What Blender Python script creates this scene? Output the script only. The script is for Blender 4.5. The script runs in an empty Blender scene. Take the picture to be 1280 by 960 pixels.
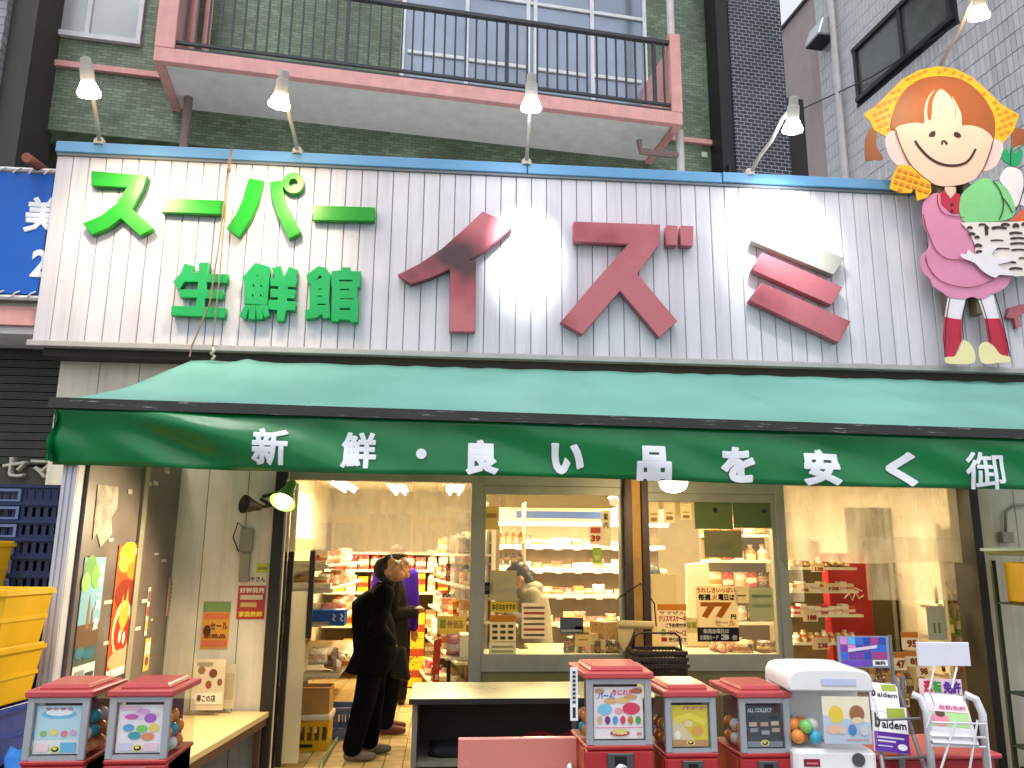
import bpy, bmesh, math, random
from mathutils import Vector, Matrix
R = math.radians
random.seed(7)
scene = bpy.context.scene
col = scene.collection

# ------------------------------------------------------------------ camera, sky, sun, exposure
YAW, PITCH, ROLL, FPX = R(4.71), R(12.0), R(0.49), 1000.0
CAM = Vector((0, 0, 1.6))
_f = Vector((math.sin(YAW)*math.cos(PITCH), math.cos(YAW)*math.cos(PITCH), math.sin(PITCH)))
_r0 = Vector((math.cos(YAW), -math.sin(YAW), 0))
_u0 = _r0.cross(_f)
_r = _r0*math.cos(ROLL) + _u0*math.sin(ROLL)
_u = -_r0*math.sin(ROLL) + _u0*math.cos(ROLL)
cd = bpy.data.cameras.new('camera')
cam = bpy.data.objects.new('camera', cd)
col.objects.link(cam)
cd.sensor_width = 36.0
cd.lens = FPX/1280*36
cd.clip_start = 0.05
cd.clip_end = 2000
m = Matrix((( _r.x, _u.x, -_f.x, CAM.x), (_r.y, _u.y, -_f.y, CAM.y), (_r.z, _u.z, -_f.z, CAM.z), (0, 0, 0, 1)))
cam.matrix_world = m
scene.camera = cam

SUN_EL, SUN_AZ = R(66), R(200)          # high, veiled by cloud
world = bpy.data.worlds.new('World')
scene.world = world
world.use_nodes = True
nt = world.node_tree
bg = nt.nodes['Background']
sky = nt.nodes.new('ShaderNodeTexSky')
sky.sky_type = 'NISHITA'
sky.sun_disc = False
sky.sun_elevation = SUN_EL
sky.sun_rotation = SUN_AZ
sky.air_density = 1.0
sky.dust_density = 4.0
sky.ozone_density = 1.0
hs = nt.nodes.new('ShaderNodeHueSaturation')      # cloud cover: the blue is mostly gone
hs.inputs['Saturation'].default_value = 0.35
nt.links.new(sky.outputs[0], hs.inputs['Color'])
cl_ = nt.nodes.new('ShaderNodeMix'); cl_.data_type = 'RGBA'    # even white cloud deck over the whole dome
cl_.inputs['Factor'].default_value = 0.5
cl_.inputs['B'].default_value = (4.6, 4.8, 5.1, 1)
nt.links.new(hs.outputs[0], cl_.inputs['A'])
nt.links.new(cl_.outputs['Result'], bg.inputs['Color'])
bg.inputs['Strength'].default_value = 0.14

sd = bpy.data.lights.new('sun', 'SUN')
sd.energy = 0.7
sd.angle = R(25)
sd.color = (1.0, 0.97, 0.93)
sun = bpy.data.objects.new('sun', sd)
col.objects.link(sun)
_sd = Vector((math.sin(SUN_AZ)*math.cos(SUN_EL), math.cos(SUN_AZ)*math.cos(SUN_EL), math.sin(SUN_EL)))
sun.rotation_euler = _sd.to_track_quat('Z', 'Y').to_euler()
sun.location = (0, -5, 20)

scene.view_settings.view_transform = 'Standard'
scene.view_settings.look = 'None'
scene.view_settings.exposure = 0.85
scene.view_settings.gamma = 1.0
scene.view_settings.use_curve_mapping = False
scene.render.engine = 'CYCLES'
scene.cycles.use_denoising = True
scene.cycles.use_adaptive_sampling = True
scene.cycles.adaptive_threshold = 0.03
scene.cycles.max_bounces = 6
scene.cycles.diffuse_bounces = 3
scene.cycles.glossy_bounces = 3
scene.cycles.transmission_bounces = 6
scene.cycles.transparent_max_bounces = 16
scene.cycles.caustics_reflective = False
scene.cycles.caustics_refractive = False
scene.cycles.sample_clamp_indirect = 4.0

# ------------------------------------------------------------------ pixel -> ray -> point on a real plane
def ray(px, py):
    return _f + _r*((px-640)/FPX) - _u*((py-480)/FPX)
def atY(px, py, Y):
    v = ray(px, py); return CAM + v*((Y-CAM.y)/v.y)
def atX(px, py, X):
    v = ray(px, py); return CAM + v*((X-CAM.x)/v.x)
def atZ(px, py, Z):
    v = ray(px, py); return CAM + v*((Z-CAM.z)/v.z)

class Frame:
    """a building's own axes: u along its front, v into depth, w up"""
    def __init__(self, origin, deg):
        self.o = Vector((origin.x, origin.y, 0)); self.a = R(deg)
        self.e1 = Vector((math.cos(self.a), math.sin(self.a), 0))
        self.e2 = Vector((-math.sin(self.a), math.cos(self.a), 0))
    def loc(self, p):
        d = p - self.o; return Vector((d.dot(self.e1), d.dot(self.e2), d.z))
    def hit_v(self, px, py, v):
        d = ray(px, py); t = (v - (CAM-self.o).dot(self.e2))/d.dot(self.e2); return self.loc(CAM + d*t)
    def hit_u(self, px, py, u):
        d = ray(px, py); t = (u - (CAM-self.o).dot(self.e1))/d.dot(self.e1); return self.loc(CAM + d*t)

# ------------------------------------------------------------------ materials
def lin(h):
    if isinstance(h, str):
        h = h.lstrip('#'); c = [int(h[i:i+2], 16)/255 for i in (0, 2, 4)]
    else:
        c = [x/255 for x in h]
    return tuple(((x+0.055)/1.055)**2.4 if x > 0.04045 else x/12.92 for x in c)
_mats = {}
def N(nt, t, **k):
    n = nt.nodes.new(t)
    for a, b in k.items(): setattr(n, a, b)
    return n
def mat(name, c=None, rough=0.55, metal=0.0, var=0.12, scale=6.0, bump=0.0, bscale=60.0, spec=0.4, coat=0.0, trans=0.0, streak=0.0, dirt=0.0, tcol=None):
    """procedural paint / plastic / stone: colour with slow noise, grain bump, optional vertical streaks and dirt blotches"""
    if name in _mats: return _mats[name]
    M = bpy.data.materials.new(name); M.use_nodes = True
    n = M.node_tree; L = n.links.new
    b = n.nodes['Principled BSDF']
    c = lin(c) if not isinstance(c, tuple) or max(c) > 1 else c
    b.inputs['Roughness'].default_value = rough
    b.inputs['Metallic'].default_value = metal
    b.inputs['Specular IOR Level'].default_value = spec
    b.inputs['Coat Weight'].default_value = coat
    geo = N(n, 'ShaderNodeNewGeometry')
    nz = N(n, 'ShaderNodeTexNoise'); nz.inputs['Scale'].default_value = scale; nz.inputs['Detail'].default_value = 5
    L(geo.outputs['Position'], nz.inputs['Vector'])
    ramp = N(n, 'ShaderNodeMapRange'); ramp.inputs['From Min'].default_value = 0.3; ramp.inputs['From Max'].default_value = 0.7
    ramp.inputs['To Min'].default_value = 1-var; ramp.inputs['To Max'].default_value = 1+var*0.6
    L(nz.outputs['Fac'], ramp.inputs['Value'])
    mul = N(n, 'ShaderNodeVectorMath', operation='SCALE'); mul.inputs[0].default_value = c
    L(ramp.outputs[0], mul.inputs['Scale'])
    out = mul.outputs[0]
    if streak or dirt:
        mp = N(n, 'ShaderNodeMapping')
        mp.inputs['Scale'].default_value = (14, 14, 0.7) if streak else (2.3, 2.3, 2.3)
        L(geo.outputs['Position'], mp.inputs['Vector'])
        n2 = N(n, 'ShaderNodeTexNoise'); n2.inputs['Scale'].default_value = 1.0; n2.inputs['Detail'].default_value = 6; n2.inputs['Roughness'].default_value = 0.7
        L(mp.outputs[0], n2.inputs['Vector'])
        r2 = N(n, 'ShaderNodeMapRange'); r2.inputs['From Min'].default_value = 0.48; r2.inputs['From Max'].default_value = 0.78
        r2.inputs['To Min'].default_value = 0; r2.inputs['To Max'].default_value = streak or dirt
        L(n2.outputs['Fac'], r2.inputs['Value'])
        mx = N(n, 'ShaderNodeMix', data_type='RGBA')
        L(r2.outputs[0], mx.inputs['Factor']); L(out, mx.inputs['A']); mx.inputs['B'].default_value = (0.09, 0.085, 0.075, 1)
        out = mx.outputs['Result']
    L(out, b.inputs['Base Color'])
    rr = N(n, 'ShaderNodeMapRange'); rr.inputs['To Min'].default_value = max(0.02, rough-0.1); rr.inputs['To Max'].default_value = min(1, rough+0.12)
    L(nz.outputs['Fac'], rr.inputs['Value']); L(rr.outputs[0], b.inputs['Roughness'])
    if bump:
        n3 = N(n, 'ShaderNodeTexNoise'); n3.inputs['Scale'].default_value = bscale; n3.inputs['Detail'].default_value = 4
        L(geo.outputs['Position'], n3.inputs['Vector'])
        bp = N(n, 'ShaderNodeBump'); bp.inputs['Strength'].default_value = bump; bp.inputs['Distance'].default_value = 0.01
        L(n3.outputs['Fac'], bp.inputs['Height']); L(bp.outputs[0], b.inputs['Normal'])
    if trans:
        tr = N(n, 'ShaderNodeBsdfTranslucent')
        if tcol: tr.inputs['Color'].default_value = (*tcol, 1)
        else: L(out, tr.inputs['Color'])
        ms = N(n, 'ShaderNodeMixShader'); ms.inputs['Fac'].default_value = trans
        L(b.outputs[0], ms.inputs[1]); L(tr.outputs[0], ms.inputs[2]); L(ms.outputs[0], n.nodes['Material Output'].inputs['Surface'])
    _mats[name] = M
    return M
def emis(name, c, s):
    if name in _mats: return _mats[name]
    M = bpy.data.materials.new(name); M.use_nodes = True
    b = M.node_tree.nodes['Principled BSDF']
    b.inputs['Base Color'].default_value = (*c, 1)
    b.inputs['Emission Color'].default_value = (*c, 1); b.inputs['Emission Strength'].default_value = s
    _mats[name] = M; return M
def clear(name, tint=(1, 1, 1), haze=0.0, hazec=(0.9, 0.9, 0.9), refl=0.10, rough=0.03, noise=0.0):
    """thin glass or vinyl sheet: see-through, a little reflective, optionally milky"""
    if name in _mats: return _mats[name]
    M = bpy.data.materials.new(name); M.use_nodes = True
    n = M.node_tree; L = n.links.new
    n.nodes.remove(n.nodes['Principled BSDF'])
    tp = N(n, 'ShaderNodeBsdfTransparent'); tp.inputs['Color'].default_value = (*tint, 1)
    gl = N(n, 'ShaderNodeBsdfGlossy'); gl.inputs['Roughness'].default_value = rough
    lw = N(n, 'ShaderNodeLayerWeight'); lw.inputs['Blend'].default_value = 0.5     # Schlick, the same from both sides of the sheet
    pw = N(n, 'ShaderNodeMath', operation='POWER'); L(lw.outputs['Facing'], pw.inputs[0]); pw.inputs[1].default_value = 5.0
    ml = N(n, 'ShaderNodeMath', operation='MULTIPLY_ADD'); ml.inputs[1].default_value = 0.7; ml.inputs[2].default_value = refl/2
    ml.use_clamp = True
    L(pw.outputs[0], ml.inputs[0])
    m1 = N(n, 'ShaderNodeMixShader'); L(ml.outputs[0], m1.inputs[0]); L(tp.outputs[0], m1.inputs[1]); L(gl.outputs[0], m1.inputs[2])
    out = m1.outputs[0]
    if haze:
        df = N(n, 'ShaderNodeBsdfDiffuse'); df.inputs['Color'].default_value = (*hazec, 1)
        tl = N(n, 'ShaderNodeBsdfTranslucent'); tl.inputs['Color'].default_value = (*hazec, 1)
        m2 = N(n, 'ShaderNodeMixShader'); m2.inputs[0].default_value = 0.55; L(df.outputs[0], m2.inputs[1]); L(tl.outputs[0], m2.inputs[2])
        m3 = N(n, 'ShaderNodeMixShader'); m3.inputs[0].default_value = haze
        if noise:
            geo = N(n, 'ShaderNodeNewGeometry')
            mp = N(n, 'ShaderNodeMapping'); mp.inputs['Scale'].default_value = (5, 5, 1.2); L(geo.outputs['Position'], mp.inputs['Vector'])
            nz = N(n, 'ShaderNodeTexNoise'); nz.inputs['Scale'].default_value = 1.6; nz.inputs['Detail'].default_value = 5; L(mp.outputs[0], nz.inputs['Vector'])
            rg = N(n, 'ShaderNodeMapRange'); rg.inputs['From Min'].default_value = 0.3; rg.inputs['From Max'].default_value = 0.7
            rg.inputs['To Min'].default_value = max(0, haze-noise); rg.inputs['To Max'].default_value = min(1, haze+noise)
            L(nz.outputs['Fac'], rg.inputs['Value']); L(rg.outputs[0], m3.inputs[0])
        L(out, m3.inputs[1]); L(m2.outputs[0], m3.inputs[2]); out = m3.outputs[0]
    L(out, n.nodes['Material Output'].inputs['Surface'])
    _mats[name] = M; return M
def brickmat(name, c1, c2, mortar, bw, bh, mort=0.012, rough=0.5, axis='XZ', bump=0.5, var=0.35, spec=0.4):
    """glazed facing tiles too small to pick apart: colour per tile, recessed joints"""
    M = bpy.data.materials.new(name); M.use_nodes = True
    n = M.node_tree; L = n.links.new; b = n.nodes['Principled BSDF']
    tc = N(n, 'ShaderNodeTexCoord'); sp = N(n, 'ShaderNodeSeparateXYZ'); cb = N(n, 'ShaderNodeCombineXYZ')
    L(tc.outputs['Object'], sp.inputs[0])
    ad = N(n, 'ShaderNodeMath', operation='ADD'); L(sp.outputs['X'], ad.inputs[0]); L(sp.outputs['Y'], ad.inputs[1])
    L(ad.outputs[0], cb.inputs['X']); L(sp.outputs['Z'], cb.inputs['Y'])
    br = N(n, 'ShaderNodeTexBrick')
    br.inputs['Color1'].default_value = (*lin(c1), 1); br.inputs['Color2'].default_value = (*lin(c2), 1); br.inputs['Mortar'].default_value = (*lin(mortar), 1)
    br.inputs['Scale'].default_value = 1; br.inputs['Brick Width'].default_value = bw; br.inputs['Row Height'].default_value = bh
    br.inputs['Mortar Size'].default_value = mort*0.5; br.inputs['Mortar Smooth'].default_value = 0.1; br.inputs['Bias'].default_value = -0.1
    L(cb.outputs[0], br.inputs['Vector'])
    nz = N(n, 'ShaderNodeTexNoise'); nz.inputs['Scale'].default_value = 1.3; nz.inputs['Detail'].default_value = 6; L(tc.outputs['Object'], nz.inputs['Vector'])
    rg = N(n, 'ShaderNodeMapRange'); rg.inputs['From Min'].default_value = 0.3; rg.inputs['From Max'].default_value = 0.7; rg.inputs['To Min'].default_value = 1-var; rg.inputs['To Max'].default_value = 1+var
    L(nz.outputs['Fac'], rg.inputs['Value'])
    ml = N(n, 'ShaderNodeVectorMath', operation='SCALE'); L(br.outputs['Color'], ml.inputs[0]); L(rg.outputs[0], ml.inputs['Scale'])
    L(ml.outputs[0], b.inputs['Base Color'])
    b.inputs['Roughness'].default_value = rough; b.inputs['Specular IOR Level'].default_value = spec
    iv = N(n, 'ShaderNodeMath', operation='SUBTRACT'); iv.inputs[0].default_value = 1; L(br.outputs['Fac'], iv.inputs[1])
    bp = N(n, 'ShaderNodeBump'); bp.inputs['Strength'].default_value = bump; bp.inputs['Distance'].default_value = 0.006
    L(iv.outputs[0], bp.inputs['Height']); L(bp.outputs[0], b.inputs['Normal'])
    _mats[name] = M; return M

# ------------------------------------------------------------------ mesh builder
class MB:
    def __init__(self): self.v = []; self.f = []
    def add(self, vs, fs):
        k = len(self.v); self.v += [tuple(p) for p in vs]; self.f += [tuple(i+k for i in q) for q in fs]; return self
    def box(self, x0, y0, z0, x1, y1, z1):
        if x0 > x1: x0, x1 = x1, x0
        if y0 > y1: y0, y1 = y1, y0
        if z0 > z1: z0, z1 = z1, z0
        return self.add([(x0, y0, z0), (x1, y0, z0), (x1, y1, z0), (x0, y1, z0), (x0, y0, z1), (x1, y0, z1), (x1, y1, z1), (x0, y1, z1)],
                        [(0, 3, 2, 1), (4, 5, 6, 7), (0, 1, 5, 4), (1, 2, 6, 5), (2, 3, 7, 6), (3, 0, 4, 7)])
    def hexa(self, p):   # 8 points: bottom loop then top loop
        return self.add(p, [(0, 3, 2, 1), (4, 5, 6, 7), (0, 1, 5, 4), (1, 2, 6, 5), (2, 3, 7, 6), (3, 0, 4, 7)])
    def quad(self, a, b, c, d): return self.add([a, b, c, d], [(0, 1, 2, 3)])
    def prism(self, pts, d, axis=(0, 1, 0)):
        """a convex or simple outline pushed along axis by d"""
        n = len(pts); a = Vector(axis)*d; q = [Vector(p)+a for p in pts]
        return self.add(list(pts)+q, [tuple(range(n)), tuple(range(2*n-1, n-1, -1))] + [(i, i+n, (i+1) % n+n, (i+1) % n) for i in range(n)])
    def tube(self, pts, r, n=8, caps=True):
        pts = [Vector(p) for p in pts]; rs = r if isinstance(r, (list, tuple)) else [r]*len(pts)
        rings = []; prev = None
        for i, p in enumerate(pts):
            t = (pts[min(i+1, len(pts)-1)] - pts[max(i-1, 0)]).normalized()
            if prev is None:
                s = t.orthogonal().normalized()
            else:
                s = (prev - t*prev.dot(t))
                s = s.normalized() if s.length > 1e-6 else t.orthogonal().normalized()
            prev = s; w = t.cross(s)
            rings.append([p + (s*math.cos(2*math.pi*k/n) + w*math.sin(2*math.pi*k/n))*rs[i] for k in range(n)])
        vs = [q for g in rings for q in g]; fs = []
        for i in range(len(rings)-1):
            for k in range(n):
                fs.append((i*n+k, i*n+(k+1) % n, (i+1)*n+(k+1) % n, (i+1)*n+k))
        if caps:
            fs.append(tuple(range(n-1, -1, -1))); m = (len(rings)-1)*n; fs.append(tuple(range(m, m+n)))
        return self.add(vs, fs)
    def lathe(self, prof, n=16, c=(0, 0, 0), axis=None):
        """profile of (radius, height) turned round z (or along axis) at c"""
        q = Vector(axis).to_track_quat('Z', 'Y') if axis is not None else None
        vs = []; fs = []
        for rr, h in prof:
            for k in range(n):
                p = Vector((rr*math.cos(2*math.pi*k/n), rr*math.sin(2*math.pi*k/n), h))
                if q: p = q @ p
                vs.append(p + Vector(c))
        for i in range(len(prof)-1):
            for k in range(n):
                fs.append((i*n+k, i*n+(k+1) % n, (i+1)*n+(k+1) % n, (i+1)*n+k))
        fs.append(tuple(range(n-1, -1, -1))); m = (len(prof)-1)*n; fs.append(tuple(range(m, m+n)))
        return self.add(vs, fs)
    def ball(self, c, rx, ry=None, rz=None, n=10, m=7):
        ry = ry or rx; rz = rz or rx
        vs = [(c[0], c[1], c[2]-rz)]; fs = []
        for i in range(1, m):
            th = math.pi*i/m
            for k in range(n):
                vs.append((c[0]+rx*math.sin(th)*math.cos(2*math.pi*k/n), c[1]+ry*math.sin(th)*math.sin(2*math.pi*k/n), c[2]-rz*math.cos(th)))
        vs.append((c[0], c[1], c[2]+rz))
        for k in range(n): fs.append((0, 1+(k+1) % n, 1+k))
        for i in range(m-2):
            for k in range(n): fs.append((1+i*n+k, 1+i*n+(k+1) % n, 1+(i+1)*n+(k+1) % n, 1+(i+1)*n+k))
        t = len(vs)-1; s = 1+(m-2)*n
        for k in range(n): fs.append((s+k, s+(k+1) % n, t))
        return self.add(vs, fs)
    def mesh(self, name):
        me = bpy.data.meshes.new(name); me.from_pydata(self.v, [], self.f); me.validate(); me.update(); return me
    def build(self, name, material, parent=None, smooth=False, bevel=0.0, segs=1):
        return obj(name, self.mesh(name), material, parent, smooth, bevel, segs)
def obj(name, me, material=None, parent=None, smooth=False, bevel=0.0, segs=1):
    o = bpy.data.objects.new(name, me); col.objects.link(o)
    if material is not None and not me.materials: me.materials.append(material)
    if smooth:
        me.polygons.foreach_set('use_smooth', [True]*len(me.polygons))
        if smooth == 'auto':
            bm = bmesh.new(); bm.from_mesh(me)
            for e in bm.edges:
                if len(e.link_faces) == 2 and e.calc_face_angle() > R(35): e.smooth = False
            bm.to_mesh(me); bm.free()
    if parent is not None: o.parent = parent
    if bevel:
        b = o.modifiers.new('bevel', 'BEVEL'); b.width = bevel; b.segments = segs; b.limit_method = 'ANGLE'; b.angle_limit = R(40)
    return o
def empty(name, loc=(0, 0, 0), rz=0.0):
    o = bpy.data.objects.new(name, None); col.objects.link(o); o.location = loc; o.rotation_euler = (0, 0, rz); o.empty_display_size = 0.1; return o
def tag(o, label=None, cat=None, group=None, kind=None):
    if label: o['label'] = label
    if cat: o['category'] = cat
    if group: o['group'] = group
    if kind: o['kind'] = kind
    return o
def thing(name, label, cat, loc=(0, 0, 0), rz=0.0, group=None):
    return tag(empty(name, loc, rz), label, cat, group)
def box_part(name, material, parent, *b, bevel=0.0):
    return MB().box(*b).build(name, material, parent, bevel=bevel)
def copy_tree(o, parent=None):
    c = o.copy(); col.objects.link(c); c.parent = parent
    for ch in list(o.children): copy_tree(ch, c)
    return c
def flat(name, outlines, depth, material, parent=None, origin=(0, 0, 0), bevel=0.0, ax=(1, 0, 0), az=(0, 0, 1), two_sided=True):
    """2-D outlines (first the rim, then holes) in the plane ax/az, thickness depth along -(ax x az)... towards the viewer"""
    cu = bpy.data.curves.new('outline', 'CURVE'); cu.dimensions = '2D'; cu.fill_mode = 'BOTH'; cu.extrude = depth/2; cu.bevel_depth = bevel
    cu.bevel_resolution = 0
    for ol in outlines:
        s = cu.splines.new('POLY'); s.points.add(len(ol)-1)
        for i, (a, b) in enumerate(ol): s.points[i].co = (a, b, 0, 1)
        s.use_cyclic_u = True
    t = bpy.data.objects.new('tmp', cu)
    me = bpy.data.meshes.new_from_object(t); bpy.data.objects.remove(t); bpy.data.curves.remove(cu)
    ax = Vector(ax); az = Vector(az); ay = ax.cross(az)*-1.0   # towards the viewer when ax = +x, az = +z
    O = Vector(origin)
    for v in me.vertices:
        c = v.co.copy(); v.co = O + ax*c.x + az*c.y + ay*(c.z)*-1.0
    me.materials.clear()
    bm = bmesh.new(); bm.from_mesh(me); bmesh.ops.remove_doubles(bm, verts=bm.verts, dist=1e-5); bmesh.ops.recalc_face_normals(bm, faces=bm.faces); bm.to_mesh(me); bm.free()
    return obj(name, me, material, parent)
_texts = {}
def text_mesh(s, size=1.0, bold=0.0, depth=0.1, res=2, align='LEFT', flatten=1.0):
    """lettering from the built-in font; bold swells the strokes, depth is the thickness towards +z"""
    cu = bpy.data.curves.new('lettering', 'FONT'); cu.body = s; cu.size = 1.0; cu.extrude = 0.02; cu.bevel_depth = bold; cu.bevel_resolution = 0 if bold < 0.02 else 1
    cu.resolution_u = res; cu.align_x = align; cu.align_y = 'CENTER'
    t = bpy.data.objects.new('tmp', cu)
    me = bpy.data.meshes.new_from_object(t); bpy.data.objects.remove(t); bpy.data.curves.remove(cu)
    zs = 0.02+bold
    for v in me.vertices: v.co = Vector((v.co.x*size, v.co.y*size, v.co.z/zs*depth/2))
    me.materials.clear()
    return me
def heavy(me, d, k=6, dz=.0):
    """bolder lettering: copies of the glyph pushed outwards, each at its own small depth"""
    b = bmesh.new(); b.from_mesh(me); base = [v.co.copy() for v in me.vertices]; fs = [tuple(p.vertices) for p in me.polygons]; b.free()
    V_ = list(base); F_ = list(fs)
    for i in range(k):
        a = 2*math.pi*i/k; o = len(V_)
        V_ += [c + Vector((d*math.cos(a), d*math.sin(a), dz*(i+1))) for c in base]; F_ += [tuple(j+o for j in f) for f in fs]
    m2 = bpy.data.meshes.new('lettering'); m2.from_pydata([tuple(v) for v in V_], [], F_); m2.update(); bpy.data.meshes.remove(me); return m2
def fit_text(me, x0, z0, x1, z1):
    """stretch flat lettering (in xy) to the rectangle x0..x1, z0..z1"""
    xs = [v.co.x for v in me.vertices]; ys = [v.co.y for v in me.vertices]
    if not xs: return me
    ax, bx, ay, by = min(xs), max(xs), min(ys), max(ys)
    for v in me.vertices:
        v.co.x = x0 + (v.co.x-ax)/max(1e-6, bx-ax)*(x1-x0); v.co.y = z0 + (v.co.y-ay)/max(1e-6, by-ay)*(z1-z0)
    return me
def stand_up(me, y=0.0):
    """xy lettering -> xz wall plane facing -y"""
    for v in me.vertices: v.co = Vector((v.co.x, y - v.co.z, v.co.y))
    return me
# ================================================================== THE SETTING
FASC_Y, WALL_Y, GLASS_Y = 6.20, 6.42, 6.50
M_conc = mat('street_concrete', '#7d7b78', 0.85, bump=0.3, var=0.25, scale=3, dirt=0.3)
g = MB().box(-60, -60, -0.30, 60, 6.40, -0.02).build('ground', M_conc); tag(g, kind='structure')
gb = MB().box(-60, 12.3, -0.30, 60, 90, -0.02).build('ground', M_conc); tag(gb, kind='structure')

# shop floor: tiles where they show, sheet beyond
M_grout = mat('floor_grout', '#8a7048', 0.8)
M_tile = [mat('floor_tile_%d' % i, c, 0.35, var=0.18, scale=9, dirt=0.15) for i, c in enumerate(('#d9bd86', '#cfb17a', '#e0c793', '#c9a970'))]
fl = MB().box(-3.0, 6.40, -0.30, 5.3, 12.3, -0.012).build('shop_floor', M_grout); tag(fl, kind='structure')
TS = 0.15
tm = [MB().box(-TS/2+.004, -TS/2+.004, -.02, TS/2-.004, TS/2-.004, 0).mesh('tile') for _ in M_tile]
for i, me in enumerate(tm): me.materials.append(M_tile[i])
rest = MB()
for ix in range(41):
    for iy in range(39):
        x, y = -1.62+TS*(ix+.5), 6.40+TS*(iy+.5)
        if ix < 11 and iy < 20:
            t = bpy.data.objects.new('tile', tm[random.choice((0, 0, 1, 2, 2, 3))]); col.objects.link(t); t.parent = fl
            t.location = (x, y, random.uniform(-.001, .001))
        else:
            rest.box(x-TS/2+.003, y-TS/2+.003, -.02, x+TS/2-.003, y+TS/2-.003, -.0005)
tag(rest.build('tile_field', M_tile[0], fl), kind='stuff')

# shop shell
M_cream = mat('cream_wall', '#d8d2c0', 0.6, var=0.10, streak=0.25)
M_inwall = mat('shop_inner_wall', '#eee3c4', 0.7, var=0.06)
M_ceil = mat('shop_ceiling_panel', '#efe8d6', 0.8, var=0.05)
shop = thing('shop_building', 'single storey supermarket shell with cream walls behind the green awning', 'building')
def part(name, M, par, *b, bevel=0.0): return box_part(name, M, par, *b, bevel=bevel)
wp = MB()
for k in range(6):                                   # cladding sheets left of the door
    x0 = -3.05+k*0.305
    o = part('wall_sheet', M_cream, shop, x0+.003, WALL_Y, 0, x0+.302, WALL_Y+.05, 3.12)
part('wall_backing', mat('wall_gap', '#5d584c', .8), shop, -3.05, WALL_Y+.02, 0, -1.225, WALL_Y+.10, 3.12)
for k in range(3):
    x0 = 4.52+k*0.26
    part('wall_sheet', M_cream, shop, x0+.003, WALL_Y, 0, x0+.257, WALL_Y+.05, 3.12)
part('wall_backing', _mats['wall_gap'], shop, 4.50, WALL_Y+.02, 0, 5.30, WALL_Y+.10, 3.12)
part('header_wall', M_cream, shop, -1.225, WALL_Y+.06, 2.24, 4.52, WALL_Y+.20, 3.12)
part('side_wall', M_cream, shop, -3.05, WALL_Y+.10, 0, -2.95, 12.3, 4.5)
part('side_wall', M_cream, shop, 5.20, WALL_Y+.10, 0, 5.30, 12.3, 4.5)
part('roof', mat('roof_sheet', '#d6d6d6', .7), shop, -3.05, 6.34, 4.50, 5.30, 12.0, 4.62)
part('back_wall', M_inwall, shop, -2.95, 11.9, 0, 5.20, 12.0, 4.5)
part('ceiling', M_ceil, shop, -2.95, WALL_Y+.2, 2.46, 5.20, 11.9, 2.54)
part('partition', M_inwall, shop, -1.72, WALL_Y+.10, 0, -1.62, 11.9, 2.72)
part('partition', M_inwall, shop, 4.60, WALL_Y+.10, 0, 4.70, 11.9, 2.72)
part('soffit', mat('soffit_dark', '#37352f', .8), shop, -3.10, 6.24, 3.06, 5.30, 6.50, 3.12)

# door and window frames in the front
M_alu = mat('aluminium_frame', '#9a9684', 0.45, metal=.25, var=.1, dirt=.2)
M_alud = mat('dark_door_frame', '#2a2620', 0.5, metal=.2)
M_brown = mat('brown_steel_post', '#3b241a', .5, var=.2, dirt=.2)
M_ochre = mat('ochre_board', '#b98a3a', .6, var=.2, dirt=.35)
M_panel = mat('olive_kick_panel', '#7c7146', .55, var=.12)
def fr(name, M, x0, z0, x1, z1, y0=GLASS_Y-.04, y1=GLASS_Y+.04, par=None): return part(name, M, par or shop, x0, y0, z0, x1, y1, z1, bevel=.003)
fr('door_jamb', M_alud, -1.31, 0, -1.225, 2.24, 6.36, 6.60)
fr('mullion', M_alu, 0.215, 0, 0.31, 2.23)
fr('door_head', M_alu, -1.225, 2.16, 0.215, 2.24)
def window(x0, z0, x1, z1, label, y=GLASS_Y):
    w = empty('window'); w.parent = shop; w['label'] = label
    b = .055
    part('frame_rail', M_alu, w, x0, y-.03, z0, x1, y+.03, z0+.13, bevel=.003)
    part('frame_rail', M_alu, w, x0, y-.03, z1-.07, x1, y+.03, z1, bevel=.003)
    part('frame_stile', M_alu, w, x0, y-.029, z0+.13, x0+b*.4, y+.029, z1-.07)
    part('frame_stile', M_alu, w, x1-b*.6, y-.029, z0+.13, x1, y+.029, z1-.07)
    part('pane', clear('window_glass', (0.97, 0.96, 0.92), haze=.02, hazec=(.9, .85, .7), refl=.07), w, x0+.01, y-.003, z0+.12, x1-.01, y+.003, z1-.06)
    return w
window(.31, .71, 1.445, 2.14, 'clear shop window in front of the hooded clerk')
window(1.64, .71, 2.72, 2.10, 'clear shop window with the orange price poster')
fr('kick_panel', M_panel, .31, 0, 1.445, .71, GLASS_Y-.01, GLASS_Y+.01)
fr('kick_panel', M_panel, 1.64, 0, 2.72, .71, GLASS_Y-.01, GLASS_Y+.01)
fr('window_head', M_alu, .31, 2.14, 1.445, 2.24)
fr('window_head', M_alu, 1.64, 2.10, 2.72, 2.24)
fr('post', M_brown, 1.445, 0, 1.50, 2.24, 6.38, 6.56)
fr('post_board', M_ochre, 1.50, 0, 1.585, 2.24, 6.44, 6.52)
fr('post', M_brown, 1.585, 0, 1.64, 2.24, 6.40, 6.56)
fr('mullion', M_alu, 2.72, 0, 2.80, 2.24)
fr('door_head', M_alu, 2.80, 2.18, 4.30, 2.24)
fr('door_jamb', M_alud, 4.31, 0, 4.385, 2.26, 6.30, 6.60)
fr('door_post', mat('cream_post', '#cfc2a0', .5, var=.1), 4.39, 0, 4.50, 2.30, 6.33, 6.56)
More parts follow.
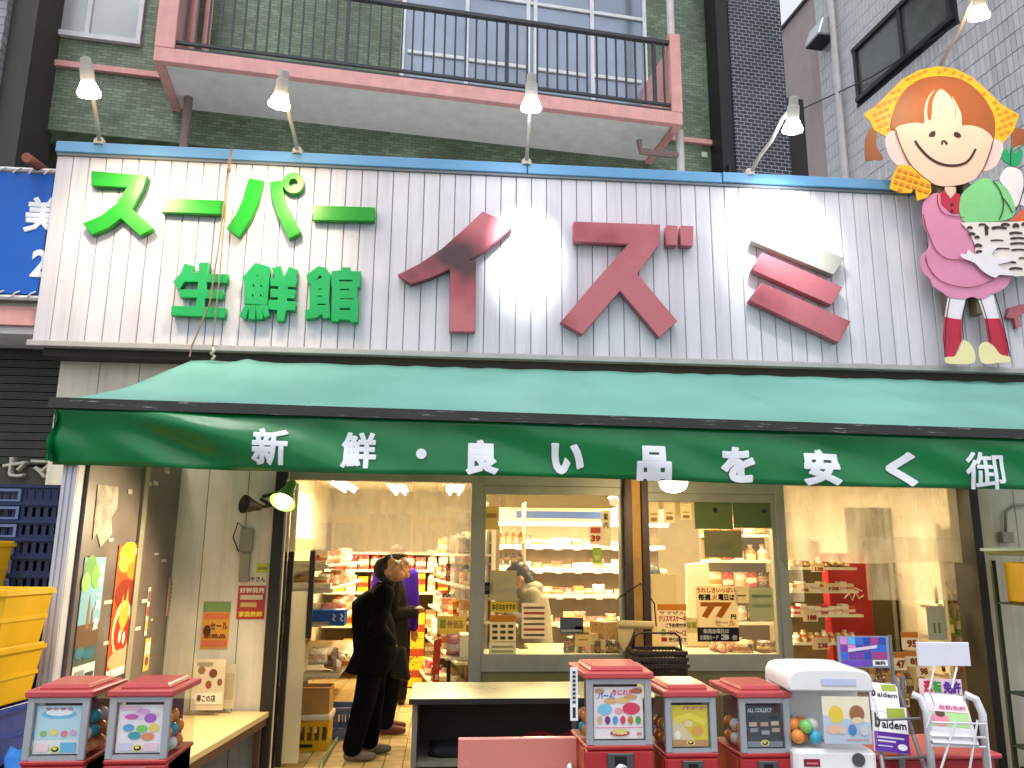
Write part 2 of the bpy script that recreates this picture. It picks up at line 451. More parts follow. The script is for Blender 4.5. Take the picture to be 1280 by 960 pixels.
# sliding glass door parked at the left of the opening
gd = empty('glass_door'); gd.parent = shop; gd['label'] = 'sliding glass door leaf parked open beside the dark jamb'
part('door_stile', M_alud, gd, -1.215, 6.56, .03, -1.17, 6.60, 2.14)
part('door_stile', M_alud, gd, -1.045, 6.56, .95, -1.005, 6.60, 1.62)
part('pane', clear('frosted_door', (.95, .95, .9), haze=.55, hazec=(.85, .8, .65), refl=.04), gd, -1.17, 6.575, .05, -1.045, 6.585, 1.30)

# ------------------------------------------------------------------ left return: post and scratched side panels
M_post = mat('painted_steel_post', '#b9bcc6', .45, var=.08, streak=.2)
post = thing('awning_post', 'pale grey ribbed steel post under the left end of the awning', 'post')
part('post_core', M_post, post, -2.145, 4.70, 0, -2.06, 4.79, 2.36, bevel=.004)
for k in range(3): part('rib', M_post, post, -2.140+k*.03, 4.692, 0, -2.122+k*.03, 4.70, 2.36)
M_scr = mat('scratched_dark_panel', '#6a605c', .45, var=.3, scale=4, dirt=.5, bump=.1)  # base lightened to hold the reflection on the glass
M_strip = mat('glue_residue', '#c9c0b4', .7, var=.25, scale=25)
sp = thing('display_screen', 'scratched dark display panel with posters between post and cream wall', 'panel')
SX = -2.04
part('panel_sheet', M_scr, sp, SX-.03, 4.80, 0, SX, 5.62, 2.36)
part('panel_stile', M_alu, sp, SX-.03, 5.62, 0, SX+.02, 5.70, 2.36)
part('panel_sheet', M_scr, sp, SX-.03, 5.70, 0, SX, 6.41, 2.36)
rnd = random.Random(3)
for k in range(16):
    y0 = rnd.uniform(4.85, 6.2); z0 = rnd.uniform(1.0, 2.2)
    part('tape_scrap', M_strip, sp, SX, y0, z0, SX+.002+.0004*k, y0+rnd.uniform(.03, .12), z0+rnd.uniform(.012, .03))
q = mat('peeled_paper', '#b9aea2', .8, var=.4, scale=12)
o = flat('paper_scrap', [[(4.92, 1.98), (5.22, 1.99), (5.24, 1.86), (5.16, 1.80), (5.20, 1.70), (5.05, 1.62), (4.98, 1.70), (4.93, 1.66)]], .003, q, sp, (SX+.004, 0, 0), ax=(0, 1, 0))

# ================================================================== BUILDINGS BEHIND
FR = Frame(atY(854, 156, 9.6), 7.0)
def rframe(name, label): return thing(name, label, 'building', tuple(FR.o), FR.a)
apt = rframe('apartment_building', 'green tiled apartment block with a pink edged balcony above the shop')
M_green = brickmat('green_facing_tile', '#748470', '#586850', '#424a40', .12, .045, .006, .35)
M_pink = mat('pink_render', '#dba39f', .7, var=.12, streak=.18)
M_soff = mat('balcony_soffit', '#e4e4e2', .8, var=.08, dirt=.15)
M_rail = mat('dark_rail', '#3c3f45', .5, metal=.3)
M_wf = mat('white_window_frame', '#d8dbe0', .4)
M_dkglass = mat('sky_toned_glass', '#8c97a8', .14, metal=.45, var=.3, scale=.8, spec=.7)  # pale base carries part of the sky reflection
M_pipe = mat('brown_downpipe', '#8b7573', .5, streak=.2)
WV = 1.15
uL = FR.hit_v(15, 160, WV).x; uR = FR.hit_v(905, 150, WV).x
part('wall', M_green, apt, uL, WV, FR.hit_v(100, 166, WV).z, uR, WV+.4, 15.0)
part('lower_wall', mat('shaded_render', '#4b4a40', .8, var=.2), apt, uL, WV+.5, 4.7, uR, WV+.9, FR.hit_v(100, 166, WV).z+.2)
part('lower_tile_wall', M_green, apt, FR.hit_v(228, 175, WV).x, WV-.006, 4.7, uR, WV+.45, 6.6)
# balcony
bal = empty('balcony'); bal.parent = apt
bL = FR.hit_v(191, 77, 0); zb = FR.hit_v(854, 156, 0).z; zt = FR.hit_v(841, 139, 0).z
u0, u1 = bL.x, 0.0
part('slab_edge', M_pink, bal, u0, 0, zb, u1, .10, zt, bevel=.006)
part('slab_side', M_pink, bal, u1-.10, .10, zb, u1, WV, zt)
part('slab_side', M_pink, bal, u0, .10, zb, u0+.10, WV, zt)
part('soffit', M_soff, bal, u0+.10, .10, zb+.05, u1-.10, WV, zt-.02)
part('sill_plate', M_rail, bal, u0+.20, .01, zt+.002, u1-.16, .09, zt+.03)
zr = FR.hit_v(837, 52, .05).z
part('end_post', M_pink, bal, u1-.15, -.004, zt, u1+.004, .18, zr+.10, bevel=.006)
part('end_wall', M_pink, bal, u1-.12, .18, zt, u1, WV, zr-.05)
part('end_post', M_pink, bal, u0-.004, -.004, zt, u0+.22, .20, zr+1.6, bevel=.006)
part('end_wall', M_pink, bal, u0, .20, zt, u0+.12, WV, zr+1.6)
part('top_rail', M_rail, bal, u0+.22, .02, zr-.055, u1-.15, .09, zr, bevel=.004)
part('mid_rail', M_rail, bal, u0+.22, .035, zt+.10, u1-.15, .075, zt+.135)
nb = 46; bm_ = MB().box(-.011, .04, zt+.135, .011, .062, zr-.055).mesh('baluster'); bm_.materials.append(M_rail)
bp_ = MB().box(-.024, .036, zt+.135, .024, .075, zr-.055).mesh('baluster'); bp_.materials.append(M_rail)
for k in range(nb):
    o = bpy.data.objects.new('baluster', bp_ if k % 15 == 14 else bm_); col.objects.link(o); o.parent = bal
    o.location = (u0+.30 + (u1-u0-.53)*k/(nb-1), 0, 0)
# balcony window: two pairs of sliding sashes
def bwin(parent, px0, px1, pymid, z0, z1, transom, xs, v=WV):
    w = empty('window'); w.parent = parent
    a = FR.hit_v(px0, pymid, v).x; b = FR.hit_v(px1, pymid, v).x
    part('pane', M_dkglass, w, a, v-.02, z0, b, v-.015, z1)
    t = .035
    part('frame_head', M_wf, w, a-t, v-.06, z1-t, b+t, v-.001, z1+t)
    part('frame_sill', M_wf, w, a-t, v-.07, z0-t, b+t, v-.002, z0+t)
    for x in xs:
        u = a+(b-a)*x
        part('stile', M_wf, w, u-t*.8, v-.055, z0+t, u+t*.8, v-.003, z1-t)
    for z, xa, xb in transom:
        part('transom', M_wf, w, a+(b-a)*xa, v-.05, z-t*.7, a+(b-a)*xb, v-.004, z+t*.7)
    return w
zmid = FR.hit_v(655, 85, WV).z; zwt = FR.hit_v(770, 22, WV).z
w = bwin(apt, 503, 805, 60, zt+.02, zwt+.75, [(zmid, .02, .24), (zmid-.01, .26, .49), (zmid-.012, .53, .75), (zmid, .77, .98), (zwt, .0, 1.0)], (0, .25, .5, .53, .77, 1))
M_curt = mat('grey_curtain', '#98a0aa', .8, var=.08)
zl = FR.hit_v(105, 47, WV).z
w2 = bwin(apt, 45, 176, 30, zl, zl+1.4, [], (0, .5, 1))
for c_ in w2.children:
    if c_.name.startswith('pane'): c_.data.materials[0] = mat('sky_pale_glass', '#b4b9ba', .2, metal=.2, var=.25, scale=1.0, spec=.7)  # bright sky reflection is put into this paler pane colour
part('band', M_pink, apt, FR.hit_v(20, 75, WV).x, WV-.06, FR.hit_v(105, 84, WV).z-.05, u0, WV-.002, FR.hit_v(105, 84, WV).z+.03)
part('band', M_pink, apt, .02, WV-.06, FR.hit_v(880, 178, WV).z-.05, uR, WV-.002, FR.hit_v(880, 178, WV).z+.02)
# pipes
p = FR.hit_v(238, 112, .9); z2 = zb+.05
MB().tube([(p.x, .85, 4.6), (p.x, .85, z2)], .055, 10).build('downpipe', M_pipe, apt, smooth='auto')
MB().lathe([(.062, 0), (.062, .06)], 10, (p.x, .85, 5.45)).build('pipe_collar', M_pipe, apt)
M_wpipe = mat('white_downpipe', '#c9c6c6', .45, streak=.15)
pr = FR.hit_v(848, 190, .5)
MB().tube([(u1+.02+.06, .30, 4.6), (u1+.08, .30, zt-.1)], .055, 10).build('downpipe', M_wpipe, apt, smooth='auto')
MB().tube([(u1+.01, .30, zr+.1), (u1+.01, .30, 14)], .055, 10).build('downpipe', M_wpipe, apt, smooth='auto')
zz = FR.hit_v(825, 192, .3).z
MB().tube([(u1-.52, .30, zz+.16), (u1-.50, .30, zz), (u1+.08, .30, zz)], .045, 8).build('branch_pipe', M_pipe, apt, smooth='auto')
ip = FR.hit_v(228, 20, .7)
for du in (0, .18):
    MB().tube([(u0+.22+du, .8, zt), (u0+.22+du, .8, zt+2.5)], .05, 8).build('vent_pipe', M_pink, apt, smooth='auto')
part('wall_label', mat('tag_white', '#cfd2d0', .6), apt, FR.hit_v(877, 196, WV).x, WV-.008, FR.hit_v(877, 196, WV).z, FR.hit_v(884, 196, WV).x, WV-.007, FR.hit_v(877, 190, WV).z)

# dark tiled tower to the right of the block
tow = rframe('dark_tower', 'narrow tower faced with glossy black tiles beside the green block')
M_blk = brickmat('black_facing_tile', '#2b2c33', '#3a3d49', '#8d8f97', .115, .06, .012, .25, var=.25)
M_blks = mat('black_side', '#17181b', .5, var=.2)
ta = FR.hit_v(918, 150, .75).x; tb = FR.hit_v(985, 150, .75).x
part('front_wall', M_blk, tow, ta, .75, 4.6, tb, 1.6, 16)
part('edge_strip', M_blks, tow, ta-.20, .78, 4.6, ta-.002, 1.5, 16)
part('side_duct', mat('duct_dark', '#2c2a29', .6), tow, tb+.003, 1.0, 4.6, FR.hit_v(1008, 180, 1.0).x, 1.5, FR.hit_v(1000, 124, 1.0).z)
MB().tube([(ta-.12, .74, 4.6), (ta-.12, .74, 7.2)], .03, 8).build('conduit', M_blks, tow, smooth='auto')

# right-hand building: long side wall coming towards the viewer
UR = FR.hit_v(1010, 200, 2.6).x
rb = rframe('tiled_building', 'pale grey tiled house wall with slanting window behind the girl sign')
M_pw = mat('pinkish_render', '#b3a4a4', .75, var=.06, streak=.15)
M_jnt = mat('tile_joint', '#2f3036', .9)
zroof = FR.hit_u(998, 14, UR).z
vC = FR.hit_u(1030, 150, UR).y
vN = FR.hit_u(1330, 150, UR).y
part('render_wall', M_pw, rb, UR, vC, 3.0, UR+.3, vC+9, zroof)
part('roof_edge', mat('roof_edge_dark', '#4a4648', .6), rb, UR-.05, vC, zroof, UR+.3, vC+9, zroof+.05)
part('tiled_wall', M_jnt, rb, UR, vN, 3.0, UR+.3, vC-.002, zroof+6)
TH, TW = .245, .082
v_ = vC-.006; k = 0
tl = [mat('wall_tile_%d' % i, c, .3, var=.08, spec=.5) for i, c in enumerate(('#c3c4c8', '#b8b9be', '#cbccd0'))]
tme = [MB().box(-.012, -TW+.007, .004, 0, 0, TH-.008).mesh('tile') for _ in tl]
for i, me in enumerate(tme): me.materials.append(tl[i])
cells = []
while v_-TW > vN:
    z = 4.0
    while z < 13.5:
        cells.append((v_, z)); z += TH
    v_ -= TW
wv0 = FR.hit_u(1073, 90, UR).y; wv1 = FR.hit_u(1191, 20, UR).y
wz0 = FR.hit_u(1073, 126, UR).z; wz1 = FR.hit_u(1073, 62, UR).z
def tile_px(v, z):      # how near the camera a tile is: nearest ones become single pieces
    P = FR.o + FR.e1*UR + FR.e2*v; return (P-CAM).length
vis = []; masst = MB()
for (v, z) in cells:
    if wv1-.04 < v < wv0+.04+TW and wz0-TH*.6 < z < wz1: continue
    P = FR.o + FR.e1*UR + FR.e2*v + Vector((0, 0, z)); d = P-CAM
    px = 640+FPX*d.dot(_r)/d.dot(_f); py = 480-FPX*d.dot(_u)/d.dot(_f)
    inview = -10 < px < 1285 and -15 < py < 245
    vis.append((0 if inview else 1, d.length, v, z))
vis.sort()
for i, (iv, d, v, z) in enumerate(vis):
    if i < 300 and iv == 0:
        o = bpy.data.objects.new('tile', tme[random.choice((0, 0, 1, 2))]); col.objects.link(o); o.parent = rb
        o.location = (UR-.001, v, z)
    else:
        masst.box(UR-.013, v-TW+.007, z+.004, UR-.001, v, z+TH-.004)
tag(masst.build('tile_field', tl[0], rb), kind='stuff')
wn = empty('window'); wn.parent = rb
part('pane', mat('wired_glass', '#545a56', .25, var=.3, scale=3, spec=.6), wn, UR-.02, wv1, wz0, UR-.01, wv0, wz1)
Mdf = mat('dark_window_frame', '#26282b', .5)
part('frame_sill', Mdf, wn, UR-.07, wv1-.05, wz0-.05, UR-.002, wv0+.05, wz0+.02)
part('frame_head', Mdf, wn, UR-.07, wv1-.05, wz1-.02, UR-.002, wv0+.05, wz1+.05)
for v in (wv1, (wv0*.47+wv1*.53), wv0): part('stile', Mdf, wn, UR-.06, v-.035, wz0+.02, UR-.003, v+.035, wz1-.02)
pv = FR.hit_u(1052, 100, UR).y
MB().tube([(UR-.08, pv, 4.0), (UR-.08, pv, 12)], .055, 8).build('downpipe', M_wpipe, rb, smooth='auto')
hv = FR.hit_u(1035, 40, UR); 
MB().hexa([(UR-.34, hv.y-.22, hv.z-.22), (UR, hv.y-.22, hv.z-.22), (UR, hv.y+.22, hv.z-.22), (UR-.34, hv.y+.22, hv.z-.22),
           (UR-.22, hv.y-.2, hv.z+.12), (UR, hv.y-.2, hv.z+.2), (UR, hv.y+.2, hv.z+.2), (UR-.22, hv.y+.2, hv.z+.12)]).build('vent_hood', mat('hood_metal', '#b9bbbd', .35, metal=.5), rb, bevel=.02)
part('hood_mouth', Mdf, rb, UR-.32, hv.y-.2, hv.z-.24, UR-.02, hv.y+.2, hv.z-.221)
cw = MB()
pA = FR.hit_v(985, 150, .9); a = FR.hit_u(1005, 135, UR-.1); b = FR.hit_u(1200, 28, UR-.1)
cab = tag(MB().tube([a + Vector((-.2, .3, -.25)), a, (a+b)/2-Vector((0, 0, .10)), b], .012, 6).build('overhead_cable', Mdf), 'thin black cable slung across the pale tiled wall', 'cable')
cab.location = FR.o; cab.rotation_euler = (0, 0, FR.a)

# ================================================================== LEFT NEIGHBOUR
nb_ = thing('neighbour_shop', 'dark neighbouring shopfront with pink ledge left of the supermarket', 'building')
M_dk = mat('neighbour_dark', '#34352c', .6, var=.3, streak=.2)
part('wall', M_dk, nb_, -7.0, 6.9, 0, -3.12, 7.2, 4.85)
for k in range(14): part('shutter_slat', M_dk, nb_, -7.0, 6.85, 2.28+k*.068, -3.14, 6.897, 2.34+k*.068)
zc = atY(20, 400, 6.5).z
part('ledge', M_pink, nb_, -7.0, 6.35, zc-.08, -3.22, 6.9, zc+.07)
part('ledge_soffit', M_soff, nb_, -7.0, 6.40, zc-.14, -3.24, 6.9, zc-.082)
part('ledge_rail', M_alu, nb_, -7.0, 6.36, zc+.072, -3.23, 6.42, zc+.15)
part('sign_board', mat('brown_signboard', '#3f3a31', .5, var=.2), nb_, -7.0, 6.78, 1.95, -3.14, 6.84, 2.26)
t = stand_up(fit_text(text_mesh('セマ', 1, .03), -.0, 0, .40, .17), 0); o = obj('lettering', t, mat('dull_white_letter', '#b9b6a8', .6), nb_)
pz = atY(3, 598, 6.77); o.location = (pz.x, 6.775, pz.z)
far = thing('corner_building', 'grey brick building edge at the upper left corner', 'building')
Mg = brickmat('grey_facing_tile', '#8d8f92', '#75787c', '#4a4a4a', .24, .11, .012, .6)
a = FR.hit_v(14, 60, .7)
P = FR.o+FR.e1*a.x+FR.e2*.7
part('wall', Mg, far, P.x-2.0, P.y-.2, 4.9, P.x, P.y+.5, 14)
part('edge_pier', mat('dark_pier', '#3b3a38', .7, streak=.2), far, P.x+.003, P.y-.1, 4.9, P.x+.30, P.y+.6, 14)
ban = thing('blue_banner', 'blue vinyl banner with white characters laced to pipes at far left', 'banner')
bz1, bz0 = atY(30, 212, 6.3).z, atY(30, 372, 6.3).z
Mbl = mat('banner_blue', '#0f5fc4', .45, var=.08, scale=3, trans=.15)
part('sheet', Mbl, ban, -6.5, 6.30, bz0+.03, -3.23, 6.306, bz1-.03)
for z in (bz0, bz1): MB().tube([(-6.5, 6.31, z), (-3.19, 6.31, z)], .022, 8).build('pipe', M_wpipe, ban, smooth='auto')
for ch, px0, py0, px1, py1 in (('美', 27, 247, 78, 290), ('2', 36, 312, 63, 346)):
    A = atY(px0, py1, 6.29); B = atY(px1, py0, 6.29)
    t = stand_up(fit_text(text_mesh(ch, 1, .035), A.x, A.z, B.x, B.z), 6.296); 
    for v in t.vertices: v.co.y = 6.296 + (v.co.y-6.296)*.1
    obj('lettering', t, mat('banner_white', '#e4ebf5', .5), ban)
lz = [(x, z) for z in (bz0+.02, bz1-.02) for x in [-3.3-.12*i for i in range(10)]]
rope = MB()
for x, z in lz: MB().tube([(x, 6.285, z-.02), (x+.03, 6.28, z+.01), (x+.06, 6.29, z+.03)], .006, 5).build('lacing', mat('lacing_cord', '#d8d8d8', .8), ban)
pp = atY(45, 208, 6.25)
MB().tube([(pp.x-.03, 6.9, pp.z+.1), (pp.x, 6.1, pp.z)], .04, 10).build('pipe_stub', mat('rusty_pipe', '#7e4a40', .7, var=.3), ban, smooth='auto')
# ================================================================== SHOP SIGN
M_white = [mat('sign_panel_%d' % i, c, .42, var=.07, scale=2, streak=.26) for i, c in enumerate(('#cbc9d1', '#c7c5cd', '#cfcdd5'))]
M_cap = mat('blue_cap', '#5f93bd', .45, var=.12, scale=1.5, dirt=.15)
M_trim = mat('sign_trim', '#a9a7a6', .5, dirt=.25)
sign = thing('shop_sign', 'long white ribbed fascia sign with green and red Japanese lettering', 'sign', (0, FASC_Y, 0))
SZ0, SZ1, PW = 3.17, 4.72, .1279
bk = MB().box(-3.16, .02, SZ0, 5.28, .14, SZ1).build('backing', mat('panel_joint', '#4c4a4c', .8), sign)
pms = []
for i in range(3):
    w = PW/2
    b = MB(); e = .006; g_ = .0022
    prof = [(-w+g_, .018), (-w+g_, e), (-w+g_+.005, 0), (w-g_-.005, 0), (w-g_, e), (w-g_, .018)]
    vs = [(x, y, SZ0+.004) for x, y in prof] + [(x, y, SZ1-.004) for x, y in prof]; n_ = 6
    b.add(vs, [tuple(range(n_)), tuple(range(2*n_-1, n_-1, -1))] + [(j, j+n_, (j+1) % n_+n_, (j+1) % n_) for j in range(n_)])
    me = b.mesh('panel'); me.materials.append(M_white[i]); pms.append(me)
for k in range(66):
    o = bpy.data.objects.new('panel', pms[random.randrange(3)]); col.objects.link(o); o.parent = bk
    o.location = (-3.048-PW/2+PW*k, random.uniform(0, .0012), 0)
box_part('cap', M_cap, sign, -3.18, -.035, SZ1+.004, .62, .30, SZ1+.098, bevel=.006)
box_part('cap', M_cap, sign, .624, -.035, SZ1+.003, 2.30, .30, SZ1+.097, bevel=.006)
box_part('cap', M_cap, sign, 2.305, -.045, SZ1+.006, 5.29, .30, SZ1+.100, bevel=.006)
box_part('under_cap', mat('cap_lip', '#71777c', .5), sign, -3.17, -.02, SZ1-.018, 5.285, .018, SZ1+.003)
box_part('bottom_trim', M_trim, sign, -3.20, -.03, SZ0-.05, 5.29, .10, SZ0-.004, bevel=.005)
box_part('end_return', M_white[0], sign, -3.165, .02, SZ0, -3.161, .45, SZ1)
def px2(pts, org, sc, Y=FASC_Y-.04):
    out = []
    for x, y in pts:
        P = atY(org[0]+x/sc, org[1]+y/sc, Y); out.append((P.x, P.z))
    return out
A_, B_, C_, D_, E_, K_ = ((40, 170), 3.427), ((440, 200), 3.557), ((860, 210), 3.693), ((0, 180), 2.667), ((440, 200), 2.667), ((200, 320), 4.74)
M_lg = mat('letter_green', '#078e12', .3, var=.10, scale=5, spec=.5)
M_lg2 = mat('letter_jade', '#0c9a52', .35, var=.08, scale=5)
M_lgs = mat('letter_side', '#123a1d', .5)
def redmat(name, fade):
    M = bpy.data.materials.new(name); M.use_nodes = True; n = M.node_tree; L = n.links.new; b = n.nodes['Principled BSDF']
    geo = N(n, 'ShaderNodeNewGeometry'); nz = N(n, 'ShaderNodeTexNoise'); nz.inputs['Scale'].default_value = 1.35; nz.inputs['Detail'].default_value = 3; nz.inputs['Roughness'].default_value = .4; L(geo.outputs['Position'], nz.inputs['Vector'])
    cr = N(n, 'ShaderNodeValToRGB'); e = cr.color_ramp.elements
    e[0].position = .34; e[0].color = (*lin('#4a2a34'), 1); e[1].position = .52; e[1].color = (*lin('#c06a74'), 1)
    x = cr.color_ramp.elements.new(.43); x.color = (*lin('#a64c59'), 1)
    L(nz.outputs['Fac'], cr.inputs[0])
    n2 = N(n, 'ShaderNodeTexNoise'); n2.inputs['Scale'].default_value = 60; L(geo.outputs['Position'], n2.inputs['Vector'])
    mx = N(n, 'ShaderNodeMix', data_type='RGBA', blend_type='MULTIPLY'); mx.inputs['Factor'].default_value = .35; L(cr.outputs[0], mx.inputs['A']); L(n2.outputs['Color'], mx.inputs['B'])
    L(mx.outputs['Result'], b.inputs['Base Color']); b.inputs['Roughness'].default_value = .55
    _mats[name] = M; return M
M_red = redmat('letter_faded_red', 0)
M_fade = mat('letter_bleached', '#a8a59b', .6, var=.12, scale=5, dirt=.15)
def letter(name, polys, tr, M, label=None, d=.055):
    L_ = empty(name); L_.parent = sign
    if label: L_['label'] = label
    for i, ol in enumerate(polys):
        rims = [px2(p, *tr) for p in ol]
        o = flat('stroke', rims, d, M, L_, (0, -.012-d/2, 0), bevel=.003)
    return L_
def ring(cx, cy, r, n=20): return [(cx+r*math.cos(2*math.pi*i/n), cy+r*math.sin(2*math.pi*i/n)) for i in range(n)]
def rect(x0, y0, x1, y1): return [(x0, y0), (x1, y0), (x1, y1), (x0, y1)]
letter('letter_su', [[[(262, 158), (497, 177), (478, 235), (432, 318), (523, 402), (468, 432), (387, 357), (330, 400), (262, 428), (226, 380), (300, 350), (370, 295), (415, 224), (262, 218)]]], A_, M_lg)
letter('letter_bar', [[[(557, 273), (826, 284), (822, 340), (558, 330)]]], A_, M_lg)
letter('letter_pa', [[[(833, 120), (880, 128), (862, 200), (838, 255), (800, 315), (760, 285), (790, 240), (815, 185)]],
                     [[(903, 132), (947, 126), (945, 160), (955, 200), (1005, 298), (965, 320), (928, 240), (910, 185)]],
                     [ring(980, 135, 34), ring(980, 135, 15)[::-1]]], D_, M_lg)
letter('letter_bar', [[[(1045, 210), (1250, 217), (1248, 260), (1045, 257)]]], D_, M_lg)
letter('letter_sei', [[[(152, 52), (202, 66), (190, 104), (236, 106), (240, 47), (293, 47), (286, 115), (406, 116), (403, 165), (282, 160), (277, 208), (380, 212), (376, 258), (270, 255), (264, 308), (394, 316), (390, 370), (74, 355), (78, 304), (218, 306), (226, 252), (126, 250), (122, 206), (230, 208), (234, 158), (150, 158), (120, 208), (86, 160), (130, 110)]]], K_, M_lg2)
letter('letter_sen', [[[(570, 48), (612, 60), (655, 74), (652, 130), (640, 296), (506, 290), (508, 170), (495, 135)], [(558, 130), (592, 112), (585, 130)], rect(552, 175, 565, 192), rect(597, 177, 610, 194), rect(547, 232, 560, 249), rect(594, 233, 607, 250)],
                      [[(510, 298), (532, 298), (512, 378), (478, 358)]], [[(535, 300), (568, 300), (568, 378), (530, 378)]], [[(575, 300), (605, 300), (615, 375), (578, 378)]], [[(610, 300), (640, 300), (652, 360), (622, 370)]],
                      [[(668, 80), (718, 66), (732, 125), (742, 130), (768, 70), (817, 90), (800, 140), (812, 140), (808, 190), (760, 188), (758, 207), (803, 208), (800, 257), (755, 255), (753, 275), (806, 277), (803, 327), (750, 325), (738, 390), (697, 388), (700, 325), (648, 320), (650, 268), (702, 270), (704, 250), (660, 250), (662, 203), (706, 204), (706, 185), (660, 183), (660, 138), (690, 137)]]], K_, M_lg2)
letter('letter_kan', [[[(940, 68), (985, 78), (1014, 120), (1008, 160), (1003, 270), (1012, 370), (970, 375), (960, 345), (930, 370), (868, 378), (864, 328), (890, 322), (895, 170), (880, 160), (872, 120)], [(918, 155), (950, 118), (968, 134)], rect(937, 198, 966, 208), rect(935, 240, 964, 250), rect(935, 288, 985, 300)],
                      [[(1080, 92), (1083, 76), (1128, 76), (1128, 98), (1190, 100), (1186, 190), (1172, 190), (1168, 258), (1178, 262), (1172, 397), (1132, 397), (1130, 385), (1062, 380), (1060, 393), (1018, 390), (1024, 190), (1018, 185), (1020, 98)], rect(1062, 147, 1145, 160), rect(1068, 200, 1125, 212), rect(1070, 256, 1150, 266), rect(1065, 313, 1130, 328)]], K_, M_lg2)
letter('letter_i', [[[(580, 240), (712, 298), (655, 355), (590, 405), (512, 455), (550, 455), (545, 768), (434, 768), (437, 490), (350, 530), (262, 558), (208, 518), (300, 472), (400, 405), (490, 325)]]], B_, M_red, d=.07)
letter('letter_zu', [[[(738, 213), (1022, 223), (1020, 285), (945, 385), (1078, 542), (1020, 595), (890, 440), (765, 585), (695, 545), (800, 420), (920, 285), (738, 277)]], [[(1045, 225), (1080, 227), (1078, 290), (1043, 288)]], [[(1092, 226), (1132, 228), (1130, 292), (1092, 290)]]], E_, M_red, d=.07)
letter('letter_mi', [[[(335, 402), (700, 558), (650, 638), (290, 478)]], [[(332, 540), (738, 715), (682, 810), (278, 618)]]], C_, M_red, d=.07)
letter('letter_mi_top_bar', [[[(333, 268), (708, 425), (660, 500), (288, 345)]]], C_, M_fade, 'bleached white top bar of the last red character', d=.07)
letter('letter_small', [[[(1262, 385), (1279, 380), (1281, 390), (1272, 396), (1276, 408), (1270, 410), (1268, 398), (1258, 397)]]], ((0, 0), 1), M_red, d=.03)

# ================================================================== CUT-OUT GIRL SIGN
girl = thing('girl_cutout_sign', 'painted plywood cut-out of a girl in yellow kerchief holding a vegetable basket', 'cutout sign', (0, FASC_Y-.14, 0))
G1, G2 = ((1040, 60), 4.8), ((1100, 220), 3.84)
def gp(name, pts, tr, M, lay, holes=(), d=.010):
    rims = [px2(pts, tr[0], tr[1], FASC_Y-.14)] + [px2(h, tr[0], tr[1], FASC_Y-.14) for h in holes]
    return flat(name, rims, d, M, girl, (0, -.0045*lay, 0))
def smoothpoly(pts, n=6, closed=True):
    """Catmull-Rom through the points"""
    out = []; N_ = len(pts)
    for i in range(N_ if closed else N_-1):
        p0, p1, p2, p3 = [Vector((*pts[(i+j) % N_], 0)) if closed else Vector((*pts[max(0, min(N_-1, i+j))], 0)) for j in (-1, 0, 1, 2)]
        for s in range(n):
            t = s/n
            q = .5*((2*p1) + (-p0+p2)*t + (2*p0-5*p1+4*p2-p3)*t*t + (-p0+3*p1-3*p2+p3)*t**3)
            out.append((q.x, q.y))
    return out
def linework(name, pts, tr, w, lay, M, n=5):
    """a painted line of width w px"""
    s = smoothpoly(pts, n, False)+[pts[-1]]
    up = []; dn = []
    for i, p in enumerate(s):
        a = Vector(s[max(0, i-1)]); b = Vector(s[min(len(s)-1, i+1)]); t = (b-a).normalized(); nn = Vector((-t.y, t.x))*w/2
        up.append((p[0]+nn.x, p[1]+nn.y)); dn.append((p[0]-nn.x, p[1]-nn.y))
    return gp(name, up+dn[::-1], tr, M, lay, d=.003)
PY, PO = mat('paint_yellow', '#e8b010', .4, var=.06), mat('paint_orange', '#d97f18', .45, var=.08)
PB, PS = mat('paint_brown_hair', '#94501f', .4, var=.06), mat('paint_skin', '#e2bca6', .4, var=.04)
PE, PK = mat('paint_ear', '#ecc2bc', .4, var=.04), mat('paint_black_line', '#241a1a', .5)
PP, PD = mat('paint_pink_dress', '#d487a8', .4, var=.07), mat('paint_crimson', '#b81f3c', .4, var=.08)
PG, PL = mat('paint_cabbage', '#7cc983', .4, var=.08), mat('paint_leaf', '#12955c', .4, var=.1)
PW_, PC = mat('paint_white_sock', '#e3dde6', .4, var=.04), mat('paint_shoe_cream', '#e6d9a5', .4, var=.05)
PBK, PT, PTO = mat('paint_basket', '#e4d9d4', .45, var=.06), mat('paint_turnip', '#e6dde0', .4, var=.05), mat('paint_tomato', '#d2603a', .4, var=.1)
PDR = mat('paint_dark_red_line', '#7c2431', .5)
kerchief = [(185, 400), (260, 350), (340, 270), (420, 190), (520, 135), (640, 112), (740, 130), (840, 180), (930, 260), (1010, 340), (1118, 402), (1085, 500), (1020, 575), (955, 560), (640, 300), (330, 540), (250, 495), (225, 440)]
gp('kerchief', kerchief, G1, PY, 1)
rnd = random.Random(5)
import itertools
def inside(p, poly):
    x, y = p; c = False; n = len(poly)
    for i in range(n):
        x1, y1 = poly[i]; x2, y2 = poly[(i+1) % n]
        if (y1 > y) != (y2 > y) and x < (x2-x1)*(y-y1)/(y2-y1)+x1: c = not c
    return c
hair = smoothpoly([(355, 495), (365, 390), (420, 270), (520, 195), (640, 175), (770, 195), (880, 275), (950, 380), (970, 455), (958, 555), (880, 520), (640, 470), (480, 470)], 4)
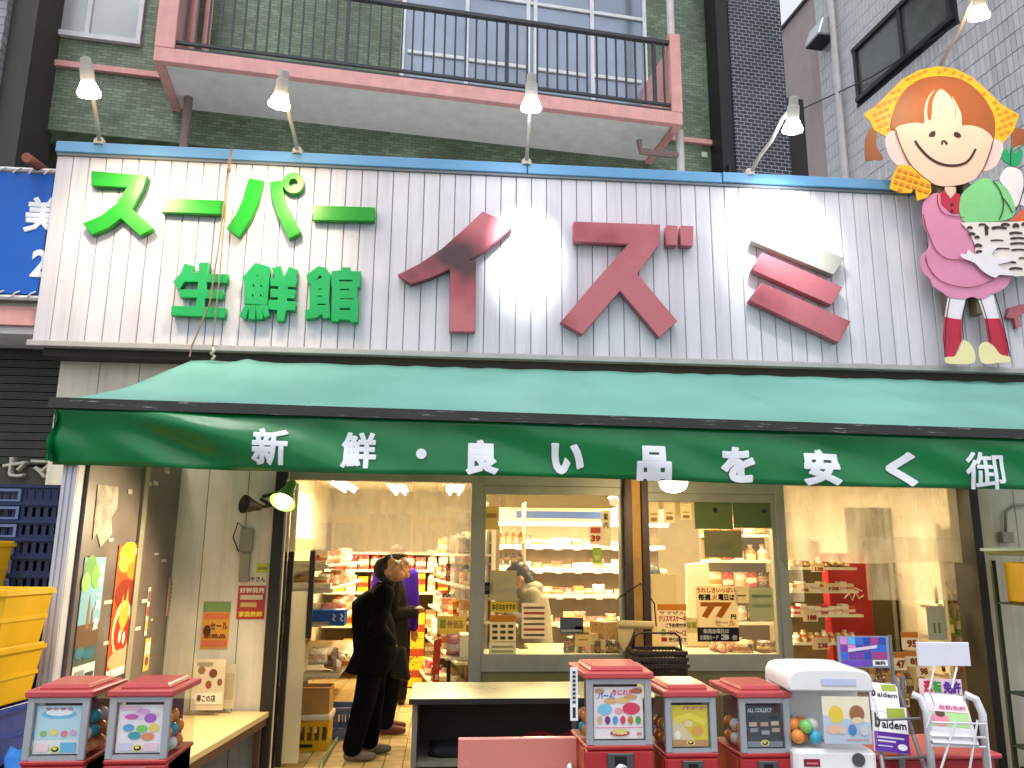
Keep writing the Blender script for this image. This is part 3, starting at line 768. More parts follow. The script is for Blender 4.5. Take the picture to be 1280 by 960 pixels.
def checks(name, poly, cell, size, ang, org, avoid=None, lay=2):
    i = 0
    for a in range(-30, 30):
        for b in range(-30, 30):
            x = org[0]+a*cell*math.cos(ang)-b*cell*math.sin(ang); y = org[1]+a*cell*math.sin(ang)+b*cell*math.cos(ang)
            c = [(x+u*math.cos(ang)-v*math.sin(ang), y+u*math.sin(ang)+v*math.cos(ang)) for u, v in ((-size, -size*.7), (size, -size*.7), (size, size*.7), (-size, size*.7))]
            if all(inside(p, poly) for p in c) and not (avoid and any(inside(p, avoid) for p in c)):
                gp(name, c, G1, PO, lay, d=.004)
checks('check', kerchief, 38, 13, -.42, (640, 150), hair)
gp('pigtail', smoothpoly([(235, 480), (265, 520), (265, 590), (305, 668), (250, 672), (203, 675), (197, 590), (205, 530)], 3), G1, PB, .5)
gp('pigtail', smoothpoly([(1078, 490), (1120, 485), (1160, 500), (1160, 570), (1120, 585), (1078, 595), (1075, 540)], 3), G1, PB, .5)
gp('ear', smoothpoly([(372, 500), (330, 520), (315, 560), (325, 620), (350, 670), (395, 710), (470, 722), (440, 640), (400, 560)], 3), G1, PE, 2)
gp('ear', smoothpoly([(955, 560), (1000, 560), (1020, 590), (1012, 640), (985, 700), (940, 735), (895, 738), (925, 660)], 3), G1, PE, 2)
gp('hair', hair, G1, PB, 3)
face = smoothpoly([(372, 492), (400, 575), (450, 690), (520, 765), (590, 815), (650, 835), (730, 832), (800, 815), (860, 780), (900, 720), (930, 640), (955, 560), (920, 510), (860, 480), (800, 470), (770, 470), (765, 400), (712, 298), (735, 380), (725, 455), (728, 370), (700, 300), (643, 255), (602, 310), (592, 380), (585, 440), (565, 430), (562, 370), (575, 310), (608, 260), (570, 300), (545, 380), (545, 458), (500, 456), (430, 465)], 3)
gp('face', face, G1, PS, 4)
gp('eye', smoothpoly([(570, 535), (580, 515), (603, 507), (610, 520), (606, 536), (590, 540)], 3), G1, PK, 6.2, d=.003)
gp('eye', smoothpoly([(720, 530), (725, 514), (748, 518), (762, 534), (758, 545), (735, 543)], 3), G1, PK, 6.2, d=.003)
linework('mouth', [(488, 565), (510, 600), (560, 655), (620, 695), (690, 713), (760, 708), (810, 680), (850, 615)], G1, 13, 6.2, PK)
linework('nose', [(652, 588), (648, 572), (660, 566), (670, 572), (674, 584), (682, 576)], G1, 8, 6.2, PK)
linework('outline', [(372, 500), (400, 590), (455, 700), (520, 770), (580, 812)], G1, 4, 6.2, PK)
linework('outline', [(955, 562), (930, 650), (900, 725), (860, 785)], G1, 4, 6.2, PK)
gp('neck', [(672, 835), (735, 838), (738, 880), (715, 908), (690, 900), (670, 870)], G1, PS, 2)
bow = [(395, 708), (355, 770), (335, 850), (400, 878), (465, 878), (485, 845), (500, 925), (560, 905), (585, 870), (580, 820), (530, 770), (470, 718)]
gp('kerchief_bow', bow, G1, PY, 5.2)
checks('check', bow, 38, 13, .3, (420, 790), lay=7)
# body
gp('dress', smoothpoly([(235, 95), (205, 130), (200, 190), (215, 255), (232, 300), (228, 350), (195, 385), (190, 420), (205, 470), (235, 495), (250, 530), (300, 565), (330, 585), (400, 592), (440, 582), (480, 595), (530, 570), (575, 552), (612, 520), (618, 485), (560, 470), (470, 420), (445, 340), (420, 240), (380, 180), (330, 170), (285, 90)], 3), G2, PP, 2)
gp('collar', [(285, 90), (305, 70), (330, 112), (350, 80), (380, 95), (375, 182), (340, 185), (290, 140)], G2, PD, 3)
gp('collar_neck', [(306, 55), (357, 58), (357, 82), (332, 112), (308, 80)], G2, PS, 3.4)
for c in ((338, 142), (338, 172)): gp('button', ring(c[0], c[1], 7, 10), G2, PK, 4.5, d=.004)
gp('cabbage', smoothpoly([(500, 15), (450, 35), (400, 75), (380, 110), (375, 180), (405, 228), (500, 225), (600, 215), (640, 180), (625, 110), (590, 55), (540, 30)], 3), G2, PG, 4)
gp('turnip', smoothpoly([(575, 0), (570, 25), (585, 50), (610, 90), (640, 150), (665, 130), (680, 60), (675, -10), (640, -35), (600, -35)], 3), G2, PT, 3)
gp('turnip_leaf', smoothpoly([(1060, 710), (1008, 660), (1030, 610), (1055, 640), (1065, 592), (1090, 640), (1120, 605), (1135, 650), (1110, 710)], 3), G1, PL, 3.5)
gp('tomato', [(612, 218), (650, 190), (700, 145), (740, 160), (740, 225), (700, 225)], G2, PTO, 3)
gp('garlic', smoothpoly([(650, 130), (690, 80), (740, 70), (760, 150), (700, 150)], 3), G2, PT, 2.6)
gp('basket', [(380, 230), (800, 222), (790, 470), (640, 488), (600, 470), (450, 385), (445, 330), (420, 270)], G2, PBK, 5)
rnd = random.Random(11)
for (x, y, w, h) in [(480, 240, 34, 12), (500, 275, 14, 40), (430, 285, 30, 18), (420, 255, 25, 16), (560, 255, 70, 16), (590, 240, 40, 18), (640, 245, 30, 24), (680, 238, 26, 18), (460, 340, 34, 20), (455, 300, 22, 16), (550, 315, 60, 8), (575, 355, 70, 8), (640, 280, 60, 14), (650, 305, 70, 12), (655, 330, 80, 12), (655, 360, 70, 10), (610, 420, 60, 12), (640, 450, 60, 14), (670, 400, 30, 8), (465, 370, 30, 18), (500, 255, 20, 22), (720, 300, 60, 12), (720, 340, 50, 12), (720, 420, 50, 14)]:
    gp('basket_weave', smoothpoly([(x-w/2, y-h*.2), (x, y-h/2), (x+w/2, y-h*.1), (x+w/2*.9, y+h*.4), (x, y+h*.2), (x-w/2*.9, y+h/2)], 3), G2, mat('paint_weave', '#3a2420', .5), 7.2, d=.003)
gp('hand', smoothpoly([(378, 380), (400, 385), (412, 362), (425, 375), (450, 385), (490, 365), (530, 338), (548, 350), (520, 385), (560, 408), (605, 405), (612, 418), (555, 432), (560, 445), (615, 470), (620, 485), (560, 482), (535, 495), (480, 465), (440, 425), (380, 400)], 3), G2, PW_, 8)
gp('leg', [(325, 580), (408, 590), (385, 690), (308, 680)], G2, PW_, 1)
gp('leg', [(470, 590), (540, 570), (570, 690), (500, 690)], G2, PW_, 1)
gp('sock', [(306, 678), (385, 694), (388, 790), (350, 870), (310, 870), (300, 780)], G2, PD, 2)
gp('sock', [(498, 686), (572, 686), (610, 800), (612, 870), (570, 860), (520, 800)], G2, PD, 2)
gp('shoe', smoothpoly([(395, 790), (435, 820), (452, 870), (440, 900), (380, 906), (312, 900), (310, 872), (352, 868), (372, 840)], 3), G2, PC, 3)
gp('shoe', smoothpoly([(500, 798), (472, 820), (470, 870), (490, 903), (560, 900), (612, 895), (612, 870), (570, 858), (540, 820)], 3), G2, PC, 3)
for pts in ([(268, 95), (275, 150), (310, 190), (400, 205)], [(232, 300), (260, 360), (310, 400), (380, 408)], [(212, 385), (225, 440), (280, 505), (370, 535), (450, 535), (540, 500)], [(200, 190), (215, 255), (232, 300)]):
    linework('outline', pts, G2, 3, 5, PDR)
for pts in ([(300, 870), (303, 760), (312, 660), (325, 590)], [(408, 592), (385, 690), (388, 790)], [(470, 592), (500, 690), (520, 800)], [(540, 572), (572, 686), (612, 870)], [(530, 30), (560, 70), (580, 130), (575, 180), (560, 215)], [(575, 110), (600, 140), (625, 185)], [(640, 170), (660, 130), (680, 60)]):
    linework('outline', pts, G2, 4, 7, PK)
linework('outline', [(1060, 705), (1062, 650), (1065, 610)], G1, 4, 5, PK)
box_part('back_batten', mat('batten_wood', '#7c6a50', .7), girl, 4.16, .006, 3.60, 4.22, .11, 5.0)
box_part('back_batten', _mats['batten_wood'], girl, 4.40, .006, 3.60, 4.46, .11, 5.0)
# ================================================================== AWNING
def awnmat(name, c, rough, trans, var, spec=.5, tcol=None):
    M = mat(name, c, rough, var=var, scale=1.2, trans=trans, spec=spec, bump=.05, bscale=25, tcol=tcol, dirt=.10)
    return M
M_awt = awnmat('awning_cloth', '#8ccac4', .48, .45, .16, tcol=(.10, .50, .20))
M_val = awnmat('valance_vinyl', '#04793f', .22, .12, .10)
awn = thing('awning', 'wide green cloth awning with white lettering on its front flap', 'awning')
AF = 4.60
def drop(x): return -.0105*(x+2.2)
def valY(x, z):
    a = .014 + .050*max(0, min(1, (-.5-x)/1.3))
    return AF + a*math.sin(2.6*x+9.0*z) + .55*a*math.sin(6.3*x+19*z+1.0) + .25*a*math.sin(13*x+24*z) + .003*math.sin(23*x+2*z)
nx, ny = 150, 16
vs = []; fs = []
seams = [-1.35, -.2, 1.0, 2.2, 3.35]
for j in range(ny+1):
    t = j/ny
    for i in range(nx+1):
        s = i/nx
        x = (-1.97-.22*t)*(1-s) + (5.15-.35*t)*s
        y = 6.17 + (AF+.02-6.17)*t
        z = 3.035 + (2.42+drop(x)-3.035)*t - .05*math.sin(math.pi*t)
        z += .010*math.sin(2.1*x+1.3*t)*math.sin(math.pi*t) + .008*math.sin(5*x-6*t)*math.sin(math.pi*t) + .004*math.sin(17*x+9*t+2*math.sin(3*x))*(1-t)**2
        for q in seams: z += .020*math.exp(-((x-q-.1*(t-.5))/.022)**2)*math.sin(math.pi*min(1, t*1.2+.05))
        z += .02*math.exp(-((x+1.55-.35*t)/.06)**2)*(1-t)
        vs.append((x, y, z))
for j in range(ny):
    for i in range(nx):
        a = j*(nx+1)+i; fs.append((a, a+1, a+nx+2, a+nx+1))
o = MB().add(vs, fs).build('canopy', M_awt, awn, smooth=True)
sm = o.modifiers.new('thick', 'SOLIDIFY'); sm.thickness = .004
vs = []; fs = []; nz = 10
for j in range(nz+1):
    t = j/nz
    for i in range(nx+1):
        x = -2.19 + (4.80+2.19)*i/nx
        zt_, zb_ = 2.385+drop(x), 2.062+drop(x)*1.0 + .006*math.sin(2.3*x)
        z = zt_+(zb_-zt_)*t
        vs.append((x, AF + (valY(x, z)-AF)*min(1, t*2.5+.15), z))
for j in range(nz):
    for i in range(nx):
        a = j*(nx+1)+i; fs.append((a, a+nx+1, a+nx+2, a+1))
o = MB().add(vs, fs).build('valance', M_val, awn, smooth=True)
sm = o.modifiers.new('thick', 'SOLIDIFY'); sm.thickness = .003
# side flap at the left end, crumpled
vs = []; fs = []
for j in range(9):
    for i in range(7):
        y = AF+.005 + .12*i/6; z = 2.385-.30*j/8
        vs.append((-2.19+.015*math.sin(9*i+j)+.012*math.sin(17*z), y, z))
for j in range(8):
    for i in range(6):
        a = j*7+i; fs.append((a, a+1, a+8, a+7))
o = MB().add(vs, fs).build('side_flap', M_val, awn, smooth=True)
# flaking black bar between canopy and flap
def flakemat():
    M = bpy.data.materials.new('flaking_black_bar'); M.use_nodes = True; n = M.node_tree; L = n.links.new; b = n.nodes['Principled BSDF']
    g_ = N(n, 'ShaderNodeNewGeometry'); mp = N(n, 'ShaderNodeMapping'); mp.inputs['Scale'].default_value = (3, 20, 60); L(g_.outputs['Position'], mp.inputs['Vector'])
    nz_ = N(n, 'ShaderNodeTexNoise'); nz_.inputs['Scale'].default_value = 1.5; nz_.inputs['Detail'].default_value = 8; nz_.inputs['Roughness'].default_value = .75; L(mp.outputs[0], nz_.inputs['Vector'])
    cr = N(n, 'ShaderNodeValToRGB'); e = cr.color_ramp.elements; e[0].position = .60; e[0].color = (.012, .014, .013, 1); e[1].position = .65; e[1].color = (.35, .36, .35, 1)
    L(nz_.outputs['Fac'], cr.inputs[0]); L(cr.outputs[0], b.inputs['Base Color']); b.inputs['Roughness'].default_value = .7
    return M
Mfl = flakemat()
for k in range(28):
    x0 = -2.21+k*.25; x1 = x0+.25; d0 = drop(x0+.12)
    MB().hexa([(x0, AF-.03, 2.375+drop(x0)), (x1, AF-.03, 2.375+drop(x1)), (x1, AF+.05, 2.375+drop(x1)), (x0, AF+.05, 2.375+drop(x0)),
               (x0, AF-.022, 2.435+drop(x0)), (x1, AF-.022, 2.435+drop(x1)), (x1, AF+.05, 2.435+drop(x1)), (x0, AF+.05, 2.435+drop(x0))]).build('front_bar', Mfl, awn)
M_awl = mat('awning_letter_white', '#dfe6ef', .4, var=.04)
def awn_letter(ch, cx, cy, w, h, bold=.045):
    a = atY(cx-w/2, cy+h/2, AF-.02); b = atY(cx+w/2, cy-h/2, AF-.02)
    me = fit_text(heavy(text_mesh(ch, 1, bold, .0016, res=3), .014 if ch in '新鮮御' else .024, 8, .00012), a.x, a.z, b.x, b.z)
    bm = bmesh.new(); bm.from_mesh(me)
    bmesh.ops.triangulate(bm, faces=bm.faces)
    for _ in range(2):
        ed = [e for e in bm.edges if e.calc_length() > .035]
        if ed: bmesh.ops.subdivide_edges(bm, edges=ed, cuts=1); bmesh.ops.triangulate(bm, faces=[f for f in bm.faces if len(f.verts) > 3])
    bm.to_mesh(me); bm.free()
    for v in me.vertices: v.co = Vector((v.co.x, valY(v.co.x, v.co.y) - .0065 - v.co.z, v.co.y))
    return obj('lettering', me, M_awl, awn)
for ch, cx, cy, w, h in (('新', 338, 559, 48, 45), ('鮮', 448, 563, 46, 45), ('良', 603, 571, 42, 44), ('い', 710, 573, 41, 38), ('品', 818, 579, 42, 43), ('を', 923, 581, 41, 44), ('安', 1028, 584, 44, 45), ('く', 1130, 586, 35, 43), ('御', 1234, 588, 43, 46)):
    awn_letter(ch, cx, cy, w, h, .0 if ch == '御' else .022 if ch in '新鮮' else .035)
a = atY(526.5, 567, AF-.02)
MB().lathe([(.030, -.002), (.030, .002)], 20, (a.x, valY(a.x, a.z)-.012, a.z), axis=(0, -1, 0)).build('lettering', M_awl, awn)
for x in (-1.2, .4, 1.9, 3.4): MB().tube([(x, 6.15, 2.55), (x, 4.68, 2.36+drop(x))], .014, 6).build('arm', M_alud, awn)
# dome lamp under the awning
dl = thing('awning_dome_lamp', 'small round lamp glowing under the awning above the second window', 'lamp')
P = atY(842, 611, 5.6)
MB().lathe([(.10, .06), (.10, .03), (.085, 0), (.05, -.02), (.01, -.028)], 16, tuple(P)).build('dome', emis('dome_glow', (1, .85, .6), 6), dl, smooth=True)
MB().lathe([(.115, .05), (.115, .09), (.10, .11)], 16, tuple(P)).build('rim', M_alu, dl)
ld = bpy.data.lights.new('lamp_light', 'POINT'); ld.energy = 16; ld.color = (1, .74, .42); ld.shadow_soft_size = .08
lo = bpy.data.objects.new('lamp_light', ld); col.objects.link(lo); lo.parent = dl; lo.location = P+Vector((0, 0, -.10))

# ================================================================== SIGN LAMPS
M_lampw = mat('lamp_housing', '#b4b0aa', .4, var=.08)
M_arm = mat('lamp_arm', '#b0a79b', .45, var=.1)
def sign_lamp(base, head, aim, label, energy, color, size, blend, bulb, Yh, small=0):
    T = thing('sign_lamp', label, 'lamp', group='lamps along the top of the shop sign')
    b0 = atY(base[0], base[1], FASC_Y-.02); b0.z = max(b0.z, SZ1+.10)
    h = atY(head[0], head[1], Yh)
    tgt = atY(aim[0], aim[1], FASC_Y); d = (tgt-h).normalized()
    hd = (Vector((d.x*.4, d.y*.35, d.z))).normalized()           # the housing hangs steeper than its beam
    mid = b0.lerp(h, .55)+Vector((0, 0, .05))
    top = h - hd*.16
    MB().lathe([(.045, -.02), (.045, .02), (.02, .05)], 10, tuple(b0)).build('foot', M_arm, T)
    MB().tube([b0, b0.lerp(mid, .5)+Vector((0, 0, .02)), mid, mid.lerp(top, .5)+Vector((0, 0, .01)), top+hd*.05], .016, 8).build('arm', M_arm, T, smooth=True)
    MB().lathe([(.028, -.175), (.036, -.17), (.037, -.11), (.046, -.105), (.048, -.02), (.045, 0)], 16, tuple(h), hd).build('housing', M_lampw, T, smooth='auto')
    MB().lathe([(.046, 0), (.066, .045), (.080, .075), (.074, .095), (.03, .108)], 18, tuple(h), hd).build('bulb', emis('bulb_%s' % bulb, color, 40), T, smooth=True)
    ld = bpy.data.lights.new('lamp_light', 'SPOT'); ld.energy = energy; ld.color = color; ld.spot_size = R(size); ld.spot_blend = blend; ld.shadow_soft_size = .10
    lo = bpy.data.objects.new('lamp_light', ld); col.objects.link(lo); lo.parent = T
    lo.location = h + hd*.22; lo.rotation_euler = (-(tgt-lo.location)).to_track_quat('Z', 'Y').to_euler()
    return T
WARM, COOL = (1.0, .74, .45), (.93, .97, 1.0)
sign_lamp((124, 182), (110, 103), (190, 330), 'sign lamp with warm bulb, leftmost on the sign', 55, WARM, 120, 1, 'warm', 5.40)
sign_lamp((372, 192), (351, 118), (300, 330), 'sign lamp with warm bulb above the green letters', 45, WARM, 120, 1, 'warm', 5.45)
sign_lamp((658, 206), (664, 122), (656, 312), 'sign lamp standing between the first two red characters', 420, COOL, 36, .9, 'cool', 5.45)
sign_lamp((937, 220), (991, 150), (968, 290), 'sign lamp on a leaning arm near the last red character', 100, COOL, 80, 1.0, 'cool', 5.50)
sign_lamp((1172, 90), (1224, 8), (1190, 190), 'sign lamp shining down on the girl cutout', 14, WARM, 100, .8, 'warm', 5.30)

# rope tied over the sign
M_rope = mat('hemp_rope', '#8e7a66', .9, bump=.6, bscale=300)
rp = thing('tie_rope', 'thin brown rope slung over the sign and knotted above the awning', 'rope')
def ropepts(pts, Y): return [atY(x, y, Y) for x, y in pts]
MB().tube(ropepts([(289, 186), (287, 200), (284, 216), (276, 290), (262, 380), (240, 432), (237, 446)], 6.09), .007, 6).build('strand', M_rope, rp)
MB().tube(ropepts([(290, 186), (286, 216), (281, 270), (274, 350), (266, 430), (265, 442)], 6.085), .006, 6).build('strand', M_rope, rp)
P = atY(266, 440, 6.08)
MB().tube([P+Vector((0, 0, .03)), P+Vector((.015, -.02, .0)), P+Vector((-.012, 0, -.01)), P+Vector((.012, .01, -.03)), P+Vector((0, 0, -.06))], .012, 6).build('knot', mat('pale_rope', '#c3b3a0', .9), rp, smooth=True)
P = atY(286, 212, 6.08)
MB().tube([P+Vector((0, 0, .02)), P+Vector((.01, 0, 0)), P+Vector((0, 0, -.02))], .012, 6).build('knot', M_rope, rp, smooth=True)

# clip-on lamps above the door
M_gl = mat('lamp_shade_green', '#4f8a34', .35, var=.1)  # one green over the whole lamp shade
cl = thing('clip_lamp', 'lit clip-on reflector lamp above the left side of the doorway', 'lamp')
h = atY(366, 603, 6.0); t_ = atY(350, 634, 5.85); d = (t_-h).normalized()
MB().lathe([(.028, 0), (.034, .02), (.040, .07), (.075, .17), (.098, .20), (.094, .20), (.04, .09)], 18, tuple(h), d).build('shade', M_gl, cl, smooth='auto')
MB().ball(tuple(h+d*.185), .062, n=12, m=8).build('bulb', emis('clip_bulb', (1, .78, .42), 12), cl, smooth=True)
MB().tube([h+d*.04, h+Vector((-.06, .18, -.04)), Vector((-1.40, 6.38, 2.02))], .014, 8).build('arm', M_alud, cl)
ld = bpy.data.lights.new('lamp_light', 'SPOT'); ld.energy = 115; ld.color = (1, .76, .44); ld.spot_size = R(160); ld.spot_blend = .7; ld.shadow_soft_size = .05
lo = bpy.data.objects.new('lamp_light', ld); col.objects.link(lo); lo.parent = cl; lo.location = h+d*.26; lo.rotation_euler = (-d).to_track_quat('Z', 'Y').to_euler()
c2 = thing('clip_lamp', 'unlit dark clip-on lamp beside the lit one over the cream wall', 'lamp')
h = atY(325, 634, 6.2); d = (atY(305, 630, 6.1)-h).normalized()
MB().lathe([(.025, 0), (.034, .04), (.065, .12), (.07, .14), (.03, .08)], 16, tuple(h), d).build('shade', mat('rusty_shade', '#4a3c30', .5, var=.3), c2, smooth='auto')
MB().tube([h, h+Vector((.06, .1, .02)), Vector((-1.42, 6.40, 2.0))], .013, 8).build('arm', M_alud, c2)
jb = thing('junction_box', 'grey wall junction box with looped cord left of the doorway', 'box')
P = atY(309, 680, WALL_Y)
box_part('case', mat('grey_plastic', '#8a8778', .5), jb, P.x-.045, WALL_Y-.05, P.z-.06, P.x+.045, WALL_Y-.002, P.z+.12, bevel=.006)
box_part('cover', _mats['grey_plastic'], jb, P.x-.035, WALL_Y-.045, P.z-.28, P.x+.035, WALL_Y-.003, P.z-.07, bevel=.004)
MB().tube([(P.x, WALL_Y-.04, P.z+.1), (P.x-.07, WALL_Y-.05, P.z+.16), (P.x-.10, WALL_Y-.04, P.z+.05), (P.x-.05, WALL_Y-.04, P.z-.06)], .006, 6).build('cord', M_alud, jb)
# ================================================================== CEILING LIGHTS INSIDE THE SHOP
def ceil_light(x, y, e, i, along='Y'):
    T = thing('ceiling_light', 'fluorescent ceiling fixture ' + ('high over the left wall shelving', 'above the aisle end', 'above the masked clerk', 'above the second window', 'in front of the chiller', 'just inside the right doorway', 'over the packed aisle shelving')[i], 'ceiling light', (x, y, 2.40), 0 if along == 'Y' else math.pi/2, group='fluorescent fixtures on the shop ceiling')
    box_part('housing', M_wf, T, -.11, -.62, -.05, .11, .62, .0, bevel=.004)
    for s in (-.055, .055): MB().tube([(s, -.59, -.072), (s, .59, -.072)], .016, 8).build('tube', emis('fluor_tube', (1, .88, .66), 14), T)
    ld = bpy.data.lights.new('lamp_light', 'AREA'); ld.shape = 'RECTANGLE'; ld.size = .2; ld.size_y = 1.2; ld.energy = e; ld.color = (1, .78, .44)
    lo = bpy.data.objects.new('lamp_light', ld); col.objects.link(lo); lo.parent = T; lo.location = (0, 0, -.10)
for i, (x, y) in enumerate(((-1.15, 9.3), (-.55, 9.6), (.95, 8.2), (2.2, 7.5), (2.2, 9.8), (3.0, 7.9), (.12, 9.5))):
    ceil_light(x, y, 36, i)
# ================================================================== PRINTED THINGS
def cmat(h, rough=.5): return mat(('thin_' if rough == .6 else 'ink_')+h.lstrip('#'), h, rough, var=.05, scale=20, trans=.45 if rough == .6 else 0.0)
def poster(name, label, cat, o, ax, az, w, h, base, items, group=None, parent=None, thick=.002, rough=.5):
    """a sheet with its print; items in 0..1 sheet coordinates"""
    T = empty(name)
    if parent is None: tag(T, label, cat, group)
    else:
        T.parent = parent
    ax = Vector(ax).normalized(); az = Vector(az).normalized(); nrm = -(ax.cross(az)); nrm = ax.cross(az)
    O = Vector(o)
    def P(u, v, l): return O + ax*(u*w) + az*(v*h) + nrm*l
    MB().hexa([P(0, 0, 0), P(1, 0, 0), P(1, 0, -thick), P(0, 0, -thick), P(0, 1, 0), P(1, 1, 0), P(1, 1, -thick), P(0, 1, -thick)]).build('sheet', cmat(base, rough), T)
    for k, it in enumerate(items):
        l = .0008 + (.0005 if len(items) < 8 else .0035/len(items))*k
        if it[0] == 'r':
            _, x0, y0, x1, y1, c = it
            MB().quad(P(x0, y0, l), P(x1, y0, l), P(x1, y1, l), P(x0, y1, l)).build('print_block', cmat(c, rough), T)
        elif it[0] == 'e':
            _, cx, cy, rx, ry, c = it; n = 16
            MB().add([P(cx+rx*math.cos(2*math.pi*i/n), cy+ry*math.sin(2*math.pi*i/n), l) for i in range(n)], [tuple(range(n))]).build('print_spot', cmat(c, rough), T)
        elif it[0] == 'p':
            _, pts, c = it
            MB().add([P(x, y, l) for x, y in pts], [tuple(range(len(pts)))]).build('print_shape', cmat(c, rough), T)
        elif it[0] == 't':
            _, s, x0, y0, x1, y1, c = it[:7]; bold = it[7] if len(it) > 7 else .03
            me = fit_text(text_mesh(s, 1, bold, .0006, res=2), x0, y0, x1, y1)
            for v in me.vertices: v.co = P(v.co.x, v.co.y, l+.0004+v.co.z)
            obj('lettering', me, cmat(c, rough), T)
    return T
def wallrect(px0, py0, px1, py1, Y):
    a = atY(px0, py1, Y); b = atY(px1, py0, Y); return a, b.x-a.x, b.z-a.z
def wposter(name, label, cat, px0, py0, px1, py1, Y, base, items, **k):
    a, w, h = wallrect(px0, py0, px1, py1, Y)
    return poster(name, label, cat, a, (1, 0, 0), (0, 0, 1), w, h, base, items, **k)
# cream wall
wposter('notice', 'red and white handwritten notice on cream wall beside the doorway', 'poster', 295, 716, 334, 774, WALL_Y-.004, '#b43a34',
        [('r', .0, .72, 1, 1, '#d8cdb4'), ('t', '家庭教師', .08, .05, .92, .17, '#e8d440'), ('t', 'お茶やさん', .06, .80, .95, .92, '#2a2320'), ('r', .1, .42, .9, .52, '#d8cdb4'), ('r', .12, .26, .7, .36, '#cfb06a'), ('t', '好評発売', .06, .56, .95, .68, '#efe6d0')])
wposter('notice', 'orange and green notice pinned lower on cream wall', 'poster', 250, 752, 289, 811, WALL_Y-.004, '#d59a3c',
        [('r', .0, .78, 1, 1, '#7a9a5c'), ('r', .08, .62, .95, .75, '#d9714a'), ('t', 'セール', .3, .40, .95, .56, '#5a2a1a'), ('e', .2, .38, .14, .12, '#4a2a1e'), ('r', .05, .05, .95, .18, '#cf6c4a'), ('t', '新商品', .1, .22, .9, .32, '#7c2a20')])
wposter('paper_strip', 'small yellow green slip on cream wall under the clip lamp', 'paper', 320, 704, 338, 716, WALL_Y-.004, '#b7c04a', [('r', .1, .3, .8, .6, '#8a9a3a')])
nt_ = wposter('leaflet_board', 'crumpled white leaflet with food pictures leaning on the bench', 'leaflet', 238, 824, 283, 888, 6.22, '#cfc4ae',
        [('e', .25, .78, .12, .08, '#8a6a4a'), ('e', .62, .72, .13, .09, '#6a3a2c'), ('e', .5, .5, .1, .08, '#9a4a3a'), ('r', .1, .12, .95, .34, '#e6dfd0'), ('t', '得この店', .15, .16, .75, .3, '#39332c'), ('e', .85, .55, .08, .07, '#7c5a3c'), ('r', .1, .88, .6, .94, '#9a8a70')])
nt_.rotation_euler = (0, 0, 0)
wposter('leaflet_board', 'second pale leaflet half hidden behind the crumpled one', 'leaflet', 262, 830, 296, 886, 6.30, '#c2b79e', [('r', .5, .2, .95, .8, '#b0a284')])
# side panel (faces right, plane x = SX): sheet runs away from the viewer
def sposter(name, label, cat, px0, py0, px1, py1, base, items, off=.006):
    a = atX(px0, py1, SX+off); b = atX(px1, py0, SX+off)
    zt_ = atX(px0, py0, SX+off).z
    return poster(name, label, cat, (SX+off, a.y, a.z), (0, 1, 0), (0, 0, 1), b.y-a.y, zt_-a.z, base, items)
sposter('travel_poster', 'travel poster with castle, lake and green leaves on side panel', 'poster', 88, 697, 133, 858, '#7fb0c8',
        [('r', 0, .0, 1, .14, '#e9e6e0'), ('r', 0, .14, 1, .30, '#4a5a58'), ('r', 0, .28, 1, .46, '#6a4f3c'), ('p', [(.35, .42), (.38, .62), (.42, .70), (.46, .62), (.5, .42)], '#8a6a4e'), ('p', [(.55, .4), (.57, .55), (.6, .6), (.64, .55), (.66, .4)], '#7c5c44'),
         ('e', .3, .9, .28, .12, '#5f9a4a'), ('e', .6, .84, .22, .1, '#74ad55'), ('e', .15, .8, .2, .08, '#8cc06c'), ('t', '地', .68, .86, .92, .94, '#f4f4f4'), ('t', '球', .68, .76, .92, .84, '#f4f4f4'), ('t', '一', .68, .68, .92, .70, '#f4f4f4'), ('t', '周', .68, .56, .92, .64, '#f4f4f4'), ('t', '旅', .68, .40, .92, .5, '#f4f4f4'), ('r', .08, .02, .5, .10, '#8a8f94'), ('r', .55, .03, .95, .07, '#3a4450'), ('e', .2, .24, .2, .05, '#3f7a86'), ('e', .6, .22, .3, .04, '#2f6a80')])
sposter('food_poster', 'tall orange food poster with carved pumpkin picture on side panel', 'poster', 131, 681, 176, 850, '#b9491c',
        [('e', .5, .93, .45, .10, '#e0a526'), ('e', .35, .86, .3, .07, '#eec040'), ('e', .7, .80, .25, .07, '#d77a1c'), ('e', .5, .62, .46, .12, '#7c2412'), ('e', .5, .35, .44, .22, '#e9b58c'), ('e', .5, .33, .34, .16, '#a8281c'), ('p', [(.3, .42), (.4, .62), (.5, .5), (.6, .66), (.72, .42), (.5, .32)], '#ee9a3a'), ('e', .42, .3, .06, .05, '#ecd8c4'), ('e', .6, .28, .06, .05, '#ecd8c4'), ('e', .5, .12, .5, .08, '#d8a07a'), ('r', 0, 0, 1, .06, '#e8e2d8'), ('r', .72, .93, .94, .98, '#e6d8b8')])
sposter('flyer', 'narrow white flyer beside the aluminium strip on side panel', 'flyer', 180, 735, 189, 795, '#d8cfc0', [('r', .1, .7, .9, .92, '#7c5a48'), ('r', .1, .4, .9, .6, '#a8443a'), ('r', .1, .1, .9, .3, '#c8b048')])
sposter('flyer', 'small yellow flyer low on the aluminium strip of side panel', 'flyer', 178, 800, 189, 840, '#cdbb62', [('r', .1, .5, .9, .9, '#e6e0d0'), ('e', .5, .3, .3, .14, '#8a4a3a')])
sposter('notice_sheet', 'upper half of the curling brown notice on the dark side panel', 'notice', 207, 722, 237, 770, '#a98f78', [('r', .1, .12+.11*i, .9, .17+.11*i, '#7c6a5c') for i in range(7)])
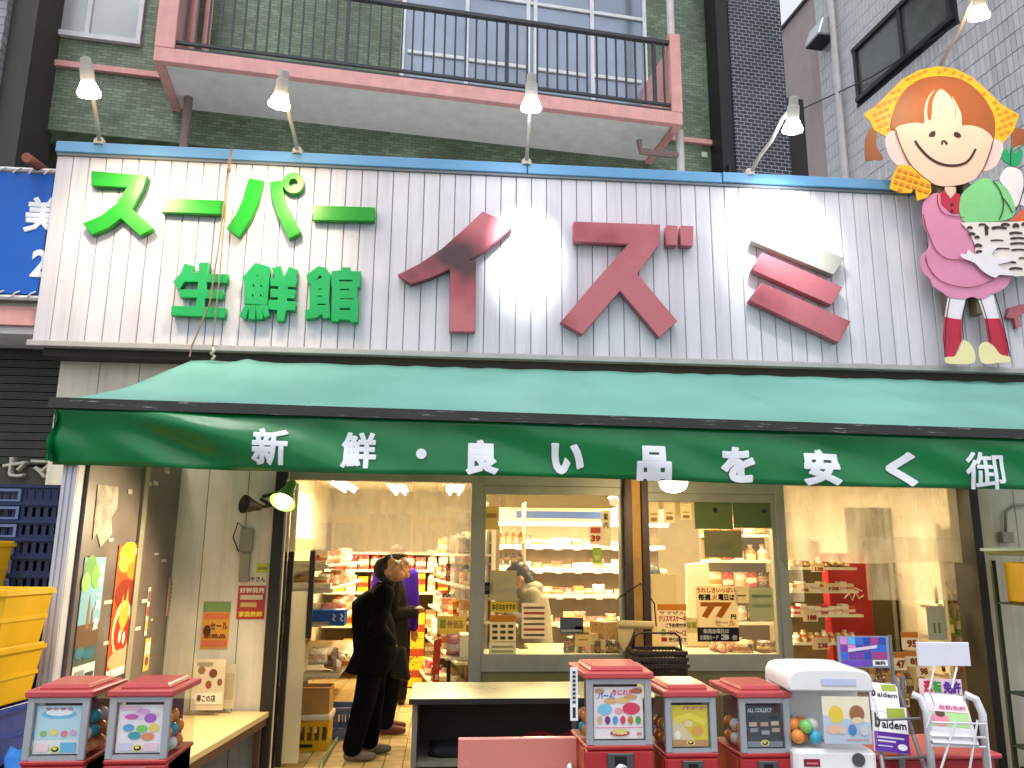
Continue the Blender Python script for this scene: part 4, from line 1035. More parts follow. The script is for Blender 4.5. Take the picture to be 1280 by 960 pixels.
sposter('notice_sheet', 'lower grey green half of the notice on the dark side panel', 'notice', 205, 771, 234, 818, '#97998a', [('r', .1, .12+.14*i, .55+.35*((i*7) % 3)/2, .2+.14*i, '#6f7468') for i in range(6)])
# ================================================================== BENCH, COUNTER
M_bench = mat('bench_top', '#d9c08e', .4, var=.1, scale=4, dirt=.12)
M_wood = mat('bench_edge', '#6b4a36', .6, var=.2)
be = thing('bench', 'cream topped display bench in front of the cream wall', 'bench')
pts = [(-1.95, 4.85), (-1.42, 4.85), (-1.24, 6.38), (-1.95, 6.38)]
MB().prism([(x, y, .42) for x, y in pts], .035, (0, 0, 1)).build('top', M_bench, be)
MB().prism([(x, y, .36) for x, y in [(-1.94, 4.87), (-1.435, 4.87), (-1.255, 6.37), (-1.94, 6.37)]], .058, (0, 0, 1)).build('apron', M_wood, be)
for x, y in ((-1.9, 4.92), (-1.47, 4.92), (-1.30, 6.3), (-1.9, 6.3)): box_part('leg', M_wood, be, x-.02, y-.02, 0, x+.02, y+.02, .36)
bk_ = thing('bucket', 'reddish round bucket tucked under the bench', 'bucket', (-1.45, 5.2, 0))
MB().lathe([(.10, 0), (.13, .20), (.138, .205), (.138, .22), (.125, .22), (.095, .02)], 20).build('pail', mat('dull_red_plastic', '#7c3b34', .4), bk_, smooth='auto')
ct = thing('sales_counter', 'long counter with worn cream top and dark open shelves', 'counter')
M_ct = mat('counter_laminate', '#dcd3ab', .3, var=.06, scale=3, dirt=.1)
M_ctd = mat('counter_body', '#6d6a5c', .6, var=.15)
cx0, cx1, cy0, cy1 = -.16, 1.35, 5.12, 5.72
box_part('top', M_ct, ct, cx0-.02, cy0-.03, .725, cx1, cy1, .75, bevel=.004)
box_part('edge', mat('dark_edging', '#1e1b18', .5), ct, cx0-.021, cy0-.034, .718, cx1, cy0-.030, .749)
box_part('side', M_ctd, ct, cx0, cy0, 0, cx0+.03, cy1-.02, .725)
box_part('side', M_ctd, ct, cx1-.04, cy0, 0, cx1-.01, cy1-.02, .725)
box_part('back', mat('counter_back', '#3c3a30', .7), ct, cx0+.03, cy1-.05, 0, cx1-.04, cy1-.02, .725)
box_part('shelf', M_ctd, ct, cx0+.03, cy0+.02, .36, cx1-.04, cy1-.05, .385)
cloth = MB(); rnd = random.Random(4)
def heap(name, label, c, M, rx, ry, rz, seed):
    rn = random.Random(seed); b = MB(); b.ball((0, 0, 0), rx, ry, rz, 18, 10)
    for i, v in enumerate(b.v):
        x, y, z = v; f = 1+.18*math.sin(9*x/rx+seed)+.15*math.sin(7*y/ry+3*z/rz+seed*2); b.v[i] = (x*f, y*f, max(-.3*rz, z*f))
    o = b.build(name, M, None, smooth=True); o.location = (c[0], c[1], c[2]+.3*rz); return tag(o, label, 'cloth')
heap('folded_cloth', 'black cloth bundle on the counter shelf', (.25, 5.35, .386), mat('black_cloth', '#15141a', .9), .30, .18, .06, 2)
heap('folded_cloth', 'dark red cloth bundle at the right of the counter shelf', (.75, 5.30, .386), mat('dark_red_cloth', '#7a1722', .85), .34, .16, .09, 5)
hose = tag(MB().tube([atZ(395, 985, .01), atZ(402, 955, .012), atZ(420, 925, .012), atZ(432, 895, .012), atZ(445, 882, .03)], .014, 8).build('water_hose', mat('hose_green', '#7fa070', .4), None, smooth=True), 'pale green hose lying on the tiles inside the doorway', 'hose')

# ================================================================== CAPSULE VENDING MACHINES
M_vred = mat('machine_red', '#a52b30', .35, var=.08, scale=8, dirt=.08)
M_vlid = mat('machine_lid', '#b4494c', .32, var=.06, scale=8)
M_vgrey = mat('machine_frame', '#a4a8b0', .35, metal=.3, var=.06)
M_vmet = mat('coin_plate', '#5f6063', .35, metal=.7)
M_chrome = mat('chrome_handle', '#d4d4d4', .2, metal=.9)
M_clear = clear('clear_case', (.99, .99, .99), haze=.015, hazec=(.7, .72, .75), refl=.04)
M_dkin = mat('machine_inside', '#5a2436', .6)
CAPS = ['#3aa6c8', '#d8c93c', '#d86a9a', '#e8e8e8', '#7ac06a', '#9a6ac0', '#e08a3c']
def machine(cx, Y, Ztop, W, CH, label, items, base, seed, rz=0.0, group='red capsule machines'):
    """red box machine: lid, clear case with poster, coin plate with crank, tray; stands on its own cabinet"""
    T = thing('capsule_machine', label, 'capsule machine', (cx, Y, 0), rz, group=group)
    wf, wb, dp = W/2, W/2*1.10, .235       # front half width, back half width, depth
    z2 = Ztop-.020; z1 = z2-CH; z0 = z1-.24
    def trap(za, zb, ins, y0, y1, name, M, bevel=.004, top=0.0):
        f = lambda y: wf+(wb-wf)*(y/dp)
        return MB().hexa([(-f(y0)+ins, y0, za), (f(y0)-ins, y0, za), (f(y1)-ins, y1, za), (-f(y1)+ins, y1, za), (-f(y0)+ins+top, y0+top, zb), (f(y0)-ins-top, y0+top, zb), (f(y1)-ins-top, y1-top, zb), (-f(y1)+ins+top, y1-top, zb)]).build(name, M, T, bevel=bevel)
    lid = trap(z2, z2+.020, -.010, -.012, dp+.01, 'lid', M_vlid, .004)
    trap(z2+.020, z2+.034, .016, .02, dp-.02, 'lid_crown', M_vlid, .003, .006)
    trap(z1-.004, z1+.010, -.004, -.006, dp+.004, 'case_floor', M_vred)
    # clear case walls
    cs = empty('case'); cs.parent = T
    f = lambda y: wf+(wb-wf)*(y/dp)
    for s in (-1, 1):
        MB().hexa([(s*(wf-.001), .012, z1+.01), (s*(wf+.002), .012, z1+.01), (s*(wb+.002), dp-.005, z1+.01), (s*(wb-.001), dp-.005, z1+.01),
                   (s*(wf-.001), .012, z2), (s*(wf+.002), .012, z2), (s*(wb+.002), dp-.005, z2), (s*(wb-.001), dp-.005, z2)]).build('side_pane', M_clear, cs)
        MB().box(s*(wf-.020), -.004, z1+.010, s*(wf+.001), .012, z2).build('stile', M_vgrey, cs, bevel=.002)
    MB().box(-wf+.02, -.002, z2-.016, wf-.02, .012, z2).build('frame_top', M_vgrey, cs)
    MB().box(-wf+.02, -.002, z1+.010, wf-.02, .012, z1+.022).build('frame_bottom', M_vgrey, cs)
    MB().box(-wf+.02, .004, z1+.022, wf-.02, .006, z2-.016).build('front_pane', M_clear, cs)
    MB().box(-.35*W, .05, z1+.012, .35*W, dp-.01, z2-.002).build('inner_column', M_dkin, T)
    p = poster('display_card', None, None, (-wf+.024, .0105, z1+.026), (1, 0, 0), (0, 0, 1), 2*wf-.048, CH-.052, base, items, parent=T)
    rn = random.Random(seed); ci = 0
    for s in (-1, 1):
        for k in range(9):
            y = .045+.055*(k % 3)*(dp/.25); z = z1+.034+.042*(k//3)
            x = s*(f(y)-.024)
            if k < 6 or rn.random() < .4:
                MB().ball((x, y, z), .021, n=10, m=6).build('capsule', mat('capsule_'+str(rn.randrange(7)), CAPS[rn.randrange(7)], .25, var=.05), T, smooth=True)
    # red body
    box_part('body', M_vred, T, -wf-.004, -.004, z0, wf+.004, dp, z1-.005, bevel=.006)
    box_part('body_cheek', mat('cheek_orange', '#c0563a', .4), T, wf+.005, .02, z0, wb-.004, dp, z1-.006, bevel=.004)
    box_part('body_cheek', _mats['cheek_orange'], T, -wb+.004, .02, z0, -wf-.005, dp, z1-.006, bevel=.004)
    cp = empty('coin_unit'); cp.parent = T
    pw = W*.20
    box_part('plate', M_vmet, cp, -pw, -.012, z1-.125, pw, -.0045, z1-.012, bevel=.002)
    box_part('slot', mat('slot_black', '#0c0c0c', .5), cp, -pw*.45, -.014, z1-.052, pw*.45, -.0121, z1-.020)
    MB().lathe([(.020, 0), (.022, .008), (.012, .018), (.010, .026)], 14, (0, -.012, z1-.062), axis=(0, -1, 0)).build('crank_hub', M_chrome, cp, smooth='auto')
    a_ = rn.uniform(-.7, .1)
    MB().tube([(-.020*math.cos(a_), -.036, z1-.062-.020*math.sin(a_)), (0, -.040, z1-.062), (.024*math.cos(a_), -.036, z1-.062+.024*math.sin(a_))], .006, 6).build('crank', M_chrome, cp, smooth=True)
    box_part('price_tag', cmat('#c8b93c'), T, -pw*.6, -.009, z1-.160, pw*.6, -.005, z1-.130)
    box_part('tray_lid', M_vlid, T, wf*.35, -.030, z1-.165, wf*.95, -.005, z1-.125, bevel=.004)
    # lower cabinet and stand
    box_part('cabinet', M_vred, T, -wb, .0, .10, wb, dp, z0-.004, bevel=.006)
    for s in (-1, 1): box_part('foot', M_vmet, T, s*wb*.8-.02, .02, -.02, s*wb*.8+.02, dp-.02, .10)
    return T
BADGE = [('e', .5, .10, .12, .075, '#e9dc7a'), ('e', .5, .10, .085, .055, '#1c1c10'), ('e', .49, .115, .05, .03, '#e9dc7a')]
def blobs(rn, n, cols, x0=.05, x1=.95, y0=.15, y1=.95, r=(.05, .13)):
    return [('e', rn.uniform(x0, x1), rn.uniform(y0, y1), rn.uniform(*r), rn.uniform(*r)*.8, rn.choice(cols)) for _ in range(n)]
rn = random.Random(21)
def place(px, py, Y):
    P = atY(px, py, Y); return P.x, P.z
x, z = place(76, 863, 2.70)
machine(x, 2.70, z, .180, .19, 'leftmost red capsule machine with pale blue card', [('r', 0, .3, 1, 1, '#b5d8e6'), ('e', .5, .82, .4, .10, '#6fbce0'), ('e', .5, .86, .3, .07, '#e9f3f7'), ('t', 'ゆらゆら', .2, .9, .8, .97, '#b05a78'), ('e', .2, .42, .08, .06, '#8ab86a'), ('e', .42, .45, .09, .07, '#e4d37a'), ('e', .66, .42, .08, .07, '#d77f8e'), ('e', .86, .44, .08, .06, '#c9a3cc'), ('r', .03, .05, .35, .22, '#e9d0d4'), ('r', .6, .04, .95, .24, '#5fb4dc')]+BADGE, '#dfe8ea', 1)
x, z = place(178, 862, 2.70)
machine(x, 2.70, z, .180, .19, 'red capsule machine with purple toys card, second from the left edge', [('e', .5, .78, .42, .10, '#dccbe4'), ('e', .3, .75, .16, .06, '#c85aa8'), ('e', .72, .72, .14, .10, '#a65ac0'), ('e', .55, .86, .16, .06, '#d9a3d8'), ('e', .25, .52, .13, .08, '#5aa0d0'), ('e', .55, .5, .13, .08, '#7ec45c'), ('e', .82, .52, .12, .09, '#e0d060'), ('e', .4, .36, .15, .08, '#3a9aa0'), ('e', .7, .34, .15, .08, '#d88a5a'), ('r', .04, .9, .5, .97, '#e4b0c8'), ('r', .05, .05, .4, .2, '#cfd0e8'), ('r', .62, .04, .95, .2, '#e6c9d8')]+BADGE, '#e9e4ea', 2)
x, z = place(773, 840, 2.62)
machine(x, 2.62, z, .204, .205, 'largest red capsule machine with the egg toys card', [('t', 'パーん', .08, .76, .42, .90, '#3a4ec0'), ('t', 'きにれき', .38, .84, .80, .95, '#d83a7c'), ('e', .12, .92, .10, .05, '#c8a27a'), ('e', .88, .92, .12, .06, '#b5694a'), ('e', .35, .73, .15, .06, '#d9b07c'), ('e', .58, .74, .15, .06, '#e0bc84'), ('e', .75, .80, .14, .05, '#cfa070'), ('e', .22, .57, .15, .11, '#7fc4e4'), ('e', .76, .58, .18, .12, '#d83a5c'), ('e', .5, .54, .08, .06, '#eaa0b8')]
        + [('e', .12+.155*i, .36, .055, .08, c) for i, c in enumerate(('#d8b48c', '#6a2a8a', '#4aa0d8', '#d83a6a', '#c07a3a', '#4aa84a'))] + [('r', .02, .21, .98, .225, '#e47a9a'), ('e', .52, .11, .20, .055, '#c8202c'), ('e', .52, .14, .14, .06, '#e8d86a'), ('t', 'カプセル', .36, .09, .68, .135, '#f2e8d8'), ('r', .86, .07, .96, .13, '#d8888c')], '#efe9ee', 3)
x, z = place(862, 863, 2.66)
machine(x, 2.66, z, .165, .176, 'red capsule machine with the yellow banana card', [('r', 0, .15, 1, 1, '#d9c83c'), ('p', [(0, .15), (.6, .15), (.25, .6), (0, .7)], '#d8c9a0'), ('p', [(.05, .7), (.5, .82), (.98, .62), (.9, .5), (.5, .66), (.1, .55)], '#e9d84a'), ('e', .45, .55, .12, .08, '#e6d2a4'), ('e', .15, .28, .08, .10, '#f0ece0'), ('e', .7, .38, .16, .12, '#d8a04a'), ('t', 'バナナ', .28, .88, .95, .98, '#c86a9a'), ('r', 0, 0, 1, .16, '#b98a5c')]+BADGE, '#e4d889', 4)
x, z = place(954, 864, 2.66)
machine(x, 2.66, z, .165, .176, 'red capsule machine with the dark navy card beside the white one', [('t', 'ALL COLLECT', .05, .84, .75, .94, '#c8ccd4'), ('r', .7, .8, .98, .98, '#3a2a2a')] + [('r', a_, b_, a_+.22, b_+.10, c) for a_, b_, c in ((.04, .66, '#2a3444'), (.36, .66, '#2c3a50'), (.68, .66, '#202a38'), (.08, .50, '#c0a890'), (.40, .50, '#b89a80'), (.7, .52, '#c8b098'), (.1, .36, '#8a9098'), (.42, .30, '#9aa0a8'), (.72, .36, '#b0a090'))] + [('r', 0, 0, 1, .14, '#7a8490')]+BADGE, '#3c424c', 5)
# card hung on the side of the big machine
wposter('side_card', 'tall narrow white card with black writing beside the largest machine', 'card', 713, 834, 722, 901, 2.60, '#e4e4ea', [('r', .3, .05, .7, .25, '#2a2a30')] + [('r', .3, .32+.08*i, .7, .37+.08*i, '#3a3a44') for i in range(8)])
# white domed machine
def white_machine():
    px = 1037; Y = 2.60
    P = atY(px, 836, Y); x, zt_ = P.x, P.z
    T = thing('capsule_machine', 'white round topped capsule machine with clear bowl and 300 yen sticker', 'capsule machine', (x, Y, 0), R(-6), group='white capsule machine')
    MW = mat('machine_white', '#e2e2e4', .35, var=.04); w = .135; d = .26
    # hood: half-rounded prism
    prof = []
    for i in range(13):
        a = math.pi*(i/12); prof.append((-w*math.cos(a) if False else 0, 0))
    pts = [(-w, .0, zt_-.070), (w, .0, zt_-.070)] + [(w*c, 0, zt_-.070+s*.93) for c, s in ((1.0, .02), (.98, .045), (.90, .063), (.75, .072), (.4, .075), (0, .075), (-.4, .075), (-.75, .072), (-.90, .063), (-.98, .045), (-1, .02))]
    MB().prism(pts, d, (0, 1, 0)).build('hood', MW, T, smooth='auto', bevel=.006)
    box_part('sticker', cmat('#b9c2e0'), T, -.03, -.003, zt_-.05, .08, -.001, zt_-.03)
    zb_ = zt_-.240
    # clear bulging bowl
    vs = []; fs = []; n = 14
    for j in range(9):
        t = j/8; z = zt_-.073 - t*.168; bul = .018*math.sin(math.pi*t)**.5 if 0 < t < 1 else 0
        for i in range(n+1):
            a = math.pi*(i/n); c, s = math.cos(a), math.sin(a)
            ex = .35
            vs.append((-(w+bul)*math.copysign(abs(c)**ex, c), .11-(.115+bul)*abs(s)**ex, z))
    for j in range(8):
        for i in range(n): k = j*(n+1)+i; fs.append((k, k+1, k+n+2, k+n+1))
    MB().add(vs, fs).build('bowl', M_clear, T, smooth=True)
    box_part('back_case', MW, T, -w+.004, .125, zb_, w-.004, d-.002, zt_-.071, bevel=.004)
    rn = random.Random(9)
    poster('display_card', None, None, (-.035, -.009, zt_-.222), (1, 0, 0), (0, 0, 1), .148, .140, '#e9e2c8',
           [('p', [(0, 0), (1, 0), (1, .45), (0, .6)], '#b8c8dc'), ('e', .28, .62, .15, .19, '#e6c83a'), ('e', .72, .64, .16, .18, '#9a6440'), ('e', .72, .5, .12, .07, '#e2d0a8'), ('e', .2, .3, .13, .10, '#e0b8a0'), ('e', .38, .3, .1, .1, '#d8c0b0'), ('e', .6, .3, .09, .12, '#4a84c4'), ('e', .85, .28, .1, .1, '#c8ccd4'), ('r', .45, .08, .92, .11, '#c89a9a')], parent=T)
    for k in range(10): MB().ball((-w+.03+.028*(k % 3), .03+.03*(k//3), zb_+.03+.03*(k % 2)), .022, n=10, m=6).build('capsule', mat('capsule_%d' % (k % 7), CAPS[k % 7], .25), T, smooth=True)
    box_part('body', MW, T, -w+.006, .002, zb_-.34, w-.006, d, zb_-.003, bevel=.012)
    MB().lathe([(.045, 0), (.045, .008), (.038, .012), (.036, .03), (.030, .034)], 24, (.005, .0, zb_-.115), axis=(0, -1, 0)).build('knob', mat('knob_grey', '#c9c9cc', .3), T, smooth='auto')
    MB().lathe([(.058, 0), (.056, .004)], 24, (.005, .001, zb_-.115), axis=(0, -1, 0)).build('dial_ring', mat('dial_dark', '#3a3a3e', .4), T)
    box_part('knob_bar', MW, T, -.012, -.060, zb_-.145, .022, -.032, zb_-.085, bevel=.004)
    MB().lathe([(.020, 0), (.020, .004)], 16, (.070, .001, zb_-.030), axis=(0, -1, 0)).build('coin_slot', M_vmet, T)
    poster('price_sticker', None, None, (-.115, .0, zb_-.10), (1, 0, 0), (0, 0, 1), .068, .040, '#a81f2e', [('t', '300円', .08, .18, .92, .82, '#f4eaea', .04)], parent=T)
    poster('small_sticker', None, None, (-.10, .0, zb_-.052), (1, 0, 0), (0, 0, 1), .050, .022, '#7a1828', [('r', .15, .3, .85, .6, '#c06a74')], parent=T)
    box_part('stand', MW, T, -w+.02, .02, 0, w-.02, d-.02, zb_-.345)
white_machine()
P = atY(965, 846, 3.0)
wposter('small_card', 'small white card with blue pattern behind the white machine', 'card', 958, 836, 976, 862, 2.95, '#d8dce6', [('r', .3, .2, .9, .8, '#2a6ac0'), ('e', .5, .5, .15, .12, '#8ab4e0')])
# salmon cabinet in front of the counter
sc_ = thing('red_cabinet', 'low red cabinet with a plain salmon front panel at the bottom edge', 'cabinet')
a = atY(573, 923, 2.75); b = atY(722, 960, 2.75)
MB().box(a.x, 2.75, .05, b.x, 2.77, a.z).build('front_panel', mat('salmon_panel', '#c97a70', .25, var=.05, spec=.6), sc_, bevel=.004)
box_part('body', M_vred, sc_, a.x+.01, 2.771, .02, b.x+.10, 3.05, a.z-.09, bevel=.006)
MB().lathe([(.012, 0), (.014, .012), (.006, .02)], 12, (b.x-.025, 2.749, a.z-.09), axis=(0, -1, 0)).build('lock', M_chrome, sc_)
# ================================================================== LEAFLET RACKS
M_rk = mat('rack_white_wire', '#d4d6dc', .35, metal=.2)
M_rkg = mat('rack_grey', '#77787e', .4, metal=.3)
def leafrack():
    Y = 2.95
    T = thing('leaflet_rack', 'grey sloping rack full of free job magazines', 'rack')
    A = lambda x, y, Y=Y: atY(x, y, Y)
    for px0, py0, px1, py1 in ((1088, 850, 1106, 975), (1118, 845, 1165, 985)):
        MB().tube([A(px0, py0, 3.06), A((px0+px1)/2, (py0+py1)/2+4, 3.0), A(px1, py1, 2.9)], .008, 8).build('side_bar', M_rkg, T)
    for y in (900, 948): MB().tube([A(1094+(y-850)*.12, y, 2.93), A(1138+(y-850)*.24, y-2, 2.93)], .005, 6).build('cross_bar', M_rkg, T)
    MB().tube([A(1128, 845, 3.06), A(1128, 1000, 3.06)], .010, 8).build('leg', M_rkg, T)
    MB().tube([(A(1128, 1000, 3.06).x, 3.06, 0), A(1128, 1000, 3.06)], .010, 8).build('leg', M_rkg, T)
leafrack()
def slanted(px, Y, name, label, cat, items, base):
    """sheet given by its four corners in the photo, lying in the plane y = Y tilted a little"""
    a, b, c = atY(px[0][0], px[0][1], Y), atY(px[1][0], px[1][1], Y), atY(px[3][0], px[3][1], Y+.06)
    ax = b-a; az = c-a; w = ax.length; h = az.length
    return poster(name, label, cat, a, ax, az, w, h, base, items, thick=.008)
MAGA = [('r', 0, 0, 1, .42, '#5a2a9a'), ('t', 'b', .04, .50, .20, .82, '#15151c', .05), ('t', 'aidem', .24, .50, .95, .68, '#15151c', .02), ('p', [(.42, .72), (.95, .76), (.93, .98), (.40, .94)], '#98a83c'), ('r', .08, .28, .85, .32, '#cfc4e6'), ('r', .08, .20, .6, .24, '#cfc4e6'), ('r', .08, .10, .5, .13, '#b8a8dc'), ('e', .78, .12, .14, .07, '#e4e0ea')]
slanted([(1094, 938), (1138, 943), (1124, 888), (1090, 880)], 2.94, 'magazine', 'free job magazine with purple foot, front one in the rack', 'magazine', MAGA, '#ebeaf0')
slanted([(1090, 888), (1126, 892), (1114, 856), (1086, 852)], 2.99, 'magazine', 'free job magazine with green square, upper one in the rack', 'magazine', MAGA[1:4], '#e6e5ec')
def wirerack():
    T = thing('leaflet_rack', 'white wire leaflet rack with blank header board', 'rack')
    A = lambda x, y, Y=2.85: atY(x, y, Y)
    for s, pts in enumerate((((1140, 868), (1150, 872), (1158, 890), (1166, 975)), ((1206, 868), (1220, 874), (1228, 892), (1236, 980)))):
        MB().tube([A(x, y, 2.85-.012*i) for i, (x, y) in enumerate(pts)], .013, 10).build('side_bar', M_rk, T, smooth=True)
        e = A(pts[-1][0], pts[-1][1], 2.80); MB().tube([e, (e.x, e.y, 0)], .013, 10).build('leg', M_rk, T, smooth=True)
    for y0 in (903, 920, 932): MB().tube([A(1164, y0, 2.80), A(1232, y0+2, 2.80)], .004, 6).build('wire', M_rk, T)
    for x0, x1 in ((1195, 1172), (1222, 1210), (1232, 1240)): MB().tube([A(x0, 900, 2.80), A(x1, 975, 2.79)], .004, 6).build('wire', M_rk, T)
    MB().tube([A(1160, 860, 2.80), A(1168, 880, 2.80), A(1158, 910, 2.80)], .003, 6).build('wire', M_rk, T)
    MB().tube([A(1168, 832, 3.0), A(1162, 862, 2.97)], .004, 6).build('header_stay', M_rk, T); MB().tube([A(1196, 834, 3.0), A(1190, 860, 2.97)], .004, 6).build('header_stay', M_rk, T)
    a = A(1149, 833, 3.0); b = A(1211, 803, 3.0)
    MB().box(a.x, 3.0, a.z, b.x, 3.012, b.z).build('header_board', mat('blank_board', '#d8dae6', .5, var=.03), T, bevel=.002)
    MB().hexa([A(1166, 931, 2.80), A(1224, 934, 2.80), A(1206, 876, 2.98), A(1154, 870, 2.98), A(1166, 928, 2.79), A(1224, 931, 2.79), A(1206, 873, 2.97), A(1154, 867, 2.97)]).build('tray', M_rk, T)
wirerack()
slanted([(1164, 925), (1216, 929), (1204, 868), (1156, 866)], 2.80, 'leaflet', 'driving licence leaflet with green band in the white rack', 'leaflet',
        [('r', 0, .30, 1, .62, '#a9cf90'), ('e', .28, .44, .24, .14, '#d88a9c'), ('e', .3, .58, .12, .08, '#5a3a3c'), ('r', 0, .62, 1, .80, '#eccfd8'), ('t', '自動免許', .3, .66, .95, .76, '#c06a88')], '#e9e6ec')
poster('leaflet', 'leaflet headed in coloured characters at the top of the white rack', 'leaflet', atY(1150, 868, 2.99), (1, 0, -.02), (0, 0, 1), .165, .055, '#e8c4d4', [('t', '運', .1, .12, .3, .9, '#c8283c', .05), ('t', '転', .32, .12, .52, .9, '#2f9a3c', .05), ('t', '免許', .55, .08, .97, .88, '#5a2a9a', .05)])
wposter('check_board', 'board of blue, pink and purple squares in a grey stand', 'board', 1049, 795, 1110, 835, 3.05, '#8f93a6',
        [('r', .05+.15*i, .27+.235*j, .05+.15*(i+.93), .27+.235*(j+.93), rn.choice(['#c83a9a', '#3a6ad0', '#5ab4e4', '#7a3aa8', '#a83a8a', '#d88ac8', '#2a4ab0'])) for i in range(6) for j in range(3)] + [('r', .05, .06, .64, .25, '#6a4ab8'), ('r', .65, .06, .94, .25, '#eceaf0'), ('t', '無料', .69, .09, .9, .22, '#24242c'), ('p', [(.18, .5), (.75, .62), (.76, .72), (.19, .6)], '#d9cbe6')])
st = thing('board_stand', 'grey steel stand holding the board of coloured squares', 'stand')
for x in (1047, 1112): a = atY(x, 794, 3.06); MB().tube([a, (a.x, 3.06, 0)], .007, 8).build('upright', M_rkg, st)
rcab = thing('red_stand', 'red cabinet under the leaflet racks at the bottom edge', 'cabinet')
a = atZ(1110, 948, .62)
box_part('body', M_vred, rcab, 1.42, 3.09, 0, 2.10, 3.40, .86, bevel=.006)
box_part('top', M_vlid, rcab, 1.40, 3.07, .861, 2.12, 3.42, .88, bevel=.006)
# ================================================================== CRATES AT THE LEFT
def crate_mesh(w, d, h, slots, M, t=.012, rim=.018):
    """open crate: floor, four walls with slots, rim, hand hole frame; returns builders for parts"""
    b = MB()
    b.box(-w/2+.01, -d/2+.01, 0, w/2-.01, d/2-.01, .01)
    zs0, zs1 = h*.35, h*.78
    for y in (-d/2, d/2-t):
        b.box(-w/2, y, .0, w/2, y+t, zs0); b.box(-w/2, y, zs1, w/2, y+t, h-rim)
        n = slots
        for k in range(n+1):
            x = -w/2 + w*k/n; b.box(max(-w/2, x-.012), y+.001, zs0, min(w/2, x+.012), y+t-.001, zs1)
    for x in (-w/2, w/2-t): b.box(x, -d/2+t, 0, x+t, d/2-t, h-rim)
    b2 = MB()
    r = .012
    b2.box(-w/2-r, -d/2-r, h-rim, w/2+r, -d/2+t, h); b2.box(-w/2-r, d/2-t, h-rim, w/2+r, d/2+r, h)
    b2.box(-w/2-r, -d/2+t, h-rim, -w/2+t, d/2-t, h); b2.box(w/2-t, -d/2+t, h-rim, w/2+r, d/2-t, h)
    return b, b2
M_bc = mat('crate_navy', '#17254a', .45, var=.15)
M_bh = mat('crate_handle', '#5f6f96', .4)
ORD = ['topmost', 'second from the top', 'third from the top', 'fourth from the top', 'fifth from the top', 'sixth from the top', 'seventh from the top', 'eighth from the top', 'ninth from the top', 'tenth from the top', 'eleventh from the top', 'twelfth from the top', 'thirteenth from the top']
b, b2 = crate_mesh(.60, .42, .125, 14, M_bc)
m1, m2 = b.mesh('crate_wall'), b2.mesh('crate_rim'); m1.materials.append(M_bc); m2.materials.append(M_bc)
hb = MB(); hb.box(-.075, -.225, .03, .075, -.219, .04); hb.box(-.075, -.225, .085, .075, -.219, .1); hb.box(-.075, -.2249, .04, -.06, -.2191, .085); hb.box(.06, -.2249, .04, .075, -.2191, .085)
m3 = hb.mesh('hand_frame'); m3.materials.append(M_bh)
top = atY(40, 606, 4.75)
xr = atY(81, 640, 4.75).x
for k in range(13):
    T = thing('blue_crate', 'navy plastic crate, %s of the tall stack beside the post' % ORD[k], 'crate', (xr-.312+random.uniform(-.006, .006), 4.95, top.z-.125-.098*k), R(random.uniform(-.8, .8)), group='navy crates stacked by the post')
    for nm, me in (('wall', m1), ('rim', m2), ('hand_frame', m3)):
        o = bpy.data.objects.new(nm, me); col.objects.link(o); o.parent = T
zb_ = top.z-.125-.098*12
sup = thing('crate_dolly', 'dark block carrying the tall navy crate stack', 'dolly'); box_part('deck', M_bc, sup, xr-.60, 4.76, .02, xr-.02, 5.14, zb_-.002)
M_yc = mat('crate_yellow', '#e0b010', .4, var=.1, dirt=.08)
M_bl2 = mat('crate_blue', '#1f3f94', .45, var=.1)
def tub(w, d, h, taper=.03):
    b = MB(); t = .008
    lo = [(-w/2+taper, -d/2+taper), (w/2-taper, -d/2+taper), (w/2-taper, d/2-taper), (-w/2+taper, d/2-taper)]
    hi = [(-w/2, -d/2), (w/2, -d/2), (w/2, d/2), (-w/2, d/2)]
    b.add([(x, y, 0) for x, y in lo]+[(x, y, h) for x, y in hi]+[(x*.96, y*.95, h) for x, y in hi]+[(x*.95, y*.94, .015) for x, y in lo],
          [(3, 2, 1, 0)]+[(i, (i+1) % 4, 4+(i+1) % 4, 4+i) for i in range(4)]+[(4+i, 4+(i+1) % 4, 8+(i+1) % 4, 8+i) for i in range(4)]+[(8+i, 8+(i+1) % 4, 12+(i+1) % 4, 12+i) for i in range(4)]+[(12, 13, 14, 15)])
    return b
def tubcrate(name, label, loc, w, d, h, M, group, txt=True):
    T = thing(name, label, 'crate', loc, R(-8), group=group)
    tub(w, d, h).build('shell', M, T, bevel=.004)
    for z, e in ((h-.02, .010), (h*.48, .004)):
        f = .03*(1-z/h)
        b = MB(); x, y = w/2-f+e, d/2-f+e
        b.box(-x, -y, z-.010, x, -y+.014, z+.010); b.box(-x, y-.014, z-.010, x, y, z+.010); b.box(-x, -y+.014, z-.010, -x+.014, y-.014, z+.010); b.box(x-.014, -y+.014, z-.010, x, y-.014, z+.010)
        b.build('band', M, T)
    yy = -d/2+.03*.3-.003
    MB().box(w*.12, yy-.010, h*.64, w*.28, yy+.004, h*.80).build('hand_hole', mat('hole_dark', '#2a2110', .7), T)
    MB().box(w*.10, yy-.018, h*.58, w*.30, yy-.008, h*.655).build('hand_lip', M, T, bevel=.003)
    if txt: MB().box(w*.12, yy+.004, h*.30, w*.28, yy+.0055, h*.36).build('stamp', cmat('#a8382a'), T)
yx = atY(62, 740, 4.2).x-.15
yz = atY(30, 736, 4.2).z
tubcrate('yellow_crate', 'yellow plastic crate, upper of the two beside the post', (yx-.27, 4.40, yz-.285), .52, .38, .28, M_yc, 'yellow crates in a stack')
tubcrate('yellow_crate', 'yellow plastic crate, lower of the two beside the post', (yx-.285, 4.40, yz-.56), .52, .38, .28, M_yc, 'yellow crates in a stack')
